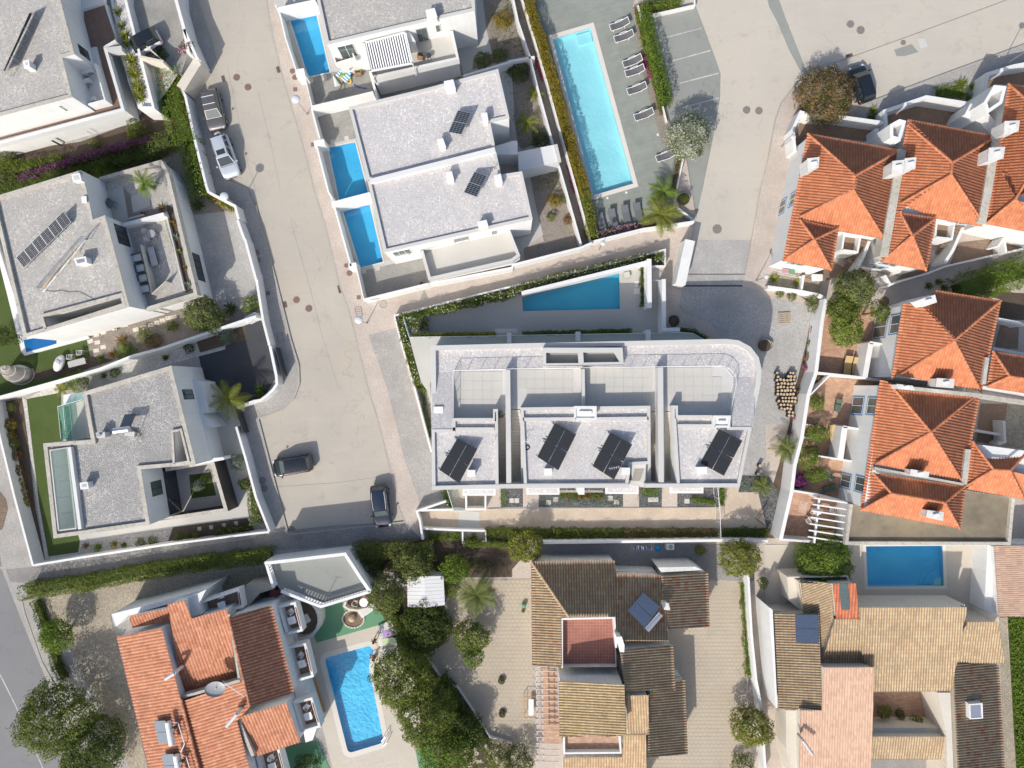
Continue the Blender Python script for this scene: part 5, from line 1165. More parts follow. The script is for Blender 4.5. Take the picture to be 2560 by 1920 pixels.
gwall('long white wall above the shaded alley',P('02',"283,1567 700,1500 1500,1380 2212,1290",1.6)+P('12',"112,1280",1.6),1.6,.2);gwall('white wall with slots along the walk west of the car park',P('12',"115,1275 0,985",1.7)+P('02',"2120,640 2040,370",1.7),1.7,.22)
MB().prism(ccw(P('12',"0,985 25,985 130,1275 110,1290",1.5)),0,.02)
t=thing('gate','black pedestrian gate of the slab-roof villa','gate',(*P1('02',"2080,320"),0));MB().strip(P('02',"2035,215 2100,425",1.6),.07,.12,1.6).build('gate_leaf',M['metal_dark'],t)
# lawn furniture at the far left
t=thing('cocoon_pavilion','round thatched-looking slatted pavilion on the shaded lawn at the far left','pavilion',(*P1('01',"125,1560",1),.12));q=P1('01',"125,1570",1);m=MB()
for k in range(34):
 a=math.radians(150+k*7.2);pts=[(q[0]+1.35*math.cos(a)*c,q[1]+1.05*math.sin(a)*c+(1-c)*.8,.15+2.0*(1-c ** 3)) for c in (1,.85,.6,.3,.04)];m.path(pts,.035,4)
m.build('slats',M['wood_grey'],t);m=MB()
for c in (1,.82,.55,.28):m.path([(q[0]+1.38*math.cos(math.radians(x))*c,q[1]+1.08*math.sin(math.radians(x))*c+(1-c)*.8,.2+2.0*(1-c ** 3)) for x in range(150,395,15)],.04,5)
m.build('hoops',M['cap'],t);MB().prism([(q[0]+1.2*math.cos(.4*i),q[1]+.9*math.sin(.4*i)) for i in range(16)],.15,.5).build('day_bed',M['fabric_grey'],t)
q=P1('01',"500,1480",.8);t=thing('egg_lounger','white oval garden swing seat on the lawn','swing seat',(*q,.12));m=MB();m.ball((0,0,0),.62,n=16,sz=.6);m.V=[(q[0]+v[0]*.75+v[1]*.5,q[1]+v[1]*1.35-v[0]*.2,.6+v[2]) for v in m.V];m.build('shell',M['plastic_white'],t,smooth=True);MB().box((q[0]+.1,q[1]+.15,.98),(.5,.25,.08),-.6).build('cushion',M['fabric_grey'],t)
for s,l in (("605,1422",'white wire garden chair on the lawn, left one'),("690,1385",'white wire garden chair on the lawn, right one')):put(shell_chair(l,'plastic_white',seatmat='fabric_grey'),P1('01',s,.6),.12,1.6)
t=put(table('long grey table on the lawn beside the white chairs',1.75,.62,.7,'fabric_grey',hole=False),P1('01',"668,1475",.7),.12,.25)
# ---------------------------------------------------------------- top villa with the louvred pergola
p4=P('10',"500,-400 530,0 612,383 1290,222 1890,88 1868,-400",6.4)
v4=flatvilla('flat_roof_villa','white villa at the top with louvred pergola and inflatables in its yard',p4,6.4,6.15,.25)
tb=ccw(P('10',"930,365 985,612 1012,672 1748,498 1690,262",4.0));MB().sides(tb,0,3.95).build('terrace_wall',M['white'],v4);MB().flat(tb,3.15).build('terrace_floor',M['terrace'],v4)
MB().strip(P('10',"1003,668 1742,502 1690,265",4.0),.25,3.1,4.0).build('parapet',M['capw'],v4)
S4=[P1('10',"612,383",6.4),P1('10',"1890,88",6.4)];winpx(v4,S4[0],S4[1],'10',"1545,218 1600,270",bars=0);window(v4,S4[0],S4[1],.59,.66,3.2,5.4,frame='metal',bars=1);window(v4,S4[0],S4[1],.05,.16,3.3,5.6,bars=1)
MB().prism(ccw(P('10',"1300,300 1330,295 1385,385 1335,400",4.6)),3.1,5.3).build('pier',M['white'],v4)
pg=thing('louvred_pergola','white pergola with parallel louvre slats on the top villa terrace','pergola',(*P1('10',"1150,450",5.6),3.15),group=None)
c=P3('10',"935,372,5.7 1292,280,5.7 1352,545,5.7 990,612,5.7")
for i in range(17):
 u=(i+.7)/17.4;a,b=bil(c,u,.03),bil(c,u,.97);d=(b-a);m=MB();m.box((a+b)/2,(d.length,.13,.03),math.atan2(d.y,d.x),tilt=.35);m.build('slat',M['frame_white'],pg)
MB().add([v-Vector((0,0,.07)) for v in c],[(0,3,2,1)]).build('shade_sheet',plain('slat_gap_shade',(.09,.095,.16),.5),pg)  # sheet added under the slats; its dark colour stands for shade in the gaps
m=MB()
for a,b in ((0,1),(1,2),(2,3),(3,0)):d=c[b]-c[a];m.box((c[a]+c[b])/2-Vector((0,0,.03)),(d.length+.1,.12,.22),math.atan2(d.y,d.x))
m.build('frame',M['frame_white'],pg)
for i in (1,2,3):MB().tube((c[i].x,c[i].y,3.15),c[i],.06,6).build('post',M['frame_white'],pg)
bb=ccw(P('10',"650,425 800,385 850,497 688,547",3.9));MB().prism(bb,2.9,3.2).build('balcony',M['white'],v4);MB().strip(bb+[bb[0]],.14,3.2,3.9).build('balcony_wall',M['white'],v4);slabs(v4,bb,.5,.5,.25,'terracotta',3.22,maxn=9)
put(table('small white table on the top villa balcony',.6,.4,.5,'fabric_white',hole=False),P1('10',"715,415",3.8),3.2);plant('potted_plant','leafy pot plant on the small balcony of the top villa','potted plant',P1('10',"780,450",3.9),.7,.35,'leaf',z=3.2,n=4)
chimney('white chimney on the top villa roof edge','10',"1467,90 1540,72 1562,145 1485,168",6.15,7.1)
put(armchair('dark green cushioned wooden chair on the top villa terrace',(0,0),0,0,.6,'fabric_green','wood'),P1('10',"1425,480",3.6),3.15,1.4);put(table('small round black table on the top villa terrace',.5,.5,.5,'metal_dark',True,'metal_dark',hole=False),P1('10',"1493,475",3.7),3.15)
sheet('paved_yard',ccw(P('10',"150,30 250,-60 520,-60 620,400 1010,640 995,800 480,910 430,680")),.112,M['terrace_g']);sheet('gravel_yard',ccw(P('10',"448,690 640,630 985,610 1010,790 485,912")),.118,M['grit'],pools=False)
sheet('passage',ccw(P('10',"1000,740 1780,570 1800,680 1040,870")),.12,M['lot'],pools=False)
gwall('white wall between the two uppermost pools',P('10',"190,72 512,2",2.3),2.3,.2);gwall('pool wall with glass top along the pink walk, top villa',P('10',"165,40 205,120 255,330 352,622",1.8),1.8,.14);gwall('white gate pier of the top villa yard',P('10',"342,632 418,618",1.9),1.9,.7)
gwall('sliding gate wall of the top villa yard',P('10',"425,675 482,912",1.7),1.7,.1,mat='metal_white',name='sliding_gate',cat='gate');gwall('white wall between the top yard and the twin villa yard',P('10',"475,925 1010,797",2.3),2.3,.22);gwall('white wall by the narrow passage of the top villa',P('10',"985,615 1052,868",2.7),2.7,.22)
sheet('garden_path',ccw(P('10',"1860,-60 1945,-60 1990,250 2040,470 1880,510 1870,600 1790,640 1740,430 1925,385 1890,90")),.12,M['terrace_g'])
sheet('gravel_garden',ccw(P('10',"1945,-200 2212,-200 2212,510 1870,605 1862,510 2040,465 1990,250")),.118,M['bed_grey']);gwall('grey-white wall south of the top villa garden',P('10',"1790,655 2212,530",1.6),1.6,.2)
# inflatables and yard furniture
t=thing('pizza_float','triangular yellow pizza-slice pool float with red spots','pool float',(*P1('z_820_150_160',"640,560",.2),.13));q=P('z_820_150_160',"560,300 730,310 825,790 780,860 340,560 360,480",.2);MB().prism(rounded(ccw(q),.12),.14,.32).build('slice',plain('yellow_vinyl',(.72,.55,.16),.4),t)
for s in ("712,628","725,750","620,700"):a=P1('z_820_150_160',s,.3);MB().ball((*a,.32),.11,sz=.25,half=True).build('spot',M['fl_red_plain'],t)
t=thing('striped_float','blue and white striped pool mats piled on the pizza float','pool float',(*P1('z_820_150_160',"600,560",.4),.32));
for k,(s,r) in enumerate((("400,460",.9),("650,500",.8),("640,640",.85))):
 a=P1('z_820_150_160',s,.4)
 for i in range(6):MB().box((a[0]+(i-2.5)*.13*math.cos(r),a[1]+(i-2.5)*.13*math.sin(r),.42+k*.05),(.12,.6 if k else .35,.1),r).build('stripe',plain('blue_vinyl',(.08,.42,.62),.4),t) if i% 2 else MB().box((a[0]+(i-2.5)*.13*math.cos(r),a[1]+(i-2.5)*.13*math.sin(r),.42+k*.05),(.12,.6 if k else .35,.1),r).build('stripe',M['plastic_white'],t)
t=thing('green_float','crumpled green pool toy on the pizza float','pool float',(*P1('z_820_150_160',"540,480",.5),.5));a=P1('z_820_150_160',"540,480",.5);[MB().ball((a[0]+dx,a[1]+dy,.5),r,sz=.6).build('lobe',plain('green_vinyl',(.12,.28,.07),.4),t) for dx,dy,r in ((0,0,.28),(.2,.15,.18),(-.2,-.1,.16))]
t=thing('folded_parasol','white folded parasol lying on the gravel yard','parasol',(*P1('z_820_150_160',"260,720",.1),.12));a,b=P('z_820_150_160',"190,560 330,890",.2);MB().tube((*a,.22),(*b,.22),.06,8,r2=.3).build('canopy',M['fabric_white'],t)
t=thing('foam_noodle','blue foam noodle lying half in shade','pool noodle',(*P1('z_820_150_160',"1100,950"),.12));MB().path([(*v,.17) for v in P('z_820_150_160',"900,870 980,925 1080,970 1200,990 1350,1000")],.045,7).build('tube',M['cloth_blue'],t)
t=thing('folding_frame','dark tangled metal frame beside the pizza float','metal frame',(*P1('z_820_150_160',"500,850"),.12));MB().path([(*v,.3) for v in P('z_820_150_160',"520,700 580,760 500,860 600,880 590,1080")],.03,5).path([(*v,.25) for v in P('z_820_150_160',"580,740 470,880 460,980 400,1060")],.03,5).build('tubes',M['metal_dark'],t)
put(armchair('dark green cushioned wooden chair on the gravel yard by the inflatables',(0,0),0,0,.62,'fabric_green','wood'),P1('z_820_150_160',"1050,450",.4),.12,1.7);
t=thing('parasol_base','tan lounger and closed parasol under the top villa balcony','parasol',(*P1('z_820_150_160',"620,200",.4),.12));MB().box((*P1('z_820_150_160',"600,200",.4),.35),(.9,.4,.1),.2).build('cushion',M['wood_pale'],t);MB().tube((*P1('z_820_150_160',"790,390"),.15),(*P1('z_820_150_160',"760,330",1.6),1.7),.04).build('pole',M['metal_dark'],t)
# ---------------------------------------------------------------- twin villas
pa=P('10',"802,925 1480,762 2090,598 2187,1018 2022,1055 2068,1290 965,1560",6.3);pb=P('10',"965,1562 2068,1292 2115,1510",6.3)+P('20',"85,1482",6.3)+P('21',"176,232",6.3)+P('11',"1108,520",6.3)
v5=flatvilla('flat_roof_villa','upper twin villa with pale gravel roof and one small solar array',pa,6.3,6.05,.26,roof='gravel_pink');v6=flatvilla('flat_roof_villa','lower twin villa with pale gravel roof and long south terrace',pb,6.3,6.05,.26,roof='gravel_pink')
MB().strip(P('10',"985,1565 2066,1290",6.6),.42,6.05,6.6).build('party_wall',M['capw'],v5)
panels('small solar array with six cells on the upper twin villa',P3('10',"1745,952,6.5 1858,976,7.2 1775,1163,7.2 1662,1140,6.5"),1,2,lines=(4,6),zfoot=6.05);panels('small solar array on the lower twin villa',P3('10',"1888,1482,6.5 1995,1520,7.2 1905,1700,7.2 1795,1662,6.5"),1,2,lines=(4,6),zfoot=6.05)
for lab,s in (('wide white chimney on the north edge of the upper twin villa',"1627,705 1700,690 1722,765 1642,780"),('white chimney beside the solar array, upper twin villa east side',"1950,985 1992,975 2005,1050 1965,1062"),('white chimney near the middle of the upper twin villa roof',"1568,1210 1612,1198 1638,1270 1590,1285"),('white chimney left of the solar array on the lower twin villa',"1642,1495 1688,1482 1708,1555 1660,1572"),('white chimney by the aerial on the lower twin villa',"2060,1520 2110,1505 2128,1580 2078,1598")):chimney(lab,'10',s,6.05,6.95)
chimney('low white chimney on the south edge of the lower twin villa','11',"1915,260 1988,245 2005,300 1930,320",6.05,6.9)
t=thing('tv_aerial','aerial lying at the east edge of the lower twin villa roof','aerial',(*P1('10',"2060,1440",6.3),6.05));q=P1('10',"2060,1440",6.8);MB().tube((*q,6.05),(*q,6.9),.02,5).tube((q[0]-.4,q[1]-.2,6.85),(q[0]+.5,q[1]+.3,6.85),.015,4).tube((q[0]+.2,q[1]-.2,6.85),(q[0]-.1,q[1]+.5,6.85),.015,4).build('rods',M['metal_dark'],t)
tb=ccw(P('11',"1420,503 1492,750 2212,592",4.0)+P('21',"70,545 -40,330",4.0));MB().sides(tb,0,3.95).build('terrace_wall',M['white'],v6);MB().flat(tb,3.15).build('terrace_floor',M['terrace'],v6);MB().strip(P('11',"1432,505 1500,748 2212,588",4.0)+P('21',"55,545 -30,330",4.0),.28,3.1,4.0).build('parapet',M['cap'],v6)
S6=[P1('11',"1108,520",6.3),P1('21',"176,232",6.3)];window(v6,S6[0],S6[1],.46,.56,3.2,5.2,bars=1,frame='metal');winpx(v6,S6[0],S6[1],'11',"2030,338 2088,360",bars=0);window(v6,S6[0],S6[1],.04,.16,3.4,5.5,bars=2);MB().box((*P1('11',"1240,545",3.3),3.2),(1.7,.6,.15),.22).build('balcony',M['white'],v6)
e1=ccw(P('20',"50,1310 378,1245 412,1392 60,1475",3.2));MB().prism(e1,0,3.1,mt=0).build('carport',M['capw'],v6);MB().prism(ccw(P('10',"2060,1260 2212,1215",3.3)+P('20',"45,1212 50,1330",3.3)+P('10',"2075,1330",3.3)),0,3.2).build('entrance_block',M['white'],v5);MB().strip(P('20',"378,1245 412,1392",3.5),.3,3,3.45).build('carport_edge',M['cap'],v6)
sheet('paved_yard',ccw(PP(('10',"470,935 820,950 870,1240 965,1560 990,1659"),('11',"1110,590 1360,570 1460,700 900,700 640,60"),('10',"640,1659"))),.113,M['terrace_g']);sheet('gravel_yard',ccw(P('10',"520,1000 810,930 865,1200 590,1260")),.119,M['grit'],pools=False);sheet('gravel_yard',ccw(P('11',"890,690 1330,590 1440,560 1480,790 945,915")),.119,M['grit'],pools=False)
for tl,ss in (('10',("665,1228","785,1198")),('11',("935,688","1052,662")),('10',("478,702","594,676"))):
 for s in ss:MB().box((*P1(tl,s),.13),(.42,.42,.02),.25).build('pool_hatch',M['terrace'],kind='structure')
gwall('pool wall with glass top along the walk, upper twin villa',P('10',"480,935 560,1230",1.8),1.8,.12,mat='metal_white');gwall('white gate pier between the twin villa yards',P('10',"500,1240 590,1225",1.9),1.9,.55);gwall('pool wall along the walk beside the half-shaded pool',P('10',"525,1270 600,1560 625,1659",1.9)+P('11',"660,60",1.9),1.9,.16)
gwall('white wall between the two twin villa pools',P('11',"655,110 985,25",2.1),2.1,.55);gwall('pool wall along the walk beside the lowest pool',P('11',"680,140 820,640",1.9),1.9,.16);gwall('white gate pier below the lowest pool',P('11',"800,645 868,632",1.9),1.9,.55);gwall('sliding gate of the lowest yard',P('11',"868,660 932,930",1.8),1.8,.1,mat='metal_white',name='sliding_gate',cat='gate')
gwall('white wall along the path mouth, south of the lowest yard',P('11',"930,932 1490,795",2.0),2.0,.24);gwall('long white wall on the north side of the sloping path',P('11',"1490,795 2212,655",1.9)+P('21',"10,630 600,480 690,440",1.9),1.9,.22);gwall('low white wall below the pink hedge',P('21',"690,430 1130,320 1575,255",1.5),1.5,.2)
b=P1('11',"1435,800",.4);plant('potted_plant','round dark red pot plant in the yard corner','potted plant',b,.5,.3,'leaf_rust',z=.12,n=4)
# gardens east of the twin villas
sheet('garden_path',ccw(PP(('10',"2100,610 2212,660"),('20',"30,1200 100,1330 60,1480 130,1659"),('21',"160,0 270,370 100,490 0,610 -20,600 -60,420 170,380 176,230"))),.12,M['terrace_g'])
sheet('gravel_garden',ccw(PP(('20',"-120,560 150,520 330,1200 60,1300 0,900"))),.118,M['bed_grey'],pools=False);sheet('gravel_garden',ccw(PP(('20',"150,1500 400,1440 470,1659"),('21',"590,470 110,590 100,490 275,430 180,0"))),.118,M['bed_grey'],pools=False);sheet('gravel_garden',ccw(P('20',"-100,-200 30,-200 150,480 -100,540")),.118,M['bed_grey'],pools=False)
gwall('white wall right of the twin villa gardens',P('20',"-10,-100 50,180 150,480 210,720 350,1230 390,1380 470,1659",1.5)+P('21',"600,465",1.5),1.5,.2);gwall('white wall at the foot of the golden hedge',P('20',"60,-100 110,60 300,700 430,1180 565,1659",1.2)+P('21',"680,425",1.2),1.2,.14)
gwall('cross wall between the top and twin villa gardens',P('20',"-30,530 195,490",1.5),1.5,.2)
sheet('flower_strip',ccw(PP(('20',"20,-100 100,-60 300,700 430,1180 560,1659"),('21',"665,440 600,465"),('20',"470,1659 360,1230 210,720"))),.117,M['bed_grey'],pools=False)
# ---------------------------------------------------------------- plank deck round the long pool
sheet('plank_deck',ccw(PP(('20',"120,-200 1130,-200 1040,60 1090,480 1290,1240 1410,1280 1400,1450 1370,1659"),('21',"1370,100 1360,300 690,430"),('20',"560,1659"))),.12,M['deck'])
darkline('deck_joint','20',"790,0 1240,1580 1260,1659",.02,.126,'plastic_grey')
sheet('bed',ccw(PP(('20',"1050,50 1110,20 1360,1060 1500,1350 1420,1659"),('21',"1400,130 1560,250 1370,300 1370,110"),('20',"1370,1659 1410,1270 1290,1240 1090,480"))),.125,M['bed_grey'])
gwall('low white kerb wall between the deck and the parking hedge',P('20',"1090,45 1180,420 1340,1060",.5),.5,.12);gwall('low white kerb at the drive edge',P('20',"1480,1370 1425,1640",.5)+P('21',"1400,120",.5),.5,.14);gwall('white triangular planter edge by the path',P('21',"1430,135 1575,245",.7),.7,.16);gwall('white low wall at the top of the parking bays',P('20',"1215,125 1580,42 1575,-100",.6),.6,.14)
L0=lounger_sling('white framed sun lounger with grey mesh by the long pool, topmost of seven','mesh sun loungers by the long pool');put(L0,P1('20',"925,222",.3),.12,math.radians(19))
for i,(s,a) in enumerate((("962,325",17),("1036,537",20),("1056,622",17),("1074,775",18),("1135,998",19),("1322,1352",19))):
 b=P1('20',s,.3);dup(L0,(*b,.12),math.radians(a),['mesh sun lounger second from the top of the deck row','mesh sun lounger, upper of the close pair beside the purple flowers','mesh sun lounger, lower of the close pair beside the purple flowers','mesh sun lounger below the close pair','mesh sun lounger alone near the deck middle','lowest mesh sun lounger, near the white-blossom tree'][i])
B0=cushion_bed('dark sun lounger with bright metal frame by the golden hedge, leftmost of four','fabric_dark',frame='metal',group='dark loungers below the long pool');put(B0,P1('21',"772,272",.3),.12,math.radians(106))
for s,l in (("872,238",'second dark metal lounger from the left below the pool'),("985,205",'third dark metal lounger from the left below the pool'),("1088,185",'rightmost dark metal lounger next to the palm')):dup(B0,(*P1('21',s,.3),.12),math.radians(103),l)
for s in ("822,55","985,8","1257,1168"):b=P1('21' if s[:3] != '125' else '20',s);MB().box((*b,.14),(.2,.2,.03),.2).build('deck_plate',M['plastic_white'],kind='structure')
# ---------------------------------------------------------------- apartment building
out=ccw(P('11',"1512,1330",6.05)+P('21',"0,1312 1850,1272 1960,1285 2060,1340 2130,1430 2155,1540 2145,1659",6.05)+P('22',"1965,888 1160,892 1145,892 1030,868 0,893",6.05)+P('12',"1525,912",6.05))
apt=thing('apartment_building','long white apartment building with roof terraces and four solar arrays','building',(*cen(out),0))
MB().sides(out,0,5.98).build('wall',M['white'],apt)
ip=inset(out,.42);m=MB();m.sides(inset(out,-.03),5.98,6.05);vs,fs=tri(inset(out,-.03),[ip]);m.add([(x,y,6.05) for x,y in vs],fs);m.sides(ip,5.6,6.05,out=False);m.build('parapet',M['cap'],apt)
ter=ccw(P('11',"1705,1542 2212,1530",5.6)+P('21',"0,1530 1810,1502 1890,1530 1930,1590 1940,1659",5.6)+P('22',"1895,220 1870,400 1200,420 0,420",5.6)+P('12',"1708,420",5.6))
wells=[ccw(P('z_1060_1040_320',s,5.6)) for s in ("1270,-30 1420,-30 1436,1172 1282,1172","1510,-120 1660,-120 1680,1172 1525,1172")]+[ccw(P('22',s,5.6)) for s in ("1198,235 1250,235 1277,850 1200,850","1320,235 1372,235 1394,850 1322,850")]
# terrace slab runs under the blocks so that the stair wells cut it cleanly
slab=ccw(P('11',"1705,1542 2212,1530",5.6)+P('21',"0,1530 1810,1502 1890,1530 1930,1590 1940,1659",5.6)+P('22',"1880,860 0,868",5.6)+P('12',"1708,872",5.6));MB().flat(slab,5.6,0,wells).build('terrace_slab',M['cap'],apt);MB().flat(ip,5.62,0,[slab]).build('gravel_roof',M['gravel_pink'],apt)
for w in wells:
 MB().sides(w,4.1,5.6,out=False).build('stair_wall',M['white'],apt);MB().flat(w,4.1).build('stair_landing',M['cream'],apt);ys=[p[1] for p in w];xs=[p[0] for p in w];x=sum(xs)/4
 steps(apt,(x,max(ys)-.05),(x,min(ys)+1.9),(max(xs)-min(xs))*.93,5.6,4.12,16,'cream')
for tl,s,rows in (('11',"1715,1550 2135,1540 2145,1990 1715,1998",1),('11',"2250,1535 2810,1525 2815,1830 2255,1860",1),('21',"640,1520 1240,1510 1240,1850 640,1850",1),('21',"1325,1515 1780,1508 1860,1560 1890,1620 1840,1900 1330,1900",1)):
 slabs(apt,P(tl,s,5.63),.86,.86,0,'terrace',5.615,maxn=75)
def wallz(tile,s,z,t=.25,z0=5.4,mat='cap'):return MB().strip(P(tile,s,z),t,z0,z,0,0).build('dividing_wall',M[mat],apt)
wallz('z_1060_820_320',"1448,725 1465,2700",6.75,.44);wallz('21',"616,1530 620,1860",6.7,.26);wallz('21',"1283,1515 1290,2510",6.75,.48)
B6=[('12',"1518,392 1698,392 1698,297 2050,297 2050,218 2088,218 2094,908 1527,908"),('22',"75,205 1193,190 1197,690 1028,700 1000,880 105,884"),('22',"1386,188 1432,188 1432,272 1885,272 1885,372 2070,372 1965,885 1428,886")]
for tl,s in B6:
 q=ccw(P(tl,s,6.8));iq=inset(q,.26);m=MB();m.sides(q,5.5,6.74);m.build('penthouse_wall',M['white'],apt);m=MB();m.sides(inset(q,-.02),6.74,6.8);vs,fs=tri(inset(q,-.02),[iq]);m.add([(x,y,6.8) for x,y in vs],fs);m.sides(iq,6.5,6.8,out=False);m.build('penthouse_parapet',M['cap'],apt);MB().flat(iq,6.5).build('penthouse_roof',M['gravel_pink'],apt)
for tl,s in (('12',"1522,-100 1700,-100 1700,400 1522,400"),('22',"1935,-60 2125,-60 2065,380 1885,380")):
 q=P(tl,s,6.2);zz=(5.63,5.63,6.79,6.79);MB().add([(x,y,z) for (x,y),z in zip(q,zz)]+[(x,y,5.5) for x,y in q],[(3,2,1,0)],1).add([(x,y,z) for (x,y),z in zip(q,zz)]+[(x,y,5.5) for x,y in q],[(0,4,7,3),(1,2,6,5)],0).build('gravel_ramp',[M['white'],M['gravel_pink']],apt)
for tl,s in (('12',"1700,390 2060,390"),('22',"95,305 545,302"),('22',"725,302 1180,296"),('22',"1432,362 1745,362")):wallz(tl,s,6.8,.3,6.4)
MB().strip(P('12',"1525,898",6.8)+P('22',"0,882 1015,880",6.83),.36,5.9,6.83).build('south_parapet',M['cap'],apt);MB().strip(P('22',"1150,878 1955,876",6.83),.36,5.9,6.83).build('south_parapet',M['cap'],apt)
bx=ccw(P('21',"268,1345 955,1345 966,1500 268,1505",6.5));hh=[ccw(P('21',s,6.5)) for s in ("295,1388 572,1388 575,1478 295,1480","615,1386 890,1384 930,1468 620,1474")];MB().prism(bx,5.6,6.5,holes=hh).build('service_box',M['cap'],apt)
for h in hh:MB().flat(h,5.75).build('service_floor',M['lot'],apt)
railing('rail',P('11',"1705,1998 1705,1540 2212,1528",6.7)+P('21',"0,1527 1810,1500 1885,1528 1935,1590 1940,1659",6.7)+P('22',"1895,220",6.7),5.6,1.1,parent=apt,gap=.13)
for lab,tl,s,z0,z1 in (('square white hatch box at the west edge of the apartment roof','12',"1540,200 1612,200 1612,278 1540,278",5.6,6.45),('white vent box by the westmost solar array','12',"1830,748 1890,748 1890,798 1830,798",6.5,7.4),('white vent box below the second solar array','22',"283,735 340,735 340,785 283,785",6.5,7.2),('white vent box right of the third solar array','22',"950,728 1015,728 1015,778 950,778",6.5,7.3),('white vent box below the eastmost solar array','22',"1602,722 1680,722 1680,775 1602,775",6.5,7.3)):chimney(lab,tl,s,z0,z1)
for lab,s in (('white double chimney block in the middle of the apartment roof',"545,200 722,200 722,302 545,302"),('white chimney block at the east end of the apartment roof',"1748,282 1882,282 1872,368 1748,368")):
 q=ccw(P('22',s,7.5));t=thing('chimney_block',lab,'chimney',(*cen(q),6.5));MB().prism(q,5.6,7.4).build('shaft',M['white'],t);MB().strip(q+[q[0]],.2,7.4,7.52).build('rim',M['capw'],t);MB().prism(inset(q,.35),7.4,7.6).build('hood',M['plastic_white'],t)
for lab,tl,s in (('west solar array of four black panels on the apartment building','12',"1740,465 1915,560 1755,862 1580,742"),('second solar array from the west on the apartment building','22',"370,335 558,432 400,750 215,630"),('third solar array from the west, with white bird marks','22',"850,415 1042,520 882,830 693,710"),('east solar array of four black panels on the apartment building','22',"1790,385 1995,488 1832,798 1625,685")):
 a,b,c_,d=s.split();c=P3(tl,f"{a},6.75 {b},7.45 {c_},7.45 {d},6.75");t=panels(lab,c,2,2,gap=.03,lines=None,zfoot=6.5)
 m=MB();w=(c[0]-c[1]).normalized()*.35;w.z=0
 for u0,u1 in ((.02,.46),(.52,.98)):m.add([c[0].lerp(c[3],u0)+w-Vector((0,0,.2)),c[0].lerp(c[3],u1)+w-Vector((0,0,.2)),c[0].lerp(c[3],u1)-Vector((0,0,.08)),c[0].lerp(c[3],u0)-Vector((0,0,.08))],[(0,1,2,3)])
 m.build('wind_plate',M['cap'],t)
 for u in (.04,.42,.56,.96):a,b=c[0].lerp(c[3],u),c[1].lerp(c[2],u);MB().tube(a+w*.5-Vector((0,0,.1)),b,.025,4).build('rail',M['metal_dark'],t)
for lab,tl,s in (('white aerial at the west stair wall of the apartment roof','12',"2040,520"),('white aerial at the west edge of the middle roof block','22',"120,495"),('white aerial above the third solar array','22',"1185,380"),('fallen aerial lying on the third solar array','22',"880,720")):
 q=P1(tl,s,7.2);t=thing('tv_aerial',lab,'aerial',(*q,6.5),group='aerials on the apartment roof');a=random.uniform(0,3);MB().tube((*q,6.5),(*q,7.6),.02,5).tube((q[0]-.5*math.cos(a),q[1]-.5*math.sin(a),7.5),(q[0]+.5*math.cos(a),q[1]+.5*math.sin(a),7.5),.014,4).build('mast',M['metal_white'],t)
 for i in range(5):x=(i-2)*.2;MB().tube((q[0]+x*math.cos(a)-.15*math.sin(a),q[1]+x*math.sin(a)+.15*math.cos(a),7.51),(q[0]+x*math.cos(a)+.15*math.sin(a),q[1]+x*math.sin(a)-.15*math.cos(a),7.51),.01,4).build('rod',M['metal_white'],t)
t=thing('tyre_ring','dark ring lying on the middle gravel roof','hoop',(*P1('22',"130,550",6.5),6.5));q=P1('22',"130,550",6.5);MB().path([(q[0]+.2*math.cos(i*.524),q[1]+.2*math.sin(i*.524),6.56) for i in range(13)],.05,6).build('ring',M['plastic_black'],t)
pot=thing('potted_plant','drooping pot plants at the head of the west stair','potted plant',(*P1('z_1060_820_320',"1310,1480",5.9),5.6));q=P1('z_1060_820_320',"1310,1480",5.9)
for dx,dy in ((0,0),(.22,.05),(-.05,.3)):MB().tube((q[0]+dx,q[1]+dy-.3,5.6),(q[0]+dx,q[1]+dy-.3,5.85),.09,8,r2=.12).build('pot',M['roof_red'] if 0 else M['red_trim'],pot)
p_,n_=blobpts([(q[0],q[1],6.1,.3,.3)],90);leafobj('foliage',p_,n_,.12,'leaf_blue',pot)
# canopies and little terraces on its south side
for tl,s in (('12',"1785,905 2070,905 2070,965 1785,965"),('22',"125,890 410,890 410,957 125,957"),('22',"808,890 1093,850 1093,950 808,950"),('22',"1365,880 1655,880 1655,945 1365,945")):
 q=ccw(P(tl,s,3.2));MB().prism(q,2.95,3.15).build('canopy',M['capw'],apt);MB().flat(inset(q,.18),3.17).build('canopy_gravel',M['gravel_pink'],apt)
MB().prism(ccw(P('22',"575,885 625,885 625,955 575,955",3.2)),0,3.2).build('pier',M['white'],apt)
for x0,x1 in ((410,575),(625,790)):railing('rail',P('22',f"{x0},932 {x1},932",1.4),.4,1.0,parent=apt)
MB().prism(ccw(P('22',"1035,695 1160,695 1150,890 1110,845 1035,840",6.3)),5.0,6.2).build('stair_hood',M['cap'],apt)
for i in range(9):a,b=P('22',f"{1062+i*9},{742} {1038+i*8},{840}",6.3);MB().tube((*a,6.28),(*b,6.28),.03,4).build('louvre',M['wood_grey'],apt)
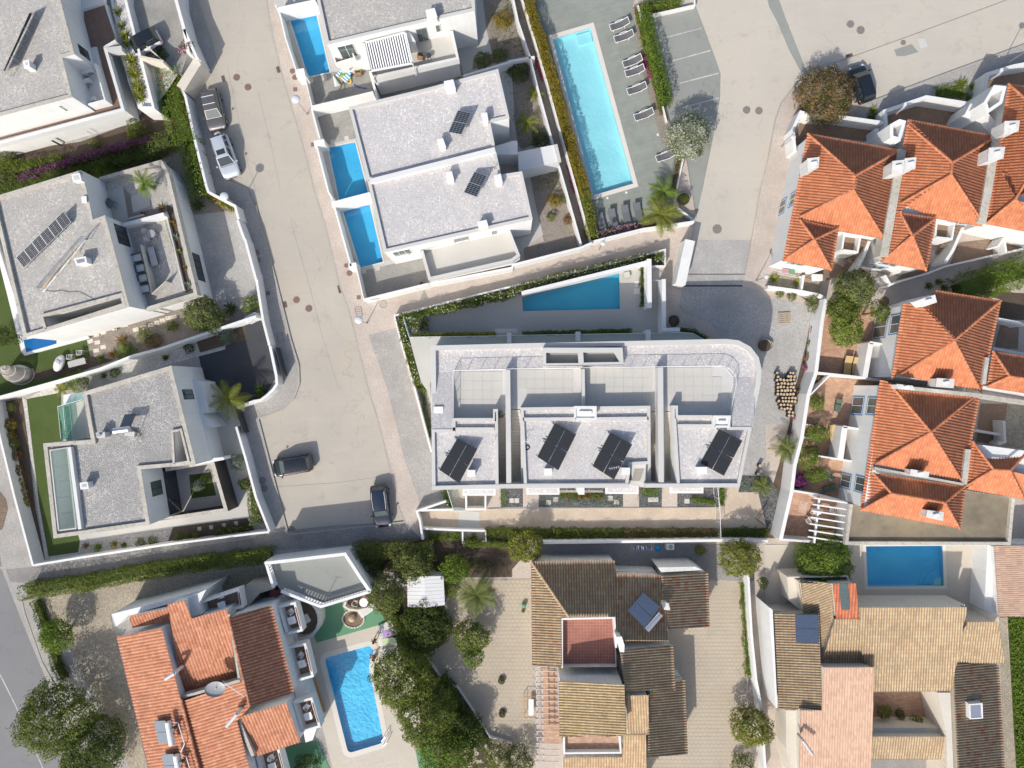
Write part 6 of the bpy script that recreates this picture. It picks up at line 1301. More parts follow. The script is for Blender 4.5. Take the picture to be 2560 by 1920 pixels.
# podium on the north side, ground and beds around
pod=ccw(P('11',"1322,1255 2212,1242",2.8)+P('21',"0,1240 1300,1218 1460,1214 1560,1222 1655,1275 1700,1330 0,1400",2.8)+P('11',"1600,1420 1500,1659",2.8)+P('12',"1520,200 1480,60",2.8)+P('11',"1425,1640",2.8))
t=thing('podium','raised pale terrace along the north side of the apartment building','terrace',(*cen(pod),0));MB().prism(pod,0,2.75,0,1).build('slab',[M['white'],M['terrace_g']],t);railing('rail',P('11',"1275,1095 1325,1255 2212,1242",3.0)+P('21',"0,1240 1300,1218 1460,1214 1560,1222 1655,1275",3.0),2.2,.9,parent=t,bars=False,glass='glass_rail')
for s in ("573,1290 573,1205","1182,1280 1182,1190"):MB().strip(P('21',s,3.6),.42,2,3.5).build('terrace_screen',M['capw'],t)
MB().strip(P('11',"2188,1305 2188,1215",3.6),.42,2,3.5).build('terrace_screen',M['capw'],t)
sheet('pool_deck',ccw(P('11',"1300,1115 2212,885")+P('21',"80,860 1160,600 1290,700 1290,1215 0,1240")+P('11',"2212,1245 1330,1255")),.125,M['terrace_g'])
for a,b in (("0,1108 1285,1085",None),("1008,740 1015,1190",None)):darkline('deck_joint','21',a,.03,.132,'plastic_grey')
darkline('deck_joint','11',"1490,1115 2212,1112",.03,.132,'plastic_grey')
slabs(t,P('21',"-140,1200 75,1200 75,1235 -140,1235"),.42,.42,0,'terrace',2.8,maxn=12);slabs(t,P('21',"1040,1170 1285,1170 1285,1210 1040,1210"),.42,.42,0,'terrace',.15,maxn=20)
gwall('white wall on the north side of the wedge-shaped pool',P('21',"85,872 1162,608",2.0),2.0,.34);gwall('white wall east of the wedge-shaped pool',P('21',"1186,578 1190,1000",2.3),2.3,.42);gwall('white wall right of the steps by the wedge-shaped pool',P('21',"1312,752 1315,1190 1452,1188",2.2),2.2,.38);gwall('white planter box at the path corner',P('21',"1150,545 1325,495 1322,638 1208,640",1.3),1.3,.12)
gwall('low white wall round the hedge at the west corner',P('21',"1150,545 600,680 0,815",1.1)+P('11',"1700,940 1195,1068 1250,1290 1360,1659",1.1)+P('12',"1360,0 1515,590",1.1),1.1,.16)
gwall('tilted-looking white gate wall at the foot of the drive',P('21',"1540,415 1458,795",2.2),2.2,.95);t=thing('sunlounge_mat','square table frame standing by the wedge-shaped pool','side table',(*P1('21',"992,716",.4),.13));MB().box((*P1('21',"992,716",.5),.5),(.62,.6,.04),.25).build('top',M['terrace'],t)
for dx in (-.25,.25):MB().box((P1('21',"992,716",.5)[0]+dx,P1('21',"992,716",.5)[1],.3),(.04,.5,.36),.25).build('leg',M['metal_dark'],t)
for s,l in (("1085,795",'upper pale square slab by the planted strip at the pool'),("1078,860",'lower white square slab by the planted strip at the pool')):MB().box((*P1('21',s),.16),(.6,.6,.05)).build('slab',M['capw'],tag(thing('stone_slab',l,'slab',(*P1('21',s),.13)),None))
for i in range(5):MB().box((*P1('21',f"1252,{905+i*22}"),.12),(.9,.22,.05+.03*i)).build('step',M['terrace'],kind='structure')
railing('small white gate at the head of the steps by the pool',P('21',"1215,762 1300,765",1.0),.12,1.0,name='gate',cat='gate')
t=thing('bag_of_rubble','round white bulk bag with brown debris by the wall end','bag',(*P1('21',"1398,1115",.5),.1));q=P1('21',"1398,1115",.5);MB().tube((*q,.1),(*q,.8),.55,14,r2=.62,caps=False).build('bag',M['fabric_white'],t);MB().ball((*q,.5),.52,sz=.45,half=True).build('debris',M['bed'],t);MB().ball((q[0]+.2,q[1]-.1,.65),.2,sz=.6).build('sack',M['plastic_black'],t)
# ---------------------------------------------------------------- tiled houses
def block(root,tile,s,z,mat='white',z0=0,ins=.22,name='wall',top=None):
 p=inset(ccw(P(tile,s,z)),ins);z=z if not SK[0] or name != 'wall' else min(z,2.3);m=MB().sides(p,z0,z-.02);m.flat(p,z-.03,0);m.build(name,M[mat],root);return p
SK=[None]
def RF(root,tile,mat,faces,ridges=(),**kw):
 for f in faces:
  q=P3(tile,f);tile_face(root,q,mat,**kw)
  if SK[0]:
   if area2(q)<0:q=q[::-1]
   n=len(q);p=inset([(v.x,v.y) for v in q],.14);V=[(x,y,0) for x,y in p]+[(x,y,v.z-.05) for (x,y),v in zip(p,q)]
   MB().add(V,[(i,(i+1)% n,n+(i+1)% n,n+i) for i in range(n)]).build('wall',M[SK[0]],root)
 for r in ridges:a,b=P3(tile,r);ridge(root,a,b,mat)
def house(label,tile,s,z,mat='white',name='tiled_house',group=None,**kw):
 c=cen(P(tile,s,z));t=thing(name,label,'house',(*c,0),group=group);return t,block(t,tile,s,z,mat,**kw)
def tchim(lab,tile,s,z0,z1):
 t=chimney(lab,tile,s,z0,z1,mat='white_old');c=t.location;MB().box((c.x,c.y,z1+.16),(.5,.3,.1),.2).build('cowl',M['white'],t);return t
G7='row of white houses with orange hipped roofs'
hA,wA=house('leftmost orange-roofed house of the upper row, small hipped wing in front','30',"340,1155 1140,1300 1005,2060 590,1990 545,2334 125,2254",4.3,group=G7)
RF(hA,'30','roof_or',["340,1155,4.3 125,2254,4.3 395,2070,5.0 270,1880,4.7 735,1640,5.5 750,1520,5.5","1140,1300,4.3 340,1155,4.3 750,1520,5.5","1005,2068,4.3 1140,1300,4.3 750,1520,5.5 735,1640,5.5","600,1998,4.35 1005,2068,4.3 735,1640,5.5 272,1875,4.7 285,1900,4.7","275,1900,4.7 605,1975,4.7 398,2071,5.2","545,2334,4.3 605,1985,4.4 398,2071,5.2","125,2254,4.3 545,2334,4.3 398,2071,5.2"],
["340,1155,4.4 750,1520,5.55","1140,1300,4.4 750,1520,5.55","750,1520,5.55 735,1640,5.55","735,1640,5.55 272,1875,4.8","735,1640,5.55 1005,2068,4.4","275,1900,4.8 398,2071,5.3","398,2071,5.3 125,2254,4.4","398,2071,5.3 545,2334,4.4","398,2071,5.3 605,1975,4.8"])
hB,wB=house('second orange-roofed house of the upper row, small hipped wing on its left','30',"1205,1035 1975,1180 1850,1930 1440,1890 1365,2339 975,2264",4.3,group=G7)
RF(hB,'30','roof_or',["1205,1035,4.3 975,2264,4.3 1245,2037,5.3 1125,1840,4.7 1580,1510,5.55 1590,1405,5.55","1975,1180,4.3 1205,1035,4.3 1590,1405,5.55","1850,1930,4.3 1975,1180,4.3 1590,1405,5.55 1580,1510,5.55","1445,1890,4.35 1860,1960,4.3 1580,1510,5.55 1145,1760,4.8","1140,1840,4.8 1445,1885,4.8 1245,2037,5.3","1365,2339,4.3 1445,1895,4.4 1245,2037,5.3","975,2264,4.3 1365,2339,4.3 1245,2037,5.3"],
["1205,1080,4.4 1590,1405,6.2","1975,1180,4.4 1590,1405,6.2","1590,1405,6.0 1580,1510,6.2","1580,1510,6.0 1145,1760,4.9","1580,1510,6.0 1855,1925,4.4","1140,1840,4.9 1245,2037,5.4","1245,2037,5.4 975,2264,4.4","1245,2037,5.4 1365,2339,4.4","1245,2037,5.4 1445,1885,4.8"])
hC,wC=house('third orange-roofed house of the upper row, cut by the right edge','30',"2075,728 2800,860 2700,2130 1880,1935",4.3,group=G7)
RF(hC,'30','roof_or',["2075,728,4.3 1880,1935,4.3 2135,1724,5.6 2330,1400,6.3 2340,960,6.2","2800,860,4.3 2075,728,4.3 2340,960,6.2","1880,1935,4.3 2700,2090,4.3 2400,1800,5.6 2135,1724,5.6","2020,1500,5.0 2400,1560,5.0 2135,1724,5.7"],["2075,728,4.4 2340,960,6.3","2135,1724,5.7 1880,1935,4.4","2135,1724,5.7 2500,2050,4.4","2135,1724,5.7 2330,1400,6.4"])
for s in ("1162,1290 1100,1659 1003,2215","1975,1190 1900,1659 1850,1925"):MB().strip(P('30',s,4.75),.75,3.5,4.75).build('party_gutter',M['cap_old'],hB)
for lab,s in (('white chimney alone on the leftmost orange roof',"345,1372 440,1362 432,1448 350,1480"),('left chimney of the close pair between the two left orange roofs',"1080,1395 1175,1385 1165,1490 1072,1500"),('right chimney of the close pair between the two left orange roofs',"1188,1372 1278,1362 1268,1455 1180,1482"),('white chimney between the second and third orange roofs, upper',"2050,1050 2172,1045 2160,1130 2040,1160"),('white chimney between the second and third orange roofs, lower',"1915,1280 2045,1272 2030,1365 1905,1390")):tchim(lab,'30',s,4.6,6.4)
WA=[P1('30',"340,1155",4.3),P1('30',"125,2254",4.3)];A_,B_=wA[0],wA[-1]
def nearest_edge(poly,a,b):
 best=None
 for i in range(len(poly)):
  p,q=poly[i],poly[(i+1)% len(poly)];d=min(math.dist(p,a)+math.dist(q,b),math.dist(p,b)+math.dist(q,a))
  if best is None or d<best[0]:best=(d,p,q)
 return best[1],best[2]
eA=nearest_edge(wA,*WA);kw=dict(trim='blue_trim',bars=1)
winpx(hA,*eA,'31',"105,88 138,170",**kw);winpx(hA,*eA,'31',"198,25 225,100",**kw)
sA=nearest_edge(wA,P1('30',"125,2254",4.3),P1('30',"545,2334",4.3));window(hA,*sA,.2,.5,2.9,4.0,**kw)
sB=nearest_edge(wB,P1('30',"975,2264",4.3),P1('30',"1365,2339",4.3));window(hB,*sB,.1,.45,2.9,4.0,**kw);window(hB,*sB,.05,.4,.9,2.1,**kw)
sB2=nearest_edge(wB,P1('30',"1440,1890",4.3),P1('30',"1850,1930",4.3));window(hB,*sB2,.5,.95,2.7,3.9,**kw);window(hB,*sB2,.1,.55,.9,2.1,**kw)
# front yards, stairs and little roof terraces
def patio(root,tile,s,z,mat,wall_s=None,wz=None,t=.18,z0=0):
 q=ccw(P(tile,s,z));MB().prism(q,z0,z-.02,0).build('terrace_block',M['white'],root);MB().flat(inset(q,.05),z).build('terrace_floor',M[mat],root)
 if wall_s:MB().strip(P(tile,wall_s,wz),t,z0,wz).build('parapet',M['white'],root)
patio(hA,'31',"635,365 790,380 775,515 640,505",2.2,'terracotta_brn',"640,500 775,518 800,378 660,358 640,500",3.0);patio(hB,'31',"1450,245 1610,275 1590,400 1440,390",2.2,'terracotta_brn',"1445,390 1590,405 1612,270 1460,245 1445,390",3.0)
steps(hA,P1('31',"835,395",2),P1('31',"690,690",.4),1.0,2.4,.15,11,'terracotta_brn');steps(hB,P1('31',"1635,285",2),P1('31',"1500,540",.4),1.0,2.4,.15,11,'terracotta_brn')
gwall('sloping white wall beside the brown stair of the leftmost orange house',P('31',"885,400 840,520 730,770",2.2),2.2,.3);gwall('sloping white wall beside the stair of the second orange house',P('31',"1690,295 1600,500 1530,610",2.2),2.2,.3)
sheet('tiled_patio',ccw(P('31',"1560,640 1640,440 1990,400 2010,470 1930,560")),.12,M['terracotta_brn']);sheet('tiled_patio',ccw(P('31',"300,740 560,600 700,690 720,780 560,740 460,780")),.12,M['terracotta_brn']);sheet('tiled_patio',ccw(P('31',"1100,760 1190,690 1400,620 1380,700")),.12,M['terracotta_brn']);sheet('tiled_patio',ccw(P('31',"2050,400 2212,370 2212,480 2040,520")),.12,M['terracotta_brn'])
gwall('white wall along the front yards of the upper orange row, west part',P('31',"0,820 290,860 440,890",1.1),1.1,.3);gwall('white wall along the front yards of the upper orange row, east part',P('31',"1060,800 1180,760 1390,700 1540,640 1940,550 2212,490",.9),.9,.18);gwall('white wall dividing the two west front yards',P('31',"310,720 290,850",1.0),1.0,.2);gwall('white arched wall left of the far patio',P('31',"1990,470 2040,400 2060,520",1.8),1.8,.2)
gwall('white wing wall of the second orange house',P('31',"1010,720 1060,800 1040,810",1.8),1.8,.2);sheet('front_yard',ccw(P('31',"0,730 290,700 460,780 440,880 0,815")),.118,M['cobble_tan'])
t=thing('clothes_rack','clothes airer with pink and green washing by the leftmost orange house','clothes airer',(*P1('31',"180,690"),.12));a,b=P('31',"90,665 290,700",1.0);MB().path([(*a,1.0),(*b,1.0)],.02).path([(a[0],a[1]-.5,1),(b[0],b[1]-.5,1)],.02).path([(a[0],a[1],.12),(b[0],b[1]-.4,1.0)],.02).build('rack',M['metal_white'],t);MB().box((*P1('31',"150,682",1),1.03),(.7,.4,.03)).build('cloth',M['fl_pink'],t);MB().box((*P1('31',"205,688",1),1.03),(.6,.4,.03)).build('cloth',M['turf_green'],t)
put(table('white plastic table in the front yard beside the leftmost orange house',1.1,.7),P1('31',"420,742",.7),.12)
sheet('back_yard',ccw(P('30',"285,1000 385,1020 950,1110 930,1235 350,1165 200,1330")),.12,M['terracotta_brn']);sheet('back_yard',ccw(P('30',"1025,960 1340,875 1725,940 1700,1110 1210,1040 1060,1070 1020,1200")),.121,M['terracotta_brn']);sheet('back_yard',ccw(P('30',"1850,880 1820,800 1900,640 2212,580 2212,740 1960,730")),.122,M['terracotta_brn'])
gwall('white wall behind the upper orange row beside the coppery tree',P('30',"235,1310 215,1120 285,968 385,1000 640,1010 1000,1060",1.9),1.9,.3);gwall('white wall round the second back yard of the orange row',P('30',"1030,1200 1012,960 1370,838 1790,905",1.9),1.9,.35);gwall('white wall behind the third orange house',P('30',"1850,890 1900,640 2130,570 2400,520",1.9),1.9,.35);gwall('white wall piece between the first and second back yards',P('30',"940,1110 960,1230",1.9),1.9,.35)
for s,lab in (("1060,1070 1140,1025 1200,1040 1150,1215 1060,1190",'tall white stack wall at the north corner of the second orange house'),("1870,880 1960,730 2070,740 2030,890 1900,980",'tall white stack wall at the north corner of the third orange house')):
 q=ccw(P('30',s,5.2));t=thing('service_tower',lab,'wall',(*cen(q),0));MB().prism(q,0,5.1,holes=[inset(q,.3)]).build('shaft',M['white'],t);MB().flat(inset(q,.3),3.6).build('roof',M['white_old'],t)
MB().strip(P('30',"1725,940 1860,1010 2000,1170",3.0),1.2,0,3.0).build('white_block',M['white'],hB)
sheet('sidewalk',ccw(P('30',"680,980 940,870 1400,690 2212,390 2700,200 2700,420 2130,600 1830,700 1790,890 1370,830 1010,950 1000,1060 640,1020")),.108,M['calcada_grey']);sheet('bed',ccw(P('30',"830,1030 1010,955 1000,1060")),.125,M['bed'])
# lower pair of orange roofs
hD,wD=house('white house with blue window surrounds and one large orange hipped roof','31',"1163,958 1430,855 2008,940 1935,1400 1835,1720 1062,1620",5.3,ins=.3)
RF(hD,'31','roof_or',["1163,958,5.3 1062,1620,5.3 1130,1580,5.6 1605,1282,6.35 1340,985,5.9","2008,940,5.3 1430,855,5.3 1340,985,5.9 1605,1282,6.35","1835,1740,5.3 2008,945,5.3 1605,1282,6.35","1125,1585,5.5 1830,1715,5.4 1605,1282,6.35"],["1340,985,5.5 1605,1282,6.42","2008,940,5.4 1605,1282,6.42","1130,1585,5.6 1605,1282,6.42","1605,1282,6.42 1835,1720,5.4"])
hE,wE=house('white house with long lower orange roof, paired chimneys and felt terrace behind','32',"965,-30 1110,45 1825,105 1755,540 1700,880 1655,1250 800,1090",5.3,ins=.3)
RF(hE,'32','roof_or',["965,-40,5.3 800,1090,5.3 1065,945,5.55 905,765,5.55 925,690,5.55 1405,415,6.3 1040,-20,5.7","1775,115,5.5 1110,50,5.5 1405,415,6.3","1690,845,5.3 1825,105,5.3 1405,415,6.3","930,692,5.55 1675,842,5.4 1405,415,6.3","905,770,5.5 1700,880,5.5 1525,1025,6.0 1065,945,6.2","1655,1250,5.3 1700,885,5.3 1525,1025,6.2","800,1090,5.3 1655,1250,5.3 1525,1025,6.0 1065,945,6.2"],
["1050,0,5.5 1405,415,6.35","1405,415,6.35 1790,100,5.5","1405,415,6.35 925,690,5.6","1405,415,6.35 1675,840,5.5","905,765,5.6 1065,945,6.3","1065,945,6.3 1525,1025,6.3","1065,945,6.3 800,1090,5.4","1525,1025,6.3 1655,1250,5.4","1525,1025,6.3 1700,880,5.5"])
MB().strip(P('32',"1105,25 1790,95 2300,170",5.9),.35,4.5,5.9).build('parapet',M['cap_old'],hE);MB().strip(P('32',"925,728 1690,868",5.8),.22,5.2,5.8).build('parapet',M['cap_old'],hE);MB().strip(P('32',"1732,565 1697,865",5.75),.5,4.9,5.75).build('parapet',M['cap_old'],hE);MB().strip(P('31',"1897,1430 1865,1659",5.75),.35,4.9,5.75).build('parapet',M['cap_old'],hD)
RF(hE,'32','roof_or',["2700,620,5.3 1765,490,5.3 1945,738,6.0 2088,748,6.0 2300,560,6.2","1765,495,5.3 1712,870,5.3 1945,738,6.2","1705,905,5.3 2500,1050,5.3 2300,800,6.0 2088,748,6.0 1945,738,6.2"],["1765,495,5.4 1945,738,6.3","1945,738,6.3 1710,880,5.4","1945,738,6.3 2088,748,6.3","2088,748,6.3 2212,1000,5.4","2088,748,6.3 2260,560,5.9"]);block(hE,'32',"1765,495 2700,620 2500,1045 1712,900",5.3)
RF(hD,'31','roof_or',["2700,1500,5.3 1940,1372,5.3 2085,1592,6.0 2400,1640,6.2","1940,1375,5.3 1890,1680,5.3 2085,1592,6.2","1890,1685,5.3 2700,1820,5.3 2400,1640,6.0 2085,1592,6.2"],["1940,1375,5.4 2085,1592,6.3","2085,1592,6.3 1890,1680,5.4","2085,1592,6.3 2400,1640,6.3"]);block(hD,'31',"1940,1375 2700,1500 2700,1820 1890,1680",5.3)
for lab,tl,s in (('squat white chimney at the shaded foot of the large orange roof','31',"1465,1612 1608,1622 1600,1690 1455,1680"),('white chimney at the northwest notch of the large orange roof','31',"1290,942 1440,892 1455,950 1335,990"),('white chimney in the middle of the long lower orange roof','32',"1240,742 1390,765 1382,808 1232,785"),('white chimney on the lowest orange slope','32',"1382,1095 1515,1112 1508,1178 1370,1150"),('white chimney block where the two big orange roofs meet','32',"1120,5 1250,20 1262,50 1125,40")):tchim(lab,tl,s,5.3,6.7)
for tl,ps,w_,(a,b) in (('31',("905,1085 1010,1250","1072,1070 1135,1215"),wD,("1163,958","1062,1620")),('32',("718,112 810,262","870,118 930,262","622,765 705,905","765,792 825,940"),wE,("965,-30","800,1090"))):
 e=nearest_edge(w_,P1(tl,a,5.3),P1(tl,b,5.3))
 for s in ps:winpx(hD if tl== '31' else hE,*e,tl,s,zmin=.3,zmax=4.8,trim='blue_trim',bars=1)
ft=ccw(P('32',"722,1040 900,1060 1700,920 2128,990 2095,1372 690,1362",3.0));MB().sides(ft,0,3.0).build('rear_wall',M['white'],hE);MB().flat(ft,3.0).build('felt_roof',M['felt'],hE);MB().strip(P('32',"2120,990 2085,1380 680,1375 722,1040",3.35),.3,2.9,3.35).build('parapet',M['cap_old'],hE)
sheet('back_court',ccw(P('32',"1830,170 2060,170 2030,400 1990,520 1790,500")),.13,M['terracotta_brn']);sheet('back_court',ccw(P('31',"2010,1120 2160,1150 2150,1360 1950,1340")),.13,M['terracotta_brn']);sheet('back_court',ccw(P('31',"1700,850 2212,880 2212,1110 1990,1100 2000,930")),.128,M['bed']);sheet('side_path',ccw(P('32',"2050,180 2300,180 2300,560 2120,540 1990,520")),.129,M['cobble_tan'])
for l,tl,s,z in (('white wall right of the large orange roof, upper back court','31',"1985,1095 2170,1130 2212,1150",2.0),('white wall below the upper back court','31',"1945,1350 2212,1400",2.2),('white wall along the lower back court','32',"1785,400 2030,440",1.2),('white wall with a curved end by the lower back court','32',"2040,320 2050,500 2000,520",1.6)):gwall(l,P(tl,s,z),z,.25)
# walls and patios between the yard and the orange houses
gwall('tall white boundary wall between the cobbled yard and the terracotta patios',P('31',"505,925 470,1100 415,1560",2.4)+P('32',"350,90 290,480 232,700 205,930 110,1345",2.4),2.4,.35)
gwall('white base of the tree bed north of the patios',P('31',"440,890 505,925",1.6),1.6,.3);sheet('shrub_strip',ccw(PP(('31',"270,900 520,1000 400,1559"),('32',"330,100 200,900 60,1330 -100,1330 90,700 180,340"),('31',"240,1659 330,1290 385,980"))),.112,M['bed'],pools=False)
sheet('tiled_patio',ccw(P('31',"500,960 900,1000 1090,1250 1080,1630 410,1560")),.12,M['terracotta']);sheet('tiled_patio',ccw(P('32',"380,-60 960,-30 800,1060 720,1380 120,1340 215,930 350,100")),.121,M['terracotta'])
for l,tl,s,z,th in (('white wall closing the first terracotta patio on its south side','31',"405,1560 830,1605 970,1625",1.7,.22),('high white wall between the sunbed patio and its neighbour','31',"890,1305 838,1600",2.2,.5),('white wall at the head of the small shaded patio','31',"880,1300 1092,1335",2.2,.25),('slanting white wall round the dry planter','32',"530,-70 355,105",1.4,.14),
 ('high white wall left of the patio with folding chairs','32',"665,370 625,650",2.2,.55),('white wall above the patio with folding chairs','32',"650,368 890,408",2.2,.2),('white wall below the patio with folding chairs','32',"430,622 640,655 855,690",1.8,.16),('white wall above the pergola patio','32',"205,920 440,960 690,1025",1.8,.2),('short white wall by the lemon tree in the second patio','32',"330,350 440,365",.8,.15),('short white wall below the lemon tree','32',"300,460 420,475",.8,.15)):gwall(l,P(tl,s,z),z,th)
gwall('long low wall closing the terracotta patios and pool on the south',P('32',"110,1345 690,1382 2212,1390",2.0),2.0,.22,mat='white_old')
sheet('dry_planter',ccw(P('31',"400,1565 525,1590 355,1760 340,1700")),.3,M['soil'])
pg=thing('white_pergola','white timber pergola over the lowest terracotta patio','pergola',(*P1('32',"520,1180",2.6),.12))
for i in range(7):a,b=P('32',f"{395-i*8},{985+i*56} {695-i*9},{1030+i*56}",2.6);MB().strip([a,b],.13,2.45,2.6).build('cross_beam',M['frame_white'],pg)
a,b=P('32',"445,985 400,1375",2.4);MB().strip([a,b],.16,2.25,2.44).build('main_beam',M['frame_white'],pg)
for s in ("445,990","420,1180","402,1370"):MB().tube((*P1('32',s,2.3),.12),(*P1('32',s,2.3),2.3),.08,6).build('post',M['frame_white'],pg)
LA=cushion_bed('tan sunbed in the first terracotta patio, left of the pair','fabric_tan',W=.72,L=2.1);put(LA,P1('31',"680,1510",.3),.12,math.radians(84));dup(LA,(*P1('31',"752,1520",.3),.12),math.radians(84),'tan sunbed in the first terracotta patio, right of the pair');dup(LA,(*P1('32',"560,440",.3),.12),math.radians(98),'tan sunbed under the lemon tree in the second patio');dup(LA,(*P1('32',"470,1215",.3),.12),math.radians(0),'tan sunbed under the white pergola, upper');dup(LA,(*P1('32',"465,1285",.3),.12),0,'tan sunbed under the white pergola, lower')
LB=cushion_bed('green-grey folding chair in the second patio','fabric_green',W=.6,L=1.1);put(LB,P1('32',"600,180",.3),.12,math.radians(80));dup(LB,(*P1('32',"790,560",.3),.12),math.radians(-60),'green-grey folding chair in the enclosed patio');dup(LB,(*P1('32',"515,785",.3),.12),math.radians(-50),'dark folding chair in the third patio, by the window');dup(LB,(*P1('32',"525,900",.3),.12),math.radians(20),'dark folding chair in the shade of the third patio')
put(table('round rattan table in the enclosed patio',.6,.6,.6,'fabric_grey',True,hole=False),P1('32',"830,490",.5),.12);cw=shell_chair('white garden chair under the pergola beams');put(cw,P1('32',"550,1085",.5),.12,1.5);dup(cw,(*P1('32',"342,1175",.4),.12),.6,'white garden chair alone at the shade edge of the pergola patio');put(table('white garden table under the pergola',.8,.6),P1('32',"415,1100",.6),.12,.1)
dr_=thing('clothes_rack','white folding clothes airer on the pergola patio','clothes airer',(*P1('32',"310,1050"),.12));m=MB()
for i in range(6):a,b=P('32',f"{285+i*11},{1010+i*2} {262+i*11},{1110+i*2}",.9);m.tube((*a,.9),(*b,.9),.012,4)
m.build('wires',M['metal_white'],dr_)
# cobbled yard: barrels, pallet, planters
bar=None;rr=random.Random(3)
for j in range(13):
 for i in range(6):
  s=(78+i*28+(j% 2)*8+max(0,j-6)*8,1562+j*31)
  if (j<1 and i in (1,2,3)) or (j== 1 and i in (1,2)) or (j>8 and i>3) or (j>10 and i in (0,1,4)) or (j== 7 and i== 0):continue
  xy=P1('31',f"{s[0]+rr.uniform(-4,4)},{s[1]+rr.uniform(-4,4)}",.55);r=.2*rr.uniform(.85,1.12)
  if bar is None:
   bar=thing('log_barrel','upright dark drum with pale round top in the packed group on the cobbled yard','barrel',group='packed barrels on the cobbled yard');MB().tube((0,0,0),(0,0,.55),.16,12).build('side',M['barrel'],bar);MB().tube((0,0,.54),(0,0,.565),.125,12).build('top',M['wood_pale'],bar);o=bar
  else:
   o=bar.copy();COL.objects.link(o)
   for ch in [c for c in bar.children]:c=ch.copy();COL.objects.link(c);c.parent=o
  o.location=(*xy,.108);o.scale=(r/.2,r/.2,1);o['label']='upright dark drum with pale round top in the packed group on the cobbled yard'
for s,l in (("2140,705",'upper of two dark drums by the garden bed'),("2125,775",'lower of two dark drums by the garden bed')):o=dup(bar,(*P1('22',s,.5),.108),0,l);o['group']='drums by the garden bed';o.scale=(1.2,1.2,1)
pal=thing('wooden_pallet','wooden pallet lying alone on the cobbled yard','pallet',(*P1('31',"132,1093"),.108));q=P1('31',"132,1093")
for i in range(6):MB().box((q[0],q[1]+(i-2.5)*.2,.26),(1.15,.11,.03),.05).build('plank',M['wood_pale'],pal)
for i in (-1,0,1):MB().box((q[0]+i*.5,q[1],.19),(.1,1.15,.1),.05).build('bearer',M['wood_grey'],pal)
def tub(lab,tile,s,r=.5,soil='bed',h=.5,plant_=None):
 q=P1(tile,s,h);t=thing('stone_tub',lab,'planter',(*q,.1));MB().tube((*q,.1),(*q,h),r*.7,14,r2=r,caps=False).build('tub',M['cap'],t);MB().prism([(q[0]+r*.95*math.cos(6.283*i/14),q[1]+r*.95*math.sin(6.283*i/14)) for i in range(14)],.1,h-.08).build('soil',M[soil],t)
 if plant_:p_,n_=blobpts([(q[0],q[1],h+.05,r*.8,r*.5)],90);leafobj('foliage',p_,n_,.12,plant_,t)
 return t
tub('white stone tub with a low plant beside the drive','21',"1487,55",.62,plant_='leaf_bright',h=.6);tub('white stone tub in the cobbled yard right of the apartment corner','21',"2190,1325",.62,h=.6);tub('empty round stone tub in the cobbled yard','31',"0,1320",.5)
SK[0]='white'
# ---------------------------------------------------------------- bottom left: orange-roofed flats
fb=thing('holiday_flats','orange-roofed block of flats at the bottom left with boxy white balconies','building',(*P1('03',"1500,900"),0))
def blk(s,z,tile='03',root=fb,**kw):return block(root,tile,s,z,**kw)
blk("1015,515 1400,442 1565,1060 1900,2300 1450,2300",6.2,ins=.1);RF(fb,'03','roof_or2',["1450,2300,5.2 1015,520,5.2 1400,445,6.3 1565,1060,6.3 1880,2300,6.3"],["1565,1060,6.4 1880,2300,6.4"],rib=.3,course=.4)
blk("1120,345 1460,270 1500,375 1145,440",5.0,ins=.05);RF(fb,'03','roof_or2',["1145,445,4.9 1490,380,4.9 1462,270,5.3 1120,345,5.3"])
blk("1460,232 1612,196 1632,372 1968,275 2060,890 1580,1030 1490,370",5.4,ins=.05);RF(fb,'03','roof_or2',["1580,1028,5.0 2055,893,5.0 1968,277,5.9 1632,372,5.9 1610,198,5.9 1460,235,5.9"],rib=.3)
blk("1970,350 2352,250 2545,1000 2212,1122 2150,1122 2060,890",5.8,ins=.1);RF(fb,'03','roof_or2',["2352,250,5.5 2545,1000,5.5 2160,1125,6.2 1975,350,6.2"],["1975,350,6.3 2160,1125,6.3"],rib=.3,course=.4)
blk("1570,1070 2110,895 2165,1120 1960,1205 2060,1230 2400,2300 1900,2300",5.9,ins=.05);RF(fb,'03','roof_or2',["1900,2300,6.0 1572,1072,6.0 2110,900,5.7 2165,1125,5.5 2060,1240,5.4 2330,2300,5.4"],rib=.3,course=.4)
blk("2040,1215 2477,1090 2600,1425 2200,1560",5.2,ins=.1);RF(fb,'03','roof_or2',["2205,1560,4.8 2600,1430,4.8 2475,1092,5.4 2060,1215,5.4"],rib=.3);MB().strip(P('03',"2045,1215 2185,1555",5.5),.3,4,5.5).build('parapet',M['cap_old'],fb)
MB().strip(P('03',"1575,1050 2070,905",6.1),.25,4.5,6.1).build('parapet',M['cap_old'],fb);MB().strip(P('03',"1975,330 2065,890",6.0),.2,4.5,6.0).build('parapet',M['cap_old'],fb)
blk("2352,250 2400,235 2740,1300 2700,1420 2640,1440 2545,1000",3.0,ins=0,name='lower_wall')
blk("960,330 1260,255 1750,120 1780,150 1460,240 1110,345 1000,440",4.2,ins=0,name='wing_wall');blk("1780,120 1720,235 1740,330 1630,368 1610,196",5.2,ins=0,name='stair_wall')
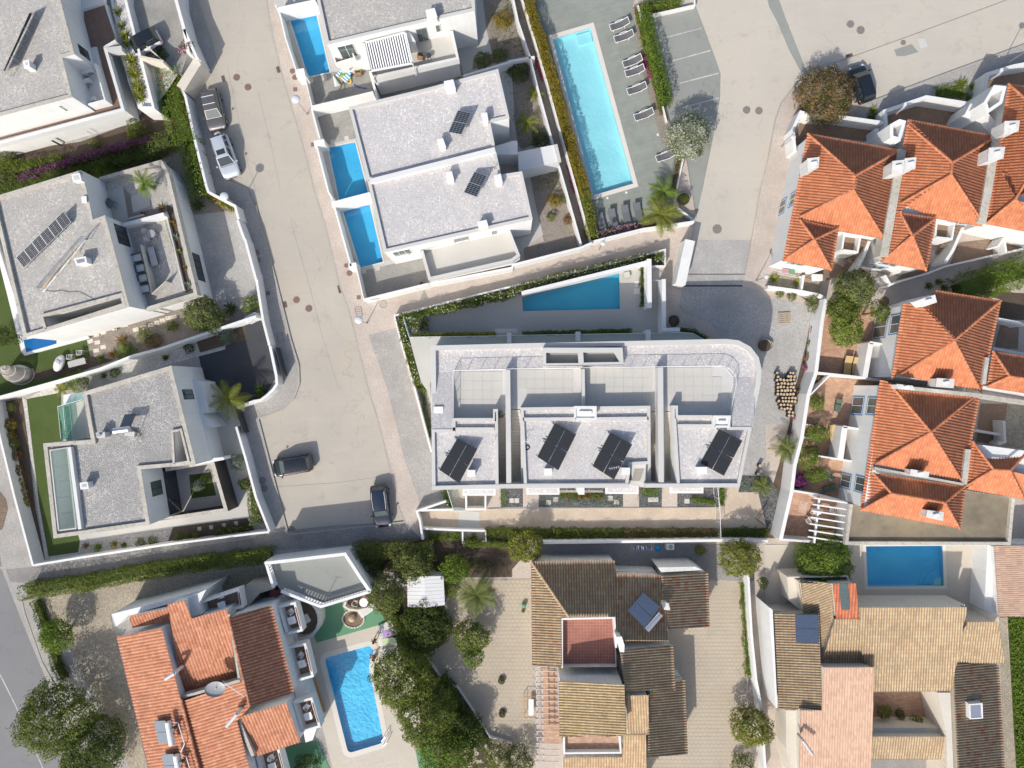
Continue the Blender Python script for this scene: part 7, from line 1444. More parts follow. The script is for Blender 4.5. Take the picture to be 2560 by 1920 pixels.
for s,z in (("1715,235 2060,120 2085,270 1750,330",4.6),("2410,270 2545,235 2605,470 2480,500",4.2),("2495,620 2635,592 2700,865 2560,905",4.0),("2540,1100 2690,1060 2760,1300 2610,1345",4.0),("2210,1520 2400,1490 2470,1750 2280,1800",4.0)):
 q=ccw(P('03',s,z));o=MB().prism(q,z-1.3,z-.95).build('balcony',M['white'],fb);MB().strip(q+[q[0]],.22,z-1.2,z).build('parapet',M['white'],o);MB().flat(inset(q,.15),z-.94).build('floor',M['terracotta_brn'],o);a,b=Vector(P('03',s.split()[1],z)[0]),Vector(P('03',s.split()[2],z)[0]);MB().strip([a.lerp(b,.15),a.lerp(b,.85)],.1,z-.3,z+.02).build('planter',M['red_trim'],o)
 c=cen(q);d=shell_chair('white plastic chair on a balcony of the orange-roofed flats',group='balcony chairs of the flats') if z== 4.6 else dup(BC,(0,0,0),0);BC=d if z== 4.6 else BC;put(d,(c[0]-.1,c[1]+.55),z-.94,random.uniform(0,6));d['label']='white plastic chair on '+{4.6:'the shaded top balcony',4.2:'the balcony beside the round terrace'}.get(z,'the balcony '+('facing the pool middle' if '2495' in s else 'with an ochre-edged wall' if '2540' in s else 'at the bottom edge'))+' of the flats'
 e=table('x',.75,.7) if z== 4.6 else dup(BT,(0,0,0),0);BT=e if z== 4.6 else BT;put(e,(c[0]+.05,c[1]-.25),z-.94,.3);e['label']=d['label'].replace('plastic chair','square table');e['group']='balcony tables of the flats'
q0=P1('03',"2600,380",2);rt=[(q0[0]+1.75*math.cos(a),q0[1]+1.9*math.sin(a)) for a in [math.radians(-110+20*i) for i in range(12)]];tr=thing('round_terrace','round walled terrace with a table beside the green paved court','terrace',(*q0,0));MB().prism(rt,0,1.0,0,1).build('base',[M['white_old'],M['terracotta_brn']],tr);MB().strip(rt,.3,0,1.9).build('parapet',M['white_old'],tr);put(table('white square table with a hole on the round terrace',.85,.85,.7),P1('13',"425,375",1.7),1.0,.5);put(shell_chair('blue-grey chair on the round terrace','plastic_grey'),P1('13',"405,430",1.4),1.0,1)
for k,s in enumerate(("2382,300 2400,420","2440,560 2470,640","2500,860 2530,960")):A_,B_=P('03',"2352,250 2545,1000",5.0);window(fb,A_,B_,(.1,.45,.8)[k],(.2,.53,.88)[k],3.4,4.8,glass='window_dark',trim='red_trim',bars=1)
MB().strip(P('03',"2410,270 2735,1290",3.0),.1,0,.6).build('ochre_band',M['ochre'],fb)
for lab,s,z in (('curved white chimney hood on the west roof of the flats',"1425,890 1500,845",7.1),('curved white chimney hood on the lower roof of the flats',"1955,1300 2040,1200",6.9)):
 a,b=P('03',s,z);t=thing('chimney',lab,'chimney',(*b,5.5));MB().tube((*b,5.3),(*b,z-.1),.16,9).path([(*b,z-.1),(*a,z+.05)],.15,9).build('hood',M['white'],t)
for lab,ss in (('upper solar water heater on the west roof of the flats',((1325,1253),(1440,1248),(1475,1445),(1370,1450))),('lower solar water heater on the west roof of the flats',((1392,1543),(1508,1535),(1545,1735),(1438,1740)))):
 c=P3('03',' '.join(f'{x},{y},{z}' for (x,y),z in zip(ss,(6.1,6.6,6.6,6.1))));t=thing('solar_water_heater',lab,'solar heater',(*cen(c),5.6),group='solar water heaters of the flats')
 for k in (0,1):q=[bil(c,u,v) for u,v in ((.02,k*.5+.01),(.9,k*.5+.01),(.9,k*.5+.49),(.02,k*.5+.49))];MB().add(q+[v-Vector((0,0,.1)) for v in q],[(3,2,1,0),(0,1,5,4),(1,2,6,5),(2,3,7,6),(3,0,4,7)]).build('collector',M['solar_grey'],t)
 MB().tube(c[1]+Vector((.25,0,.25)),c[2]+Vector((.25,0,.25)),.27,14).build('tank',M['plastic_white'],t);MB().path([c[1]+Vector((.3,0,.1)),c[1]+Vector((1.1,-.2,.1)),c[2]+Vector((1.3,0,.1)),c[2]+Vector((.9,-.9,.1))],.05,6).build('pipes',M['metal_white'],t);MB().tube(c[1]+Vector((.8,-.6,0)),c[1]+Vector((.8,-.6,.5)),.15,9).build('valve_box',M['metal_dark'],t)
t=thing('satellite_dish','round mesh satellite dish on the roof of the flats','satellite dish',(*P1('03',"1860,980",6.5),5.8));c=P3('03',"1862,975,6.9")[0];m=MB();m.ball((0,0,0),.85,n=18,sz=.22,half=True);m.V=[(c.x+v[0],c.y+v[1]*.82-v[2]*.3,c.z-v[2]+.1-v[0]*.25) for v in m.V];m.build('dish',M['plastic_grey'],t);MB().tube(c,(c.x-.2,c.y-.1,c.z+.6),.02,5).build('feed_arm',M['metal_white'],t);MB().tube((c.x,c.y,5.7),c,.05,6).build('mast',M['metal'],t)
t=thing('tv_aerial','white yagi aerial beside the satellite dish','aerial',(*P1('03',"2020,980",6.9),5.8));a,b=P3('03',"1945,930,7.2 2095,1030,7.2");m=MB().tube(a,b,.02,5).tube((b.x,b.y,5.8),b,.025,5);[m.tube(a.lerp(b,k/7)+Vector((-.22,.3,0)),a.lerp(b,k/7)+Vector((.22,-.3,0)),.012,4) for k in range(8)];m.build('rods',M['metal_white'],t)
# grey roof terrace with balustrade
gt=ccw(P('12',"62,1545 775,1462 912,1675 990,1800 560,1925 215,1792 150,1700",3.3));gr=thing('roof_terrace','grey flat roof terrace with white balusters below the car park','terrace',(*cen(gt),0));MB().prism(gt,0,3.2,0,1).build('block',[M['white'],M['lot']],gr);MB().strip(P('12',"75,1550 768,1470 905,1680 985,1795",4.1),.3,3.0,4.1).build('parapet',M['white'],gr)
bs=P('12',"985,1795 560,1925 215,1792",4.1),P('12',"90,1560 150,1760",4.1);
for b in bs:
 MB().strip(b,.26,3.95,4.1).build('handrail',M['white'],gr);MB().strip(b,.24,3.1,3.35).build('plinth',M['white'],gr);b=[Vector(v) for v in b];me=None;off=gr.location;bl=MB().tube((0,0,0),(0,0,.3),.05,7,r2=.085).tube((0,0,.3),(0,0,.62),.085,7,r2=.045);me=mesh_of('baluster',bl.V,bl.F,[M['white']])
 for u,v in zip(b,b[1:]):
  n=int((v-u).length/.27)
  for i in range(n):p=u.lerp(v,(i+.5)/n);link('baluster',me,gr,(p.x-off.x,p.y-off.y,3.34))
t=thing('clothes_post','thin T-shaped post on the grey roof terrace','post',(*P1('13',"640,125",3.3),3.2));q=P1('13',"640,125",3.3);MB().tube((*q,3.2),(*q,4.4),.025,6).tube((q[0]-.4,q[1],4.38),(q[0]+.4,q[1],4.38),.02,5).build('post',M['metal_dark'],t)
blk("-90,80 100,60 160,110 30,150 -60,250 -90,250",3.4,tile='13',name='stair_block',mat='wood_grey',ins=0);blk("45,190 130,180 120,250 40,250",4.6,tile='13',ins=0,mat='red_trim')
sheet('stone_yard',ccw(P('03',"330,80 2212,-60 2900,-150 2600,120 1750,110 960,330 1000,520 1450,2300 1200,1800 700,800 600,590 400,400 230,200")),.115,M['cobble_tan']);sheet('green_court',ccw(P('13',"-60,1500 540,1420 700,1800 -60,1800")),.121,M['turf_green'])
sheet('pool_deck',ccw(P('13',"380,420 1130,400 1260,700 1420,1000 1420,1659 1430,1800 700,1800 600,1400 470,800")),.122,M['pooldeck']);sheet('green_court',ccw(P('13',"440,200 1010,200 1135,400 525,572 480,420")),.128,M['turf_green']);sheet('green_court',ccw(P('13',"1380,1500 1500,1400 1600,1659 1410,1659")),.129,M['turf_green'])
slabs(fb,P('13',"530,575 870,480 880,560 560,650",.15),.62,.62,.27,'pooldeck',.135,maxn=40);slabs(fb,P('13',"600,1400 700,1500 1380,1659 720,1800",.15),.62,.62,.27,'pooldeck',.135,maxn=60)
ti=thing('round_flower_bed','round stone-edged bed with a fountain stone on the green court','flower bed',(*P1('13',"845,365"),.12));c=P1('13',"845,365");MB().prism([(c[0]+1.05*math.cos(.35*i),c[1]+.85*math.sin(.35*i)) for i in range(18)],.1,.2).build('soil',M['soil'],ti)
for i in range(22):a=i*.2856;MB().box((c[0]+1.07*math.cos(a),c[1]+.87*math.sin(a),.2),(.22,.14,.16),a+1.57).build('edge_stone',M['cream'],ti)
MB().ball((c[0]-.1,c[1]+.1,.25),.4,sz=1.3).build('fountain_stone',M['wood_pale'],ti)
a,b=[wpt(640+x/3.456,1440+y/3.456,1.6) for x,y in ((760,265),(1005,250))];ba=thing('bay_balcony','cream curved balcony with round white table beside the roof terrace','balcony',(*a,0));q=ccw(P('13',"755,250 770,225 940,165 975,180 1000,240 960,285 880,300 800,290",2.3));MB().prism(q,0,1.5,0,1).build('base',[M['cream'],M['terracotta_brn']],ba);MB().strip(P('13',"775,225 760,262 800,290 880,300 960,283 1003,240",2.3),.2,1.4,2.3).build('parapet',M['cream'],ba);put(table('round white table on the cream curved balcony',.85,.85,.7,rnd=True,hole=False),P1('13',"930,230",2.2),1.5);put(shell_chair('white garden chair beside the round table on the curved balcony',seatmat='wood'),P1('13',"860,235",2.0),1.5,0)
SL=slat_lounger('white slatted lounger with lilac towel at the pool',towel='towel_lilac');put(SL,P1('13',"1140,490",.3),.13,.32);put(slat_lounger('white slatted lounger with pale green towel at the pool',towel='towel_lime'),P1('13',"1140,562",.3),.13,.1);put(slat_lounger('bare white slatted lounger at the pool'),P1('13',"1160,645",.3),.13,.22);put(slat_lounger('white slatted lounger in the shade above the lilac towel'),P1('13',"1125,430",.3),.13,.5)
put(slat_lounger('white plastic lounger standing by the curved balcony'),P1('13',"965,290",.3),.13,.6);MB().box((*P1('13',"1100,515",.3),.28),(.3,.28,.2),.5).build('bag',M['cloth_blue'],tag(thing('blue_bag','small blue bag by the lilac towel lounger','bag',(*P1('13',"1100,515",.3),.13))))
J=dict(v={'pelvis':(0,0,.95,.13),'waist':(0,0,1.1,.115),'chest':(.01,0,1.32,.14),'neck':(.01,0,1.5,.055),'head':(.03,0,1.64,.1),'shL':(0,.19,1.42,.06),'elL':(.02,.26,1.15,.042),'wrL':(.14,.26,.95,.03),'handL':(.19,.26,.89,.035),'shR':(0,-.19,1.42,.06),'elR':(-.05,-.26,1.15,.042),'wrR':(-.02,-.3,.92,.03),'handR':(0,-.3,.84,.035),'hiL':(0,.1,.88,.085),'knL':(.18,.1,.5,.06),'anL':(.1,.1,.09,.042),'ftL':(.24,.1,.05,.035),'hiR':(0,-.1,.88,.085),'knR':(0,-.1,.48,.06),'anR':(-.22,-.1,.12,.042),'ftR':(-.1,-.1,.04,.035)},
 e=[('pelvis','waist'),('waist','chest'),('chest','neck'),('neck','head'),('chest','shL'),('shL','elL'),('elL','wrL'),('wrL','handL'),('chest','shR'),('shR','elR'),('elR','wrR'),('wrR','handR'),('pelvis','hiL'),('hiL','knL'),('knL','anL'),('anL','ftL'),('pelvis','hiR'),('hiR','knR'),('knR','anR'),('anR','ftR')],fd=(.3,0,-.9))
person('tanned bather in dark red shorts walking between pool and loungers',P1('z_880_1540_160',"860,700"),.13,math.radians(250),J,'swim_red')
J2=dict(J);v={k:list(a) for k,a in J['v'].items()}
for k,p in {'knL':(.42,.1,.86),'anL':(.45,.1,.45),'ftL':(.58,.1,.4),'knR':(.42,-.1,.86),'anR':(.43,-.12,.45),'ftR':(.57,-.12,.4),'elL':(-.08,.28,1.17),'wrL':(.1,.3,.97),'handL':(.15,.28,.92),'elR':(.1,-.3,1.2),'wrR':(.3,-.36,1.15),'handR':(.36,-.36,1.12),'hiL':(.08,.1,.9),'hiR':(.08,-.1,.9),'chest':(.05,0,1.3)}.items():v[k][:3]=p
J2['v']={k:tuple(a) for k,a in v.items()};J2['fd']=(.7,0,-.5);person('bather in orange swimwear sitting on the pool edge with feet in the water',P1('z_880_1540_160',"790,1390"),-.68,math.radians(185),J2,'swim_orange')
t=thing('pool_ladder','curved metal ladder at the lower right corner of the pool','ladder',(*P1('13',"1120,1400"),.12))
for s in ("1095,1400 1130,1350 1165,1330","1110,1435 1145,1400 1172,1360"):q=P('13',s);MB().path([(*q[0],-.4),(*q[0],.7),(*q[1],.9),(*q[2],.15)],.03,6).build('rail',M['metal'],t)
# shed and courtyards in the middle
shd=thing('garden_shed','white metal shed with a shallow ridge between the trees','shed',(*P1('13',"1465,140"),0));p=ccw(P('13',"1305,5 1620,0 1630,250 1465,270 1310,265",2.2));MB().sides(inset(p,.1),0,2.15).build('wall',M['metal_white'],shd);c=P3('13',"1303,3,2.15 1455,5,2.4 1465,272,2.4 1310,265,2.15 1620,0,2.15 1632,250,2.15");MB().add(c,[(0,3,2,1),(1,2,5,4)]).build('roof',M['capw'],shd)
for i in range(9):a,b=bil([c[0],c[1],c[2],c[3]],0,i/8),bil([c[0],c[1],c[2],c[3]],1,i/8);MB().tube(a,b,.02,4).tube(bil([c[1],c[4],c[5],c[2]],0,i/8),bil([c[1],c[4],c[5],c[2]],1,i/8),.02,4).build('seam',M['capw'],shd)
cy1,cy2=P('13',"1650,300 1700,30 2400,20 2400,1800 1900,1800 1480,700"),P('23',"1340,-20 1990,-60 2010,1000 1980,1659 1970,1800 1100,1800 1150,500");cy3=P('22',"170,1400 700,1390 1000,1480 900,1520 160,1530")
cyr=thing('paved_courtyard','courtyards of hexagonal concrete stones round the tan-roofed house','courtyard',(*cen(cy2),0));MB().flat(ccw(cy1),.122).build('bedding',M['hexbase'],cyr);MB().flat(ccw(cy2),.1225).build('bedding',M['hexbase'],cyr);hexes(cyr,[cy1,cy2],.26,'hex',.142)
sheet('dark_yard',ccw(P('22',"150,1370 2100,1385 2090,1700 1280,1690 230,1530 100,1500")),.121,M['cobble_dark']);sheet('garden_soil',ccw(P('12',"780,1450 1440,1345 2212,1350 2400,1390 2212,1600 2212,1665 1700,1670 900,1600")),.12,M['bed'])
sheet('garden_soil',ccw(P('13',"1000,150 1700,0 1500,700 2100,1659 1400,1659 1250,700 1130,400")),.119,M['bed']);gwall('low pale curving wall through the dark garden',P('13',"1475,700 1590,870 1720,1060 2010,1500",.5),.5,.16,mat='white_old');gwall('low kerb of the raised bed beside the courtyard',P('13',"1700,960 1740,960 2020,1390 2210,1450",.5),.5,.1,mat='white_old')
# middle old house with terraces
SK[0]='white_old'
hm=thing('tiled_house','rambling old house with tan tiled roofs and a red roof terrace','house',(*P1('23',"900,700"),0));kw=dict(rib=.25,course=.4,amp=.07)
def hb(s,z,**k):return block(hm,'23',s,z,mat='white_old',ins=.2,**k)
hb("165,-125 890,-135 905,355 430,355 430,780 175,765",3.1);RF(hm,'23','roof_tan',["890,-135,3.1 168,-128,3.1 490,350,3.7 905,352,3.7","165,-125,3.1 175,765,3.1 430,782,3.6 425,350,3.6 490,352,3.7"],["165,-125,3.2 490,352,3.8"],**kw)
hb("900,-20 1285,-10 1355,560 960,575 900,530",3.9);RF(hm,'23','roof_mix',["1285,-12,3.4 900,-20,3.4 905,560,4.0 1355,560,4.0"],**kw);hb("1285,-5 1690,-35 1705,435 1345,455",3.3);RF(hm,'23','roof_mix',["1705,437,3.0 1693,-35,3.0 1285,-8,3.5 1345,457,3.5"],**kw)
q=ccw(P('23',"430,372 888,362 905,790 445,792",3.6));MB().sides(q,0,3.5).build('terrace_wall',M['white_old'],hm);MB().flat(q,2.7).build('terrace_floor',M['terracotta_red'],hm);MB().strip(P('23',"432,795 432,372 885,362 900,620",3.6),.18,2.6,3.6).build('parapet',M['white'],hm)
hb("405,905 972,935 985,1378 415,1388",5.3);RF(hm,'23','roof_lich',["405,905,5.0 412,1385,5.0 985,1378,5.9 972,935,5.9"],**kw);hb("930,640 1390,590 1410,985 980,990",4.6);RF(hm,'23','roof_tan',["1410,985,4.1 1390,592,4.1 930,640,4.5 980,992,4.5"],**kw)
hb("1180,1000 1410,885 1492,890 1517,1535 1160,1558",3.4);RF(hm,'23','roof_tan',["1517,1535,3.0 1492,890,3.0 1400,900,3.1 1190,1000,3.4 1160,1558,3.4"],**kw);hb("995,1028 1182,1025 1176,1362 985,1378",4.4);RF(hm,'23','roof_tan',["1176,1365,4.1 985,1378,4.1 995,1028,4.6 1182,1025,4.6"],**kw)
hb("950,1370 1160,1365 1140,1560 1180,2000 440,2000 445,1560 950,1560",3.6);RF(hm,'23','roof_tan',["1175,2000,3.0 440,2000,3.0 445,1560,3.8 950,1560,3.8 955,1370,4.2 1155,1366,4.2"],**kw);MB().flat(ccw(P('23',"452,1385 930,1380 945,1525 450,1530",3.9)),3.85).build('sun_terrace',M['terracotta'],hm);MB().strip(P('23',"450,1395 452,1532 940,1528 932,1380",4.4),.16,3.8,4.4).build('parapet',M['white'],hm)
hb("1225,-90 1590,-98 1690,-40 1280,-12",3.5,name='flat_block');MB().flat(ccw(P('22',"905,1492 1225,1488 1230,1600 910,1610")),.14).build('brick_slab',M['terracotta_brn'],hm);chimney('square white chimney beside the red roof terrace','23',"905,530 945,528 968,600 965,655 935,650",3,5.2);chimney('small grey chimney beside the blue solar heater','23',"1300,232 1350,240 1362,290 1320,288",3.4,4.6,mat='white_old')
t=thing('solar_water_heater','blue solar collectors with silver tank on the patched roof','solar heater',(*P1('23',"1140,300",5),4));c=P3('23',"1000,300,4.5 1135,140,4.5 1280,265,5.2 1145,450,5.2")
for k in (0,1):q=[bil(c,u,v) for u,v in ((k*.5+.01,0),(k*.5+.49,0),(k*.5+.49,1),(k*.5+.01,1))];MB().add(q+[v-Vector((0,0,.1)) for v in q],[(0,1,2,3),(3,2,1,0),(0,1,5,4),(1,2,6,5),(2,3,7,6),(3,0,4,7)]).build('collector',M['solar_blue'],t)
a,b=P3('23',"1285,325,5.2 1165,465,5.2");MB().tube(a,b,.28,16).build('tank',M['steel'],t);MB().path([Vector((a.x,a.y,4)),a,b,Vector((b.x,b.y,4))],.03).build('stand',M['metal'],t)
pg=thing('metal_pergola','long narrow pergola with cross bars over a terracotta strip','pergola',(*P1('23',"310,1100"),0));MB().flat(ccw(P('23',"245,790 410,800 430,1440 250,1430")),.15).build('floor',M['terracotta'],pg)
for i in range(16):a,b=P('23',f"208,{823+i*52} 405,{828+i*52}",2.6);MB().strip([a,b],.06,2.5,2.6).build('cross_bar',M['cap'],pg)
for x in (212,262):a,b=P('23',f"{x-3},800 {x+10},1600",2.48);MB().strip([a,b],.08,2.38,2.48).build('main_beam',M['cap'],pg)
for lab,s,col,r in (('teal round bucket lying in the courtyard',"103,240",'towel_teal',.26),('yellow-green ball beside the teal bucket',"95,297",'fl_yellow',.18)):q=P1('23',s);MB().ball((*q,r+.13),r,n=10).build('shell',M['turf_green'] if col== 'towel_teal' else M['leaf_lime'],thing('ball',lab,'ball',(*q,.14)))
t=thing('scaffold','yellow folding frame with blue cloth beside the pergola','scaffold',(*P1('23',"160,1130"),.14));q=ccw(P('23',"105,1040 215,1045 210,1225 105,1222",.8));m=MB().path([(*v,.8) for v in q+[q[0]]],.03);[m.tube((*v,.14),(*v,.8),.03,5) for v in q];m.build('frame',M['ochre'],t);MB().box((*P1('23',"165,1135",.7),.7),(.5,1.6,.04)).build('cloth',M['fabric_white'],t)
for lab,s in (('left small round potted bush in the courtyard by the bed',"2122,905"),('lower small round potted bush in the courtyard',"2128,1192")):b=P1('13',s);t=tub(lab,'13',s,.38,h=.35,plant_='leaf_olive')
t=thing('laundry_airer','metal clothes airer full of small washing in the dark yard','clothes airer',(*P1('22',"1130,1420"),.12));q=P1('22',"1130,1420",.9);m=MB();[m.box((q[0]-1.1+i*.24,q[1],.95),(.015,.55,.015)) for i in range(10)];m.build('wires',M['metal_white'],t)
for i in range(12):MB().box((q[0]-.9+i*.16,q[1]+random.uniform(-.12,.12),.85),(.1,.26,.16),random.uniform(-.3,.3)).build('garment',M[random.choice(['turf_green','cloth_blue','fabric_white','fabric_grey'])],t)
b=P1('22',"1255,1410");t=thing('basin','bright blue plastic basin in the dark yard','basin',(*b,.12));MB().tube((*b,.13),(*b,.32),.25,14,r2=.32,caps=False).ball((*b,.16),.25,sz=.1,half=True).build('tub',plain('turquoise_plastic',(.02,.35,.60),.4),t);b=P1('22',"1365,1402",.8);t=thing('air_conditioner','outdoor air conditioner at the wall of the dark yard','air conditioner',(*b,.12));MB().box((*b,.6),(.75,.6,.9)).build('casing',M['plastic_white'],t);MB().tube((*b,1.05),(*b,1.07),.22,12).build('fan_grille',M['plastic_grey'],t)
# bottom right old house
SK[0]='cream'
hr=thing('tiled_house','old house bottom right with yellowed tiles, pink-tiled wing and patio','house',(*P1('33',"1200,800"),0));kw=dict(rib=.25,course=.38,amp=.07)
def hc(s,z,tile='33',**k):return block(hr,tile,s,z,mat=k.pop('mat','cream'),ins=.1,**k)
hc("50,320 440,325 465,1150 90,1145",3.2);RF(hr,'33','roof_ylw',["50,320,2.9 90,1147,2.9 465,1150,3.8 440,325,3.8"],**kw);hc("180,20 550,60 580,370 460,690 300,320 200,240",3.0);RF(hr,'33','roof_ylw',["300,318,3.0 470,640,3.0 575,368,3.6 550,60,3.9 270,50,3.9"],**kw)
hc("470,370 780,365 785,268 1720,262 1735,392 1982,392 2045,748 1540,735 1582,992 905,1000 910,740 460,740",3.3);RF(hr,'33','roof_ylw',["905,998,3.2 1582,992,3.2 1715,265,4.1 785,268,4.1 790,600,3.7","460,745,3.2 912,745,3.2 790,368,3.8 575,368,3.8","1545,748,3.2 2042,750,3.2 1980,392,3.9 1720,392,3.9"],**kw);RF(hr,'33','roof_red',["585,368,3.9 782,366,3.9 760,60,4.4 552,62,4.4"],rib=.3,course=.42);MB().add(P3('33',"632,290,4.2 710,290,4.2 690,65,4.7 612,65,4.7"),[(0,1,2,3)]).build('roof_window',M['window'],hr)
hc("440,745 910,775 880,2000 265,2000 275,1150 465,1152",4.4,mat='white_old');RF(hr,'33','roof_pink',["880,2000,3.4 262,2000,3.4 275,1155,4.1 467,1155,4.1 475,788,4.5 912,785,4.5"],**kw);hc("1545,735 1990,770 2060,2000 1640,2000",3.6);RF(hr,'33','roof_mix',["2060,2000,3.0 1990,770,3.0 1590,750,3.4 1650,2000,3.4"],**kw)
hc("1455,1000 1585,1000 1625,2000 1540,2000 1535,1385",3.4,name='cream_wall');hc("145,1152 268,1155 260,2000 150,1500",2.9,name='flat_block');hc("890,1325 1535,1325 1530,1580 885,1575",2.8);RF(hr,'33','roof_ylw',["885,1578,2.6 1527,1580,2.6 1537,1382,3.1 890,1382,3.1"],**kw);fl(hr,'patio_floor','33',"905,1005 1370,1005 1470,1320 900,1325",.15,'terracotta');sheet('yard',ccw(P('33',"850,1580 1620,1580 1620,1800 850,1800")),.12,M['cobble_dark']);
hc("-5,250 50,290 92,1150 60,1150",3.5,mat='white',name='side_wall');MB().strip(P('33',"180,20 700,10 780,262 1720,262",3.4),.12,0,3.1).build('gable_wall',M['cream'],hr)
panels('two blue solar panels side by side on the yellowed roof',P3('33',"232,332,3.9 437,332,4.2 442,583,4.2 240,575,3.9"),1,2,mat='solar_blue',lines=None,zfoot=3.3,group=None);t=thing('skylight','white framed skylight in the dark tiled roof','skylight',(*P1('33',"1800,1170",3.8),3.3));q=ccw(P('33',"1740,1108 1855,1100 1860,1232 1745,1238",3.95));MB().prism(q,3.3,3.93,holes=[inset(q,.1)]).build('frame',M['frame_white'],t);MB().flat(inset(q,.1),3.88).build('pane',M['solar_frame'],t)
a,b=P('33',"310,1430 385,1540",5.2);t=thing('flue_pipe','bent grey flue pipe on the pink-tiled roof','chimney',(*a,4));MB().path([(a[0],a[1],3.9),(*a,5.0),(*b,5.3)],.14,9).build('pipe',M['cap'],t)
SK[0]='white';hw=thing('white_house','white-walled house with pale brick-tiled roof at the right edge','house',(*P1('32',"2100,1600"),0));block(hw,'32',"1945,1395 2600,1395 2600,2010 1985,2010 1912,1970",3.0,ins=0);RF(hw,'32','roof_pink',["1945,1398,3.0 1985,2010,3.0 2700,2010,3.6 2700,1400,3.6"],rib=.2,course=.5,amp=.03)
sheet('pool_deck',ccw(P('32',"-30,1385 1960,1385 1990,2060 800,1950 -30,1900")),.122,M['pooldeck']);sheet('planting',ccw(P('33',"2060,350 2700,350 2700,1800 2140,1800")),.12,M['lawn']);sheet('side_path',ccw(P('33',"1985,355 2050,360 2135,1659 2130,1800 2040,1800")),.124,M['cobble_tan'])
gwall('white wall dividing courtyard and pool garden, right of the lemon trees',P('23',"2040,-30 2070,500 2110,900 2150,1100 2200,1800",1.8),1.8,.22);gwall('low kerb along the planting strip of the big courtyard',P('23',"1985,-40 2010,500 2040,1000",.35),.35,.1,mat='cap_old')
# path south of the apartment building
sheet('front_walk',ccw(P('12',"1420,1105 2212,1060")+P('22',"1780,1060 1850,880 2200,890 2190,1245 0,1245")+P('12',"2212,1258 1435,1258")),.125,stones('warm_cobbles',[(.62,.50,.38),(.66,.55,.42),(.56,.46,.36)],9,(.44,.36,.28),.06))
sheet('slate_bed',ccw(P('12',"2115,905 2212,905")+P('22',"1780,890 1780,1062 0,1062")+P('12',"2115,1062")),.127,M['slate'])
for a,b in ((95,230),(958,1095),(1292,1425)):sheet('door_path',ccw(P('22',f"{a},880 {b},880 {b},1060 {a},1060")),.13,M['calcada'])
for s in "0,1005 38,1005 315,1022 375,995 848,985 900,1018 1195,997 1240,997 1508,1010".split():MB().box((*P1('22',s),.15),(.5,.46,.04)).build('stepping_slab',M['terrace'],kind='structure')
MB().strip(P('12',"2000,1078 2212,1072")+P('22',"0,1072 1780,1062",0),.06,.1,.2).build('edging',M['metal'],kind='structure')
gwall('white wall along the south hedge of the apartment path',P('12',"1440,1340 1430,1250 1780,1265 1985,1270",.9),.9,.2);gwall('long white wall behind the south hedge',P('22',"270,1372 1810,1352 2212,1358",1.7),1.7,.25);gwall('white wall round the triangular bed at the southwest corner',P('12',"1440,1345 1415,1180 1388,1100 1640,1015",1.3) ,1.3,.2);gwall('white wall behind the triangular bed',P('12',"1388,1095 1700,1085 1810,1092",1.0),1.0,.18);gwall('low white wall of the small yucca bed',P('12',"1785,1275 1785,1375 1985,1370 1985,1275",.9),.9,.14)
for i in range(7):a=P1('12',f"{1700+i*36},1178");MB().box((*a,.12),(.42,1.75,.04+.015*i)).build('step',M['terrace'],kind='structure')
railing('tall white bar fence crossing the apartment front walk',P('22',"1780,890 1800,1100 1808,1335",1.8),.12,1.6,name='fence',cat='fence',gap=.16);railing('white rail round the southwest terrace of the apartment building',P('12',"1655,918 1710,1095 1815,1095",1.0),.12,1.0,glass='glass_rail',bars=False,name='fence',cat='fence')
pt=thing('entrance_porch','small glazed white entrance court under the apartment facade','porch',(*P1('12',"1895,1020"),.12));MB().strip(P('12',"1815,968 1815,1082 1982,1082 1982,968",1.6),.16,.1,1.6).build('wall',M['white'],pt);[MB().box((*P1('12',s),.15),(.55,.5,.03)).build('slab',M['wood_grey'],pt) for s in ("1860,1000","1925,1000","1860,1050","1925,1050")]
sheet('slate_bed',ccw(P('22',"1985,790 2212,800 2300,930 1950,935")),.126,M['slate']);sheet('slate_bed',ccw(P('22',"2120,930 2300,930 2260,1250 2195,1240")),.1265,M['slate'])
railing('low mesh fence by the slate bed on the right',P('22',"2212,1050 2120,1170 2200,1235",.7),.12,.7,mat='metal_dark',name='fence',cat='fence',gap=.14)
# ---------------------------------------------------------------- plants
def HG(lab,tile,s,w,h,mat,z=0,**k):return hedge(lab,P(tile,s,h+z),w,h,mat,z=z,**k)
G_,D_,Bt,Li,Ol='leaf','leaf_dark','leaf_bright','leaf_lime','leaf_olive'
HG('broad clipped green hedge beside the shaded walk, upper part','00',"1440,620 1470,900 1570,1180",2.5,2.2,Bt,flowers='fl_red',fl_n=60);HG('green hedge with pale pink flowers along the west boundary wall','00',"1600,1230 1640,1400 1700,1659",1.9,2.0,Bt,flowers='fl_pink',fl_n=60)
HG('dark hedge below the purple flower band','00',"-150,1650 500,1490 900,1390 1300,1290",1.5,1.2,D_);HG('band of purple flowers south of the top left villa','00',"150,1530 400,1440 700,1350 950,1270 1270,1195",.5,1.6,'leaf_dark',flowers='fl_purple',fl_n=3000,fl_size=.14);HG('green shrub band left of the purple flowers','00',"-60,1440 250,1420 500,1370",1.2,1.3,G_);HG('greyish hedge above the villa palm court','00',"1260,1260 1430,1200",2.0,1.6,Ol)
HG('corner hedge covered with orange and white flowers','01',"1790,10 1900,70 2000,135",.9,.9,Bt,flowers='fl_orange',fl_n=160,fl_size=.12);HG('long untrimmed hedge on the south side of the alley','F',"45,1282 180,1264 300,1240 420,1222 575,1205",1.5,2.0,G_);HG('dark green mesh hedge beside the asphalt road','03',"280,240 350,430 470,800 525,910",.9,1.0,D_)
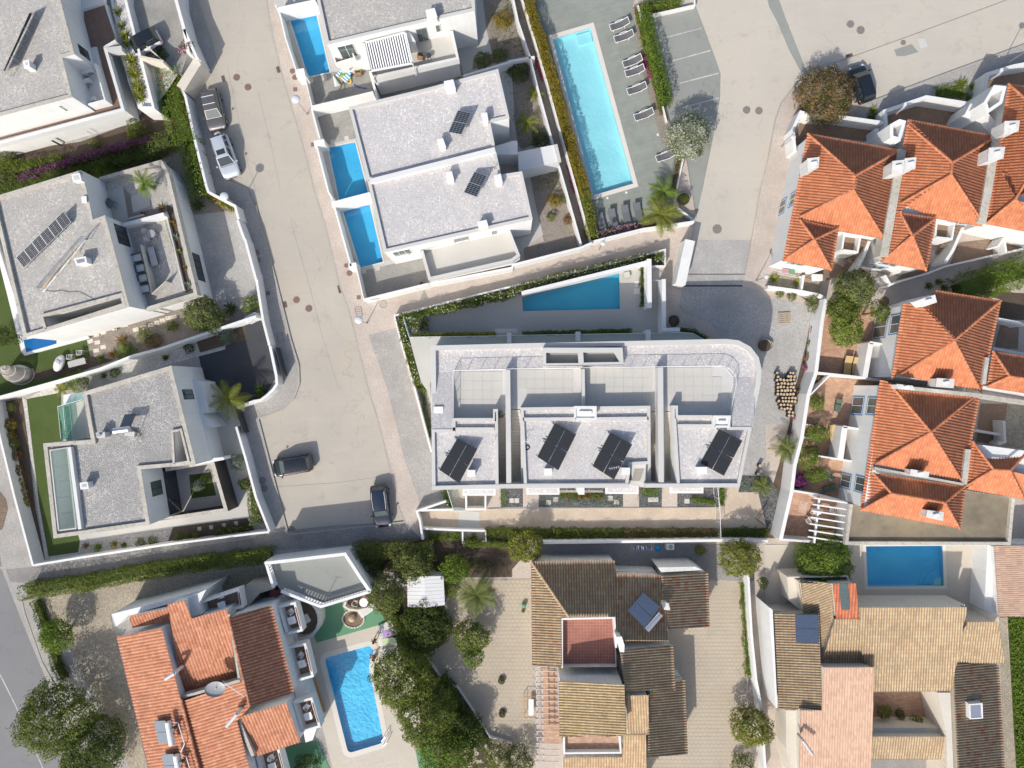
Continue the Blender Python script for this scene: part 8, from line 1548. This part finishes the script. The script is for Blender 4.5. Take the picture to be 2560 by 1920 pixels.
HG('hedge with pale flowers along the wall west of the car park','02',"2165,900 2190,1200",1.0,1.1,Ol,flowers='fl_white',fl_n=60);HG('low hedge with pink flowers by the stepping stones','02',"1860,1285 2140,1245",.7,.8,G_,flowers='fl_pink',fl_n=50)
HG('golden hedge along the plank deck pool','20',"155,-80 160,60 250,310 340,620 420,900 500,1200 590,1500 640,1659",.95,1.9,'leaf_gold',dens=90,round_=.1);HG('golden-green lower end of the deck hedge','21',"640,10 690,250 700,370",.95,1.9,Li,dens=90,round_=.1);HG('bushy green hedge between deck and parking bays','20',"1160,60 1200,280 1290,600 1350,860",1.15,2.0,Bt);HG('green hedge at the top of the parking bays','20',"1150,30 1460,-40",1.2,1.4,G_)
HG('dry brown ground cover strip beside the deck','20',"1075,70 1180,480 1300,980",.6,.35,'leaf_dry',rough=.06);HG('dry strip below the white-blossom tree','20',"1450,1370 1390,1640",.45,.35,'leaf_dry',rough=.06);HG('purple flowers by the middle loungers','20',"1130,470 1200,660",.35,.5,'fl_magenta',rough=.06)
HG('pink blossoming hedge below the deck loungers','21',"770,370 1000,310 1290,280",.8,.9,'leaf_olive',flowers='fl_pink',fl_n=1300,fl_size=.13);HG('magenta flower strip between the garden walls','20',"210,500 265,680",.3,.5,'leaf_rust',flowers='fl_magenta',fl_n=200);HG('magenta creeper at the foot of the golden hedge','20',"485,1430 545,1659",.25,.5,'fl_magenta');HG('lower magenta creeper by the sloping path','21',"590,120 660,400",.25,.5,'fl_magenta')
HG('hedge with white flowers along the wedge pool wall','21',"1300,560 1150,560 800,640 400,730 0,845",.8,1.5,Ol,flowers='fl_white',fl_n=500,fl_size=.13);HG('hedge with white flowers along the sloping path, west part','11',"2212,870 1700,985 1240,1085",.75,1.5,G_,flowers='fl_white',fl_n=350,fl_size=.13);HG('hedge with white flowers on the west side of the apartment','11',"1240,1110 1290,1300 1385,1659",.75,1.4,G_,flowers='fl_white',fl_n=250,fl_size=.12)
HG('dark planted strip beside the wedge pool','21',"1135,660 1140,980",.55,.7,D_);HG('clipped hedge north of the apartment, west piece','11',"1350,1238 1700,1232 2060,1228",.45,2.9,'leaf_lime',rough=.08,round_=.05);HG('clipped hedge north of the apartment, east piece','21',"100,1222 1030,1200",.45,2.9,D_,rough=.08,round_=.05);HG('curved hedge by the cobbled yard','21',"1470,1190 1590,1215 1680,1268",.5,.9,D_);HG('flowering bush square at the west end of the pool terrace','11',"1330,1150 1470,1140",1.1,.8,Ol,flowers='fl_white',fl_n=60)
HG('lavender-grey strip west of the apartment','12',"1440,80 1505,460",.7,.4,'leaf_blue');HG('light bush at the west wall tip of the apartment','12',"1400,10 1460,60",.7,.6,Bt);HG('climber along the southwest terrace rail','12',"1620,930 1670,1060",.4,.7,G_,flowers='fl_white',fl_n=20)
HG('long reddish-green hedge along the apartment front walk','22',"-220,1290 400,1298 980,1300",.95,1.0,G_,flowers='fl_red',fl_n=25);HG('long coppery hedge piece nearer the white fence','22',"990,1300 1780,1302",.95,1.05,'leaf_red');HG('dark shaded hedge end right of the white fence','22',"1840,1290 2212,1292",.9,1.0,D_);HG('red-flowering bed in front of the apartment','22',"420,965 780,970",.6,.5,G_,flowers='fl_red',fl_n=60,fl_size=.14);HG('blue-green planted bed before the third door path','22',"1120,930 1270,940",1.5,.4,'leaf_blue',dens=30);HG('green hedge left of the white bar fence','22',"1560,1000 1760,1030",.5,.7,Bt);HG('short upright hedge right of the white bar fence','22',"1825,900 1828,1050",.4,.9,Bt);HG('bushy edge in the small court of the southwest wall','12',"1490,1325 1750,1330",.8,.8,G_);HG('grey-green bed by the third stair','12',"2140,930 2150,1050",.8,.4,'leaf_blue',dens=30)
HG('overgrown flowering hedge below the car park wall','12',"860,1450 1150,1450 1500,1440",1.6,1.8,Ol,flowers='fl_orange',fl_n=40,fl_size=.16);HG('hedge along the south wall below the yucca bed','12',"1800,1385 2212,1400",.6,1.5,G_);HG('creeper hedge between shed and pool loungers','13',"1120,300 1220,480 1290,640",1.2,1.8,G_);HG('planting strip along the east wall of the big courtyard','23',"2010,80 2035,400 2060,870",.7,.9,Bt,flowers='fl_magenta',fl_n=20);HG('rough green hedge beside the low curving wall','13',"1600,900 1800,1250 1980,1480",1.3,1.3,D_)
HG('triangular green bed by the third orange house','30',"1480,800 1700,760",1.5,.6,Bt);HG('dark bed below the coppery tree','30',"880,1010 980,1000",.8,.5,D_)
TR='''t|30|500,820|3.5|2.45|leaf_red|.22|round coppery-green tree next to the dark green car
t|20|1530,1180|3.8|2.1|leaf_white|.16|round tree full of white blossom at the parking bays
t|31|720,840|5|1.9|leaf_olive|.2|broad orange tree over the patios, upper crown
t|31|600,1020|4.6|1.5|leaf|.18|yellowish middle tree over the first patio
t|31|640,1200|4.2|1.5|leaf_bright|.16|lowest bright tree over the first patio
t|31|920,1040|4|1.0|leaf|.12|small tree crown by the blue-trimmed windows
t|22|1960,1500|3.4|1.9|leaf_lime|.14|lemon tree at the corner of the dark yard
t|23|2050,1300|3.4|1.85|leaf_lime|.14|lemon tree hanging over the big courtyard wall
t|32|490,1540|3.6|2.5|leaf_bright|.18|large lemon tree left of the right-hand pool
t|03|510,510|3.2|1.55|leaf_bright|.14|small round conifer beside the asphalt road
t|03|480,1230|5.8|3.2|leaf|.22|big loose tree leaning over the asphalt road
t|03|850,1450|4.6|2.6|leaf_dark|.2|dark tree south of the big loose tree
t|03|720,1700|4.0|2.2|leaf|.2|tree cut by the bottom edge near the road
t|13|1130,150|3.8|1.7|leaf_olive|.16|pale olive-green tree between balcony and shed
t|13|1470,440|3.0|2.5|leaf_dark|.16|dark thicket crown below the garden shed
t|13|1270,900|4.8|2.9|leaf|.2|large tree over the right side of the bathers' pool
t|13|1480,1220|4.8|2.7|leaf|.2|second large tree below the bathers' pool
t|13|1640,1520|4.2|2.6|leaf_bright|.18|yellowish tree at the lower middle garden
t|13|1820,1330|3.0|1.6|leaf_dark|.14|dark tree beside the curving garden wall
t|13|1860,520|3.2|1.6|leaf|.14|citrus tree at the round courtyard bed, upper crown
t|13|1880,680|2.8|1.0|leaf_bright|.1|small bright crown at the courtyard bed, lowest
t|22|120,1400|3.2|1.6|leaf_lime|.14|yellow-green tree at the corner of the middle house
t|12|1350,1560|3.2|2.0|leaf_olive|.14|spreading olive-toned tree in the overgrown garden
t|01|1770,1070|3.0|1.8|leaf_olive|.14|olive tree between the left villa and the dark drive
t|12|1720,1600|2.6|1.4|leaf_bright|.12|bright round tree right of the white shed
b|00|1170,1150|1.6|1.2|leaf|round green bush at the lower wall of the top left villa
b|00|900,1480|1.2|1.15|leaf_bright|bright green bush above the roof of the left villa
b|00|20,1360|1.6|1.2|leaf|green bush at the far left edge
b|00|60,1540|1.2|1.1|leaf_olive|olive bush at the far left edge
b|00|820,1250|.8|.6|leaf_olive|thin spiky shrub on the narrow path
b|01|2170,965|1.3|.9|leaf_bright|round clipped bush at the end of the grey yard
b|01|1950,1245|1.5|.9|leaf_blue|round blue-green bush on the mulch bed
b|01|1630,1350|.8|.55|leaf_dark|small dark bush on the white pebbles
b|01|1490,1155|.9|.55|leaf|small round bush below the olive tree
b|01|1250,1245|1.0|.8|leaf_olive|yellowish shrub in the stony garden
b|01|1090,1375|1.0|.95|leaf_bright|bright spreading shrub by the dividing wall
b|01|1330,1290|.7|.8|leaf_dry|dry brown shrub patch in the stony garden
b|01|660,1640|1.2|1.2|leaf_bright|bright bush above the glass balcony corner
b|01|985,1560|.8|.5|leaf|small green bush on the pebble strip
b|01|20,1250|3.2|1.1|leaf_dark|dark tall bush at the left edge of the lawn
b|02|90,345|.9|.75|leaf_gold|golden bush over the west wall, topmost of eight
b|02|85,440|.85|.7|leaf_gold|golden bush over the west wall, second of eight
b|02|108,512|.85|.7|leaf_lime|yellow-green bush over the west wall, third of eight
b|02|125,617|.85|.7|leaf_rust|rust-coloured bush over the west wall, fourth of eight
b|02|150,745|.85|.7|leaf_rust|rust-tinged bush over the west wall, fifth of eight
b|02|162,848|.85|.6|leaf_gold|golden bush over the west wall, sixth of eight
b|02|178,935|.85|.65|leaf_gold|golden bush over the west wall, seventh of eight
b|02|208,1015|.85|.7|leaf_gold|golden bush over the west wall, lowest of eight
b|02|95,200|.8|.55|leaf_olive|thin shrub at the top of the mulch bed
b|02|1540,1330|.8|.5|leaf_bright|round bush left of three in the pebble bed
b|02|1700,1312|.8|.5|leaf|round bush right of three in the pebble bed
b|02|1625,1316|.6|.4|leaf_bright|small middle bush of three in the pebble bed
b|02|1215,1370|.6|.45|leaf|low green shrub in the middle of the pebble bed
b|02|1318,1360|.6|.5|leaf_olive|low olive shrub in the middle of the pebble bed
b|02|2058,680|1.4|.8|leaf_blue|round grey-green ball bush by the gate, upper
b|02|2120,862|1.2|.7|leaf|round bush by the gate, lower
b|02|1708,875|1.3|.75|leaf_blue|ball-shaped bush inside the walled patio
b|12|25,85|.7|.5|leaf_bright|low bush inside the curved wall corner
b|13|1680,90|1.8|1.1|leaf|dark bush right of the garden shed
b|13|440,1640|1.6|1.3|leaf_dark|dark ball bush on the shaded green court
b|13|2100,1600|2.2|1.6|leaf|bush at the bottom edge of the courtyard
b|12|1000,1560|1.2|1.4|leaf_olive|sprawling shrub beside the grey roof terrace
b|23|60,1600|2.4|1.5|leaf_dark|dark bush at the bottom left of the middle house
b|23|2000,1640|1.6|1.2|leaf|bush at the bottom of the big courtyard
b|23|2170,60|1.2|.6|leaf_dark|dark bush at the top of the east wall
b|22|1630,1440|1.4|.6|leaf_lime|sparse yellow shrub in the dark yard
b|32|430,160|1.8|.85|leaf_bright|small lemon tree in the first patio corner
b|32|430,420|2.2|1.2|leaf_bright|lemon bush over the tan sunbeds
b|32|350,630|2.4|1.15|leaf_bright|upper lemon crown in the third patio
b|32|420,790|2.2|1.0|leaf_bright|lower lemon crown in the third patio
b|32|262,850|1.6|.9|fl_purple|purple bougainvillea over the white wall
b|31|400,1190|.8|.45|fl_magenta|magenta shrub on the strip, topmost
b|31|370,1310|.7|.4|leaf|green shrub on the strip below the magenta one
b|31|345,1430|.8|.45|leaf_rust|reddish shrub on the strip near the drums
b|31|335,1515|.8|.45|fl_magenta|magenta shrub on the strip beside the drums
b|32|288,75|.8|.4|leaf_rust|reddish shrub on the strip beside the lower drums
b|32|265,158|.7|.4|leaf_lime|yellow-green tuft on the strip
b|32|250,285|.8|.4|fl_magenta|magenta shrub on the strip below the drums
b|32|230,425|.8|.4|fl_magenta|magenta shrub above the feathery palm
b|31|400,970|1.4|.9|leaf_olive|olive shrub under the patio tree
b|31|100,880|.7|.5|leaf|green tuft by the front yard wall, left
b|31|210,900|.7|.5|leaf_olive|olive tuft by the front yard wall, right
b|32|440,-60|.6|.7|leaf_dry|dry grass in the small triangular planter
b|10|2130,175|1.2|1.0|leaf_gold|golden flowering bush in the top garden
b|10|1960,510|1.0|.9|leaf|green bush by the steps of the top garden
b|10|2110,480|.9|.7|leaf|green bush at the lower end of the top garden
b|20|60,620|1.0|1.1|leaf_dark|dark shrub in the upper twin garden
b|21|370,70|1.1|.7|leaf_gold|golden-flowering bush in the lower twin garden
b|21|340,215|.8|.5|leaf_olive|rose bush left in the lower garden
b|21|490,240|.9|.55|leaf_rust|red rose bush right in the lower garden
b|21|450,60|.8|.5|leaf_olive|rose bush beside the golden bush
b|33|1010,1180|1.6|.8|leaf|bush in the shaded patio of the yellow-tiled house
b|33|1290,1260|1.4|.7|leaf_bright|bright bush at the patio south wall
b|33|1140,1190|1.0|.5|leaf_dark|small dark bush in the patio middle
b|20|240,1200|1.0|.9|leaf_dark|dark bush below the twin garden palm'''
for ln in TR.split('\n'):
 f=ln.split('|');h,r=float(f[3]),float(f[4]);xy=P1(f[1],f[2],h*.6)
 if f[0]== 't':plant('leafy_tree',f[7],'tree',xy,h,r,f[5],trunk=float(f[6]),n=10+int(r*3),leaf=.19 if r>1.4 else .16,dens=44,lump=.24,deep=.6,z=.1)
 else:plant('garden_bush',f[6],'bush',xy,h,r,f[5],n=6,leaf=.13,dens=60,z=.1)
HG('long rounded evergreen mass above the large orange roof','31',"1740,840 1990,760 2330,640",2.9,2.6,Bt,round_=.5,rough=.3)
for a,s,h,r,n_,m_,l in (('02',"1975,130",2.4,2.0,15,'leaf_lime','golden-green palm by the dark driveway'),('21',"1290,200",2.8,2.1,20,'leaf_lime','bright feathery palm at the corner of the deck'),('13',"1910,160",2.6,2.1,26,'leaf_olive','fan palm above the round courtyard bed'),('20',"130,1060",1.2,1.3,10,'leaf_lime','small palm in the upper twin garden'),('20',"200,810",1.0,.9,8,'leaf_lime','smaller palm at the upper garden wall'),('32',"165,560",1.6,1.5,18,'leaf_olive','feathery drooping palm by the white wall'),('22',"2160,880",1.0,1.1,14,'leaf_olive','feathery shrub palm over the slate bed'),('21',"1310,0",2.0,1.7,14,'leaf_bright','second palm crown above the deck corner'),('02',"530,40",.8,.8,12,'leaf_lime','dwarf palm at the lawn corner')):palm(l,P1(a,s,h),h,r,n_,m_)
for a,s,r,m_,l in (('01',"1700,110",1.15,D_,'dark cycad star beside the flowering corner'),('01',"1985,1010",.95,D_,'dark cycad beside the olive tree'),('12',"30,40",.8,D_,'dark cycad inside the curved wall'),('01',"1045,1275",.85,'leaf_rust','rusty spiky plant in the stony garden, upper'),('01',"965,1395",.6,'leaf_rust','rusty spiky plant in the stony garden, lower'),('01',"1000,1160",.5,Ol,'spiky plant at the wall of the left villa'),('01',"860,1430",.5,G_,'green rosette near the lawn edge'),('01',"1420,1430",.45,D_,'dark rosette on the white pebbles'),('01',"885,1590",.4,Ol,'olive rosette on the pebble strip'),('02',"835,1415",.7,Bt,'bright rosette in the pebble bed'),('02',"975,1388",.55,'leaf_gold','golden grass clump in the pebble bed'),('02',"730,1400",.5,'leaf_dry','dry grass clump at the lawn end'),('02',"1060,1395",.4,G_,'green clump beside the golden grass'),('12',"1880,1330",.5,Li,'yellow yucca in the small walled bed'),('31',"60,745",.7,Li,'yucca in the front yard, left'),('31',"260,780",.65,Li,'yucca in the front yard, by the dividing wall'),('31',"1405,810",.5,G_,'agave on the cobbled lane, left'),('31',"1490,775",.45,G_,'agave on the cobbled lane, middle'),('31',"1540,825",.5,G_,'agave on the cobbled lane, right'),('30',"920,945",.55,Li,'yellow-green yucca by the dark bed'),('30',"1690,705",.65,Li,'yucca in the triangle bed, top left'),('30',"1785,740",.65,Li,'yucca in the triangle bed, top right'),('30',"1680,815",.6,Li,'yucca in the triangle bed, lower left'),('30',"1755,840",.65,Li,'yucca in the triangle bed, lowest')):rosette('spiky_plant',l,'plant',P1(a,s,.5),r,m_,28,.05,.6,.1)
def cover(name,poly,n,mat,h=.25,leaf=.16,z=.12):
 x0,x1=min(p[0] for p in poly),max(p[0] for p in poly);y0,y1=min(p[1] for p in poly),max(p[1] for p in poly);q=rng.uniform((x0,y0,0),(x1,y1,h),(n,3));q=q[[inside((a,b),poly) for a,b,c in q]];q[:,2]+= z
 o=leafobj(name,q,np.tile([0,0,1.],(len(q),1)),leaf,mat,None);return tag(o,kind='stuff')
cover('ground_cover',P('33',"2065,360 2330,360 2330,1700 2140,1700"),9000,'leaf_bright',.5,.22);cover('ground_cover',P('13',"1480,250 1700,0 1500,700 2100,1659 1700,1659 1350,1000"),3500,'leaf_dark',.3);cover('ground_cover',P('12',"800,1460 1500,1420 2200,1560 1500,1640 900,1600"),3500,'leaf_dark',.3)
for i,s in enumerate(("1980,-20 2212,-100 2212,500 2050,460","-60,-100 20,-100 140,480 -80,520","-100,560 150,520 330,1200 60,1300","160,1500 400,1440 450,1659 200,1659","1985,810 2212,800 2290,930 1960,930")):cover('low_plants',P(('10','20','20','20','22')[i],s),700,('leaf_olive','leaf_dark','leaf_dark','leaf_olive','leaf_blue')[i],.35,.13)
cover('low_plants',P('22',"235,980 950,980 950,1060 235,1060"),900,'leaf_blue',.3,.12);cover('low_plants',P('01',"800,1250 1600,1020 2050,1010 1100,1400"),900,'leaf_dry',.25,.12);cover('low_plants',P('02',"700,1370 1500,1270 1480,1370 700,1470"),500,'leaf_rust',.3,.12);cover('low_plants',P('00',"1150,1500 1500,1400 1560,1659 1500,1659"),700,'leaf_dark',.4,.15)
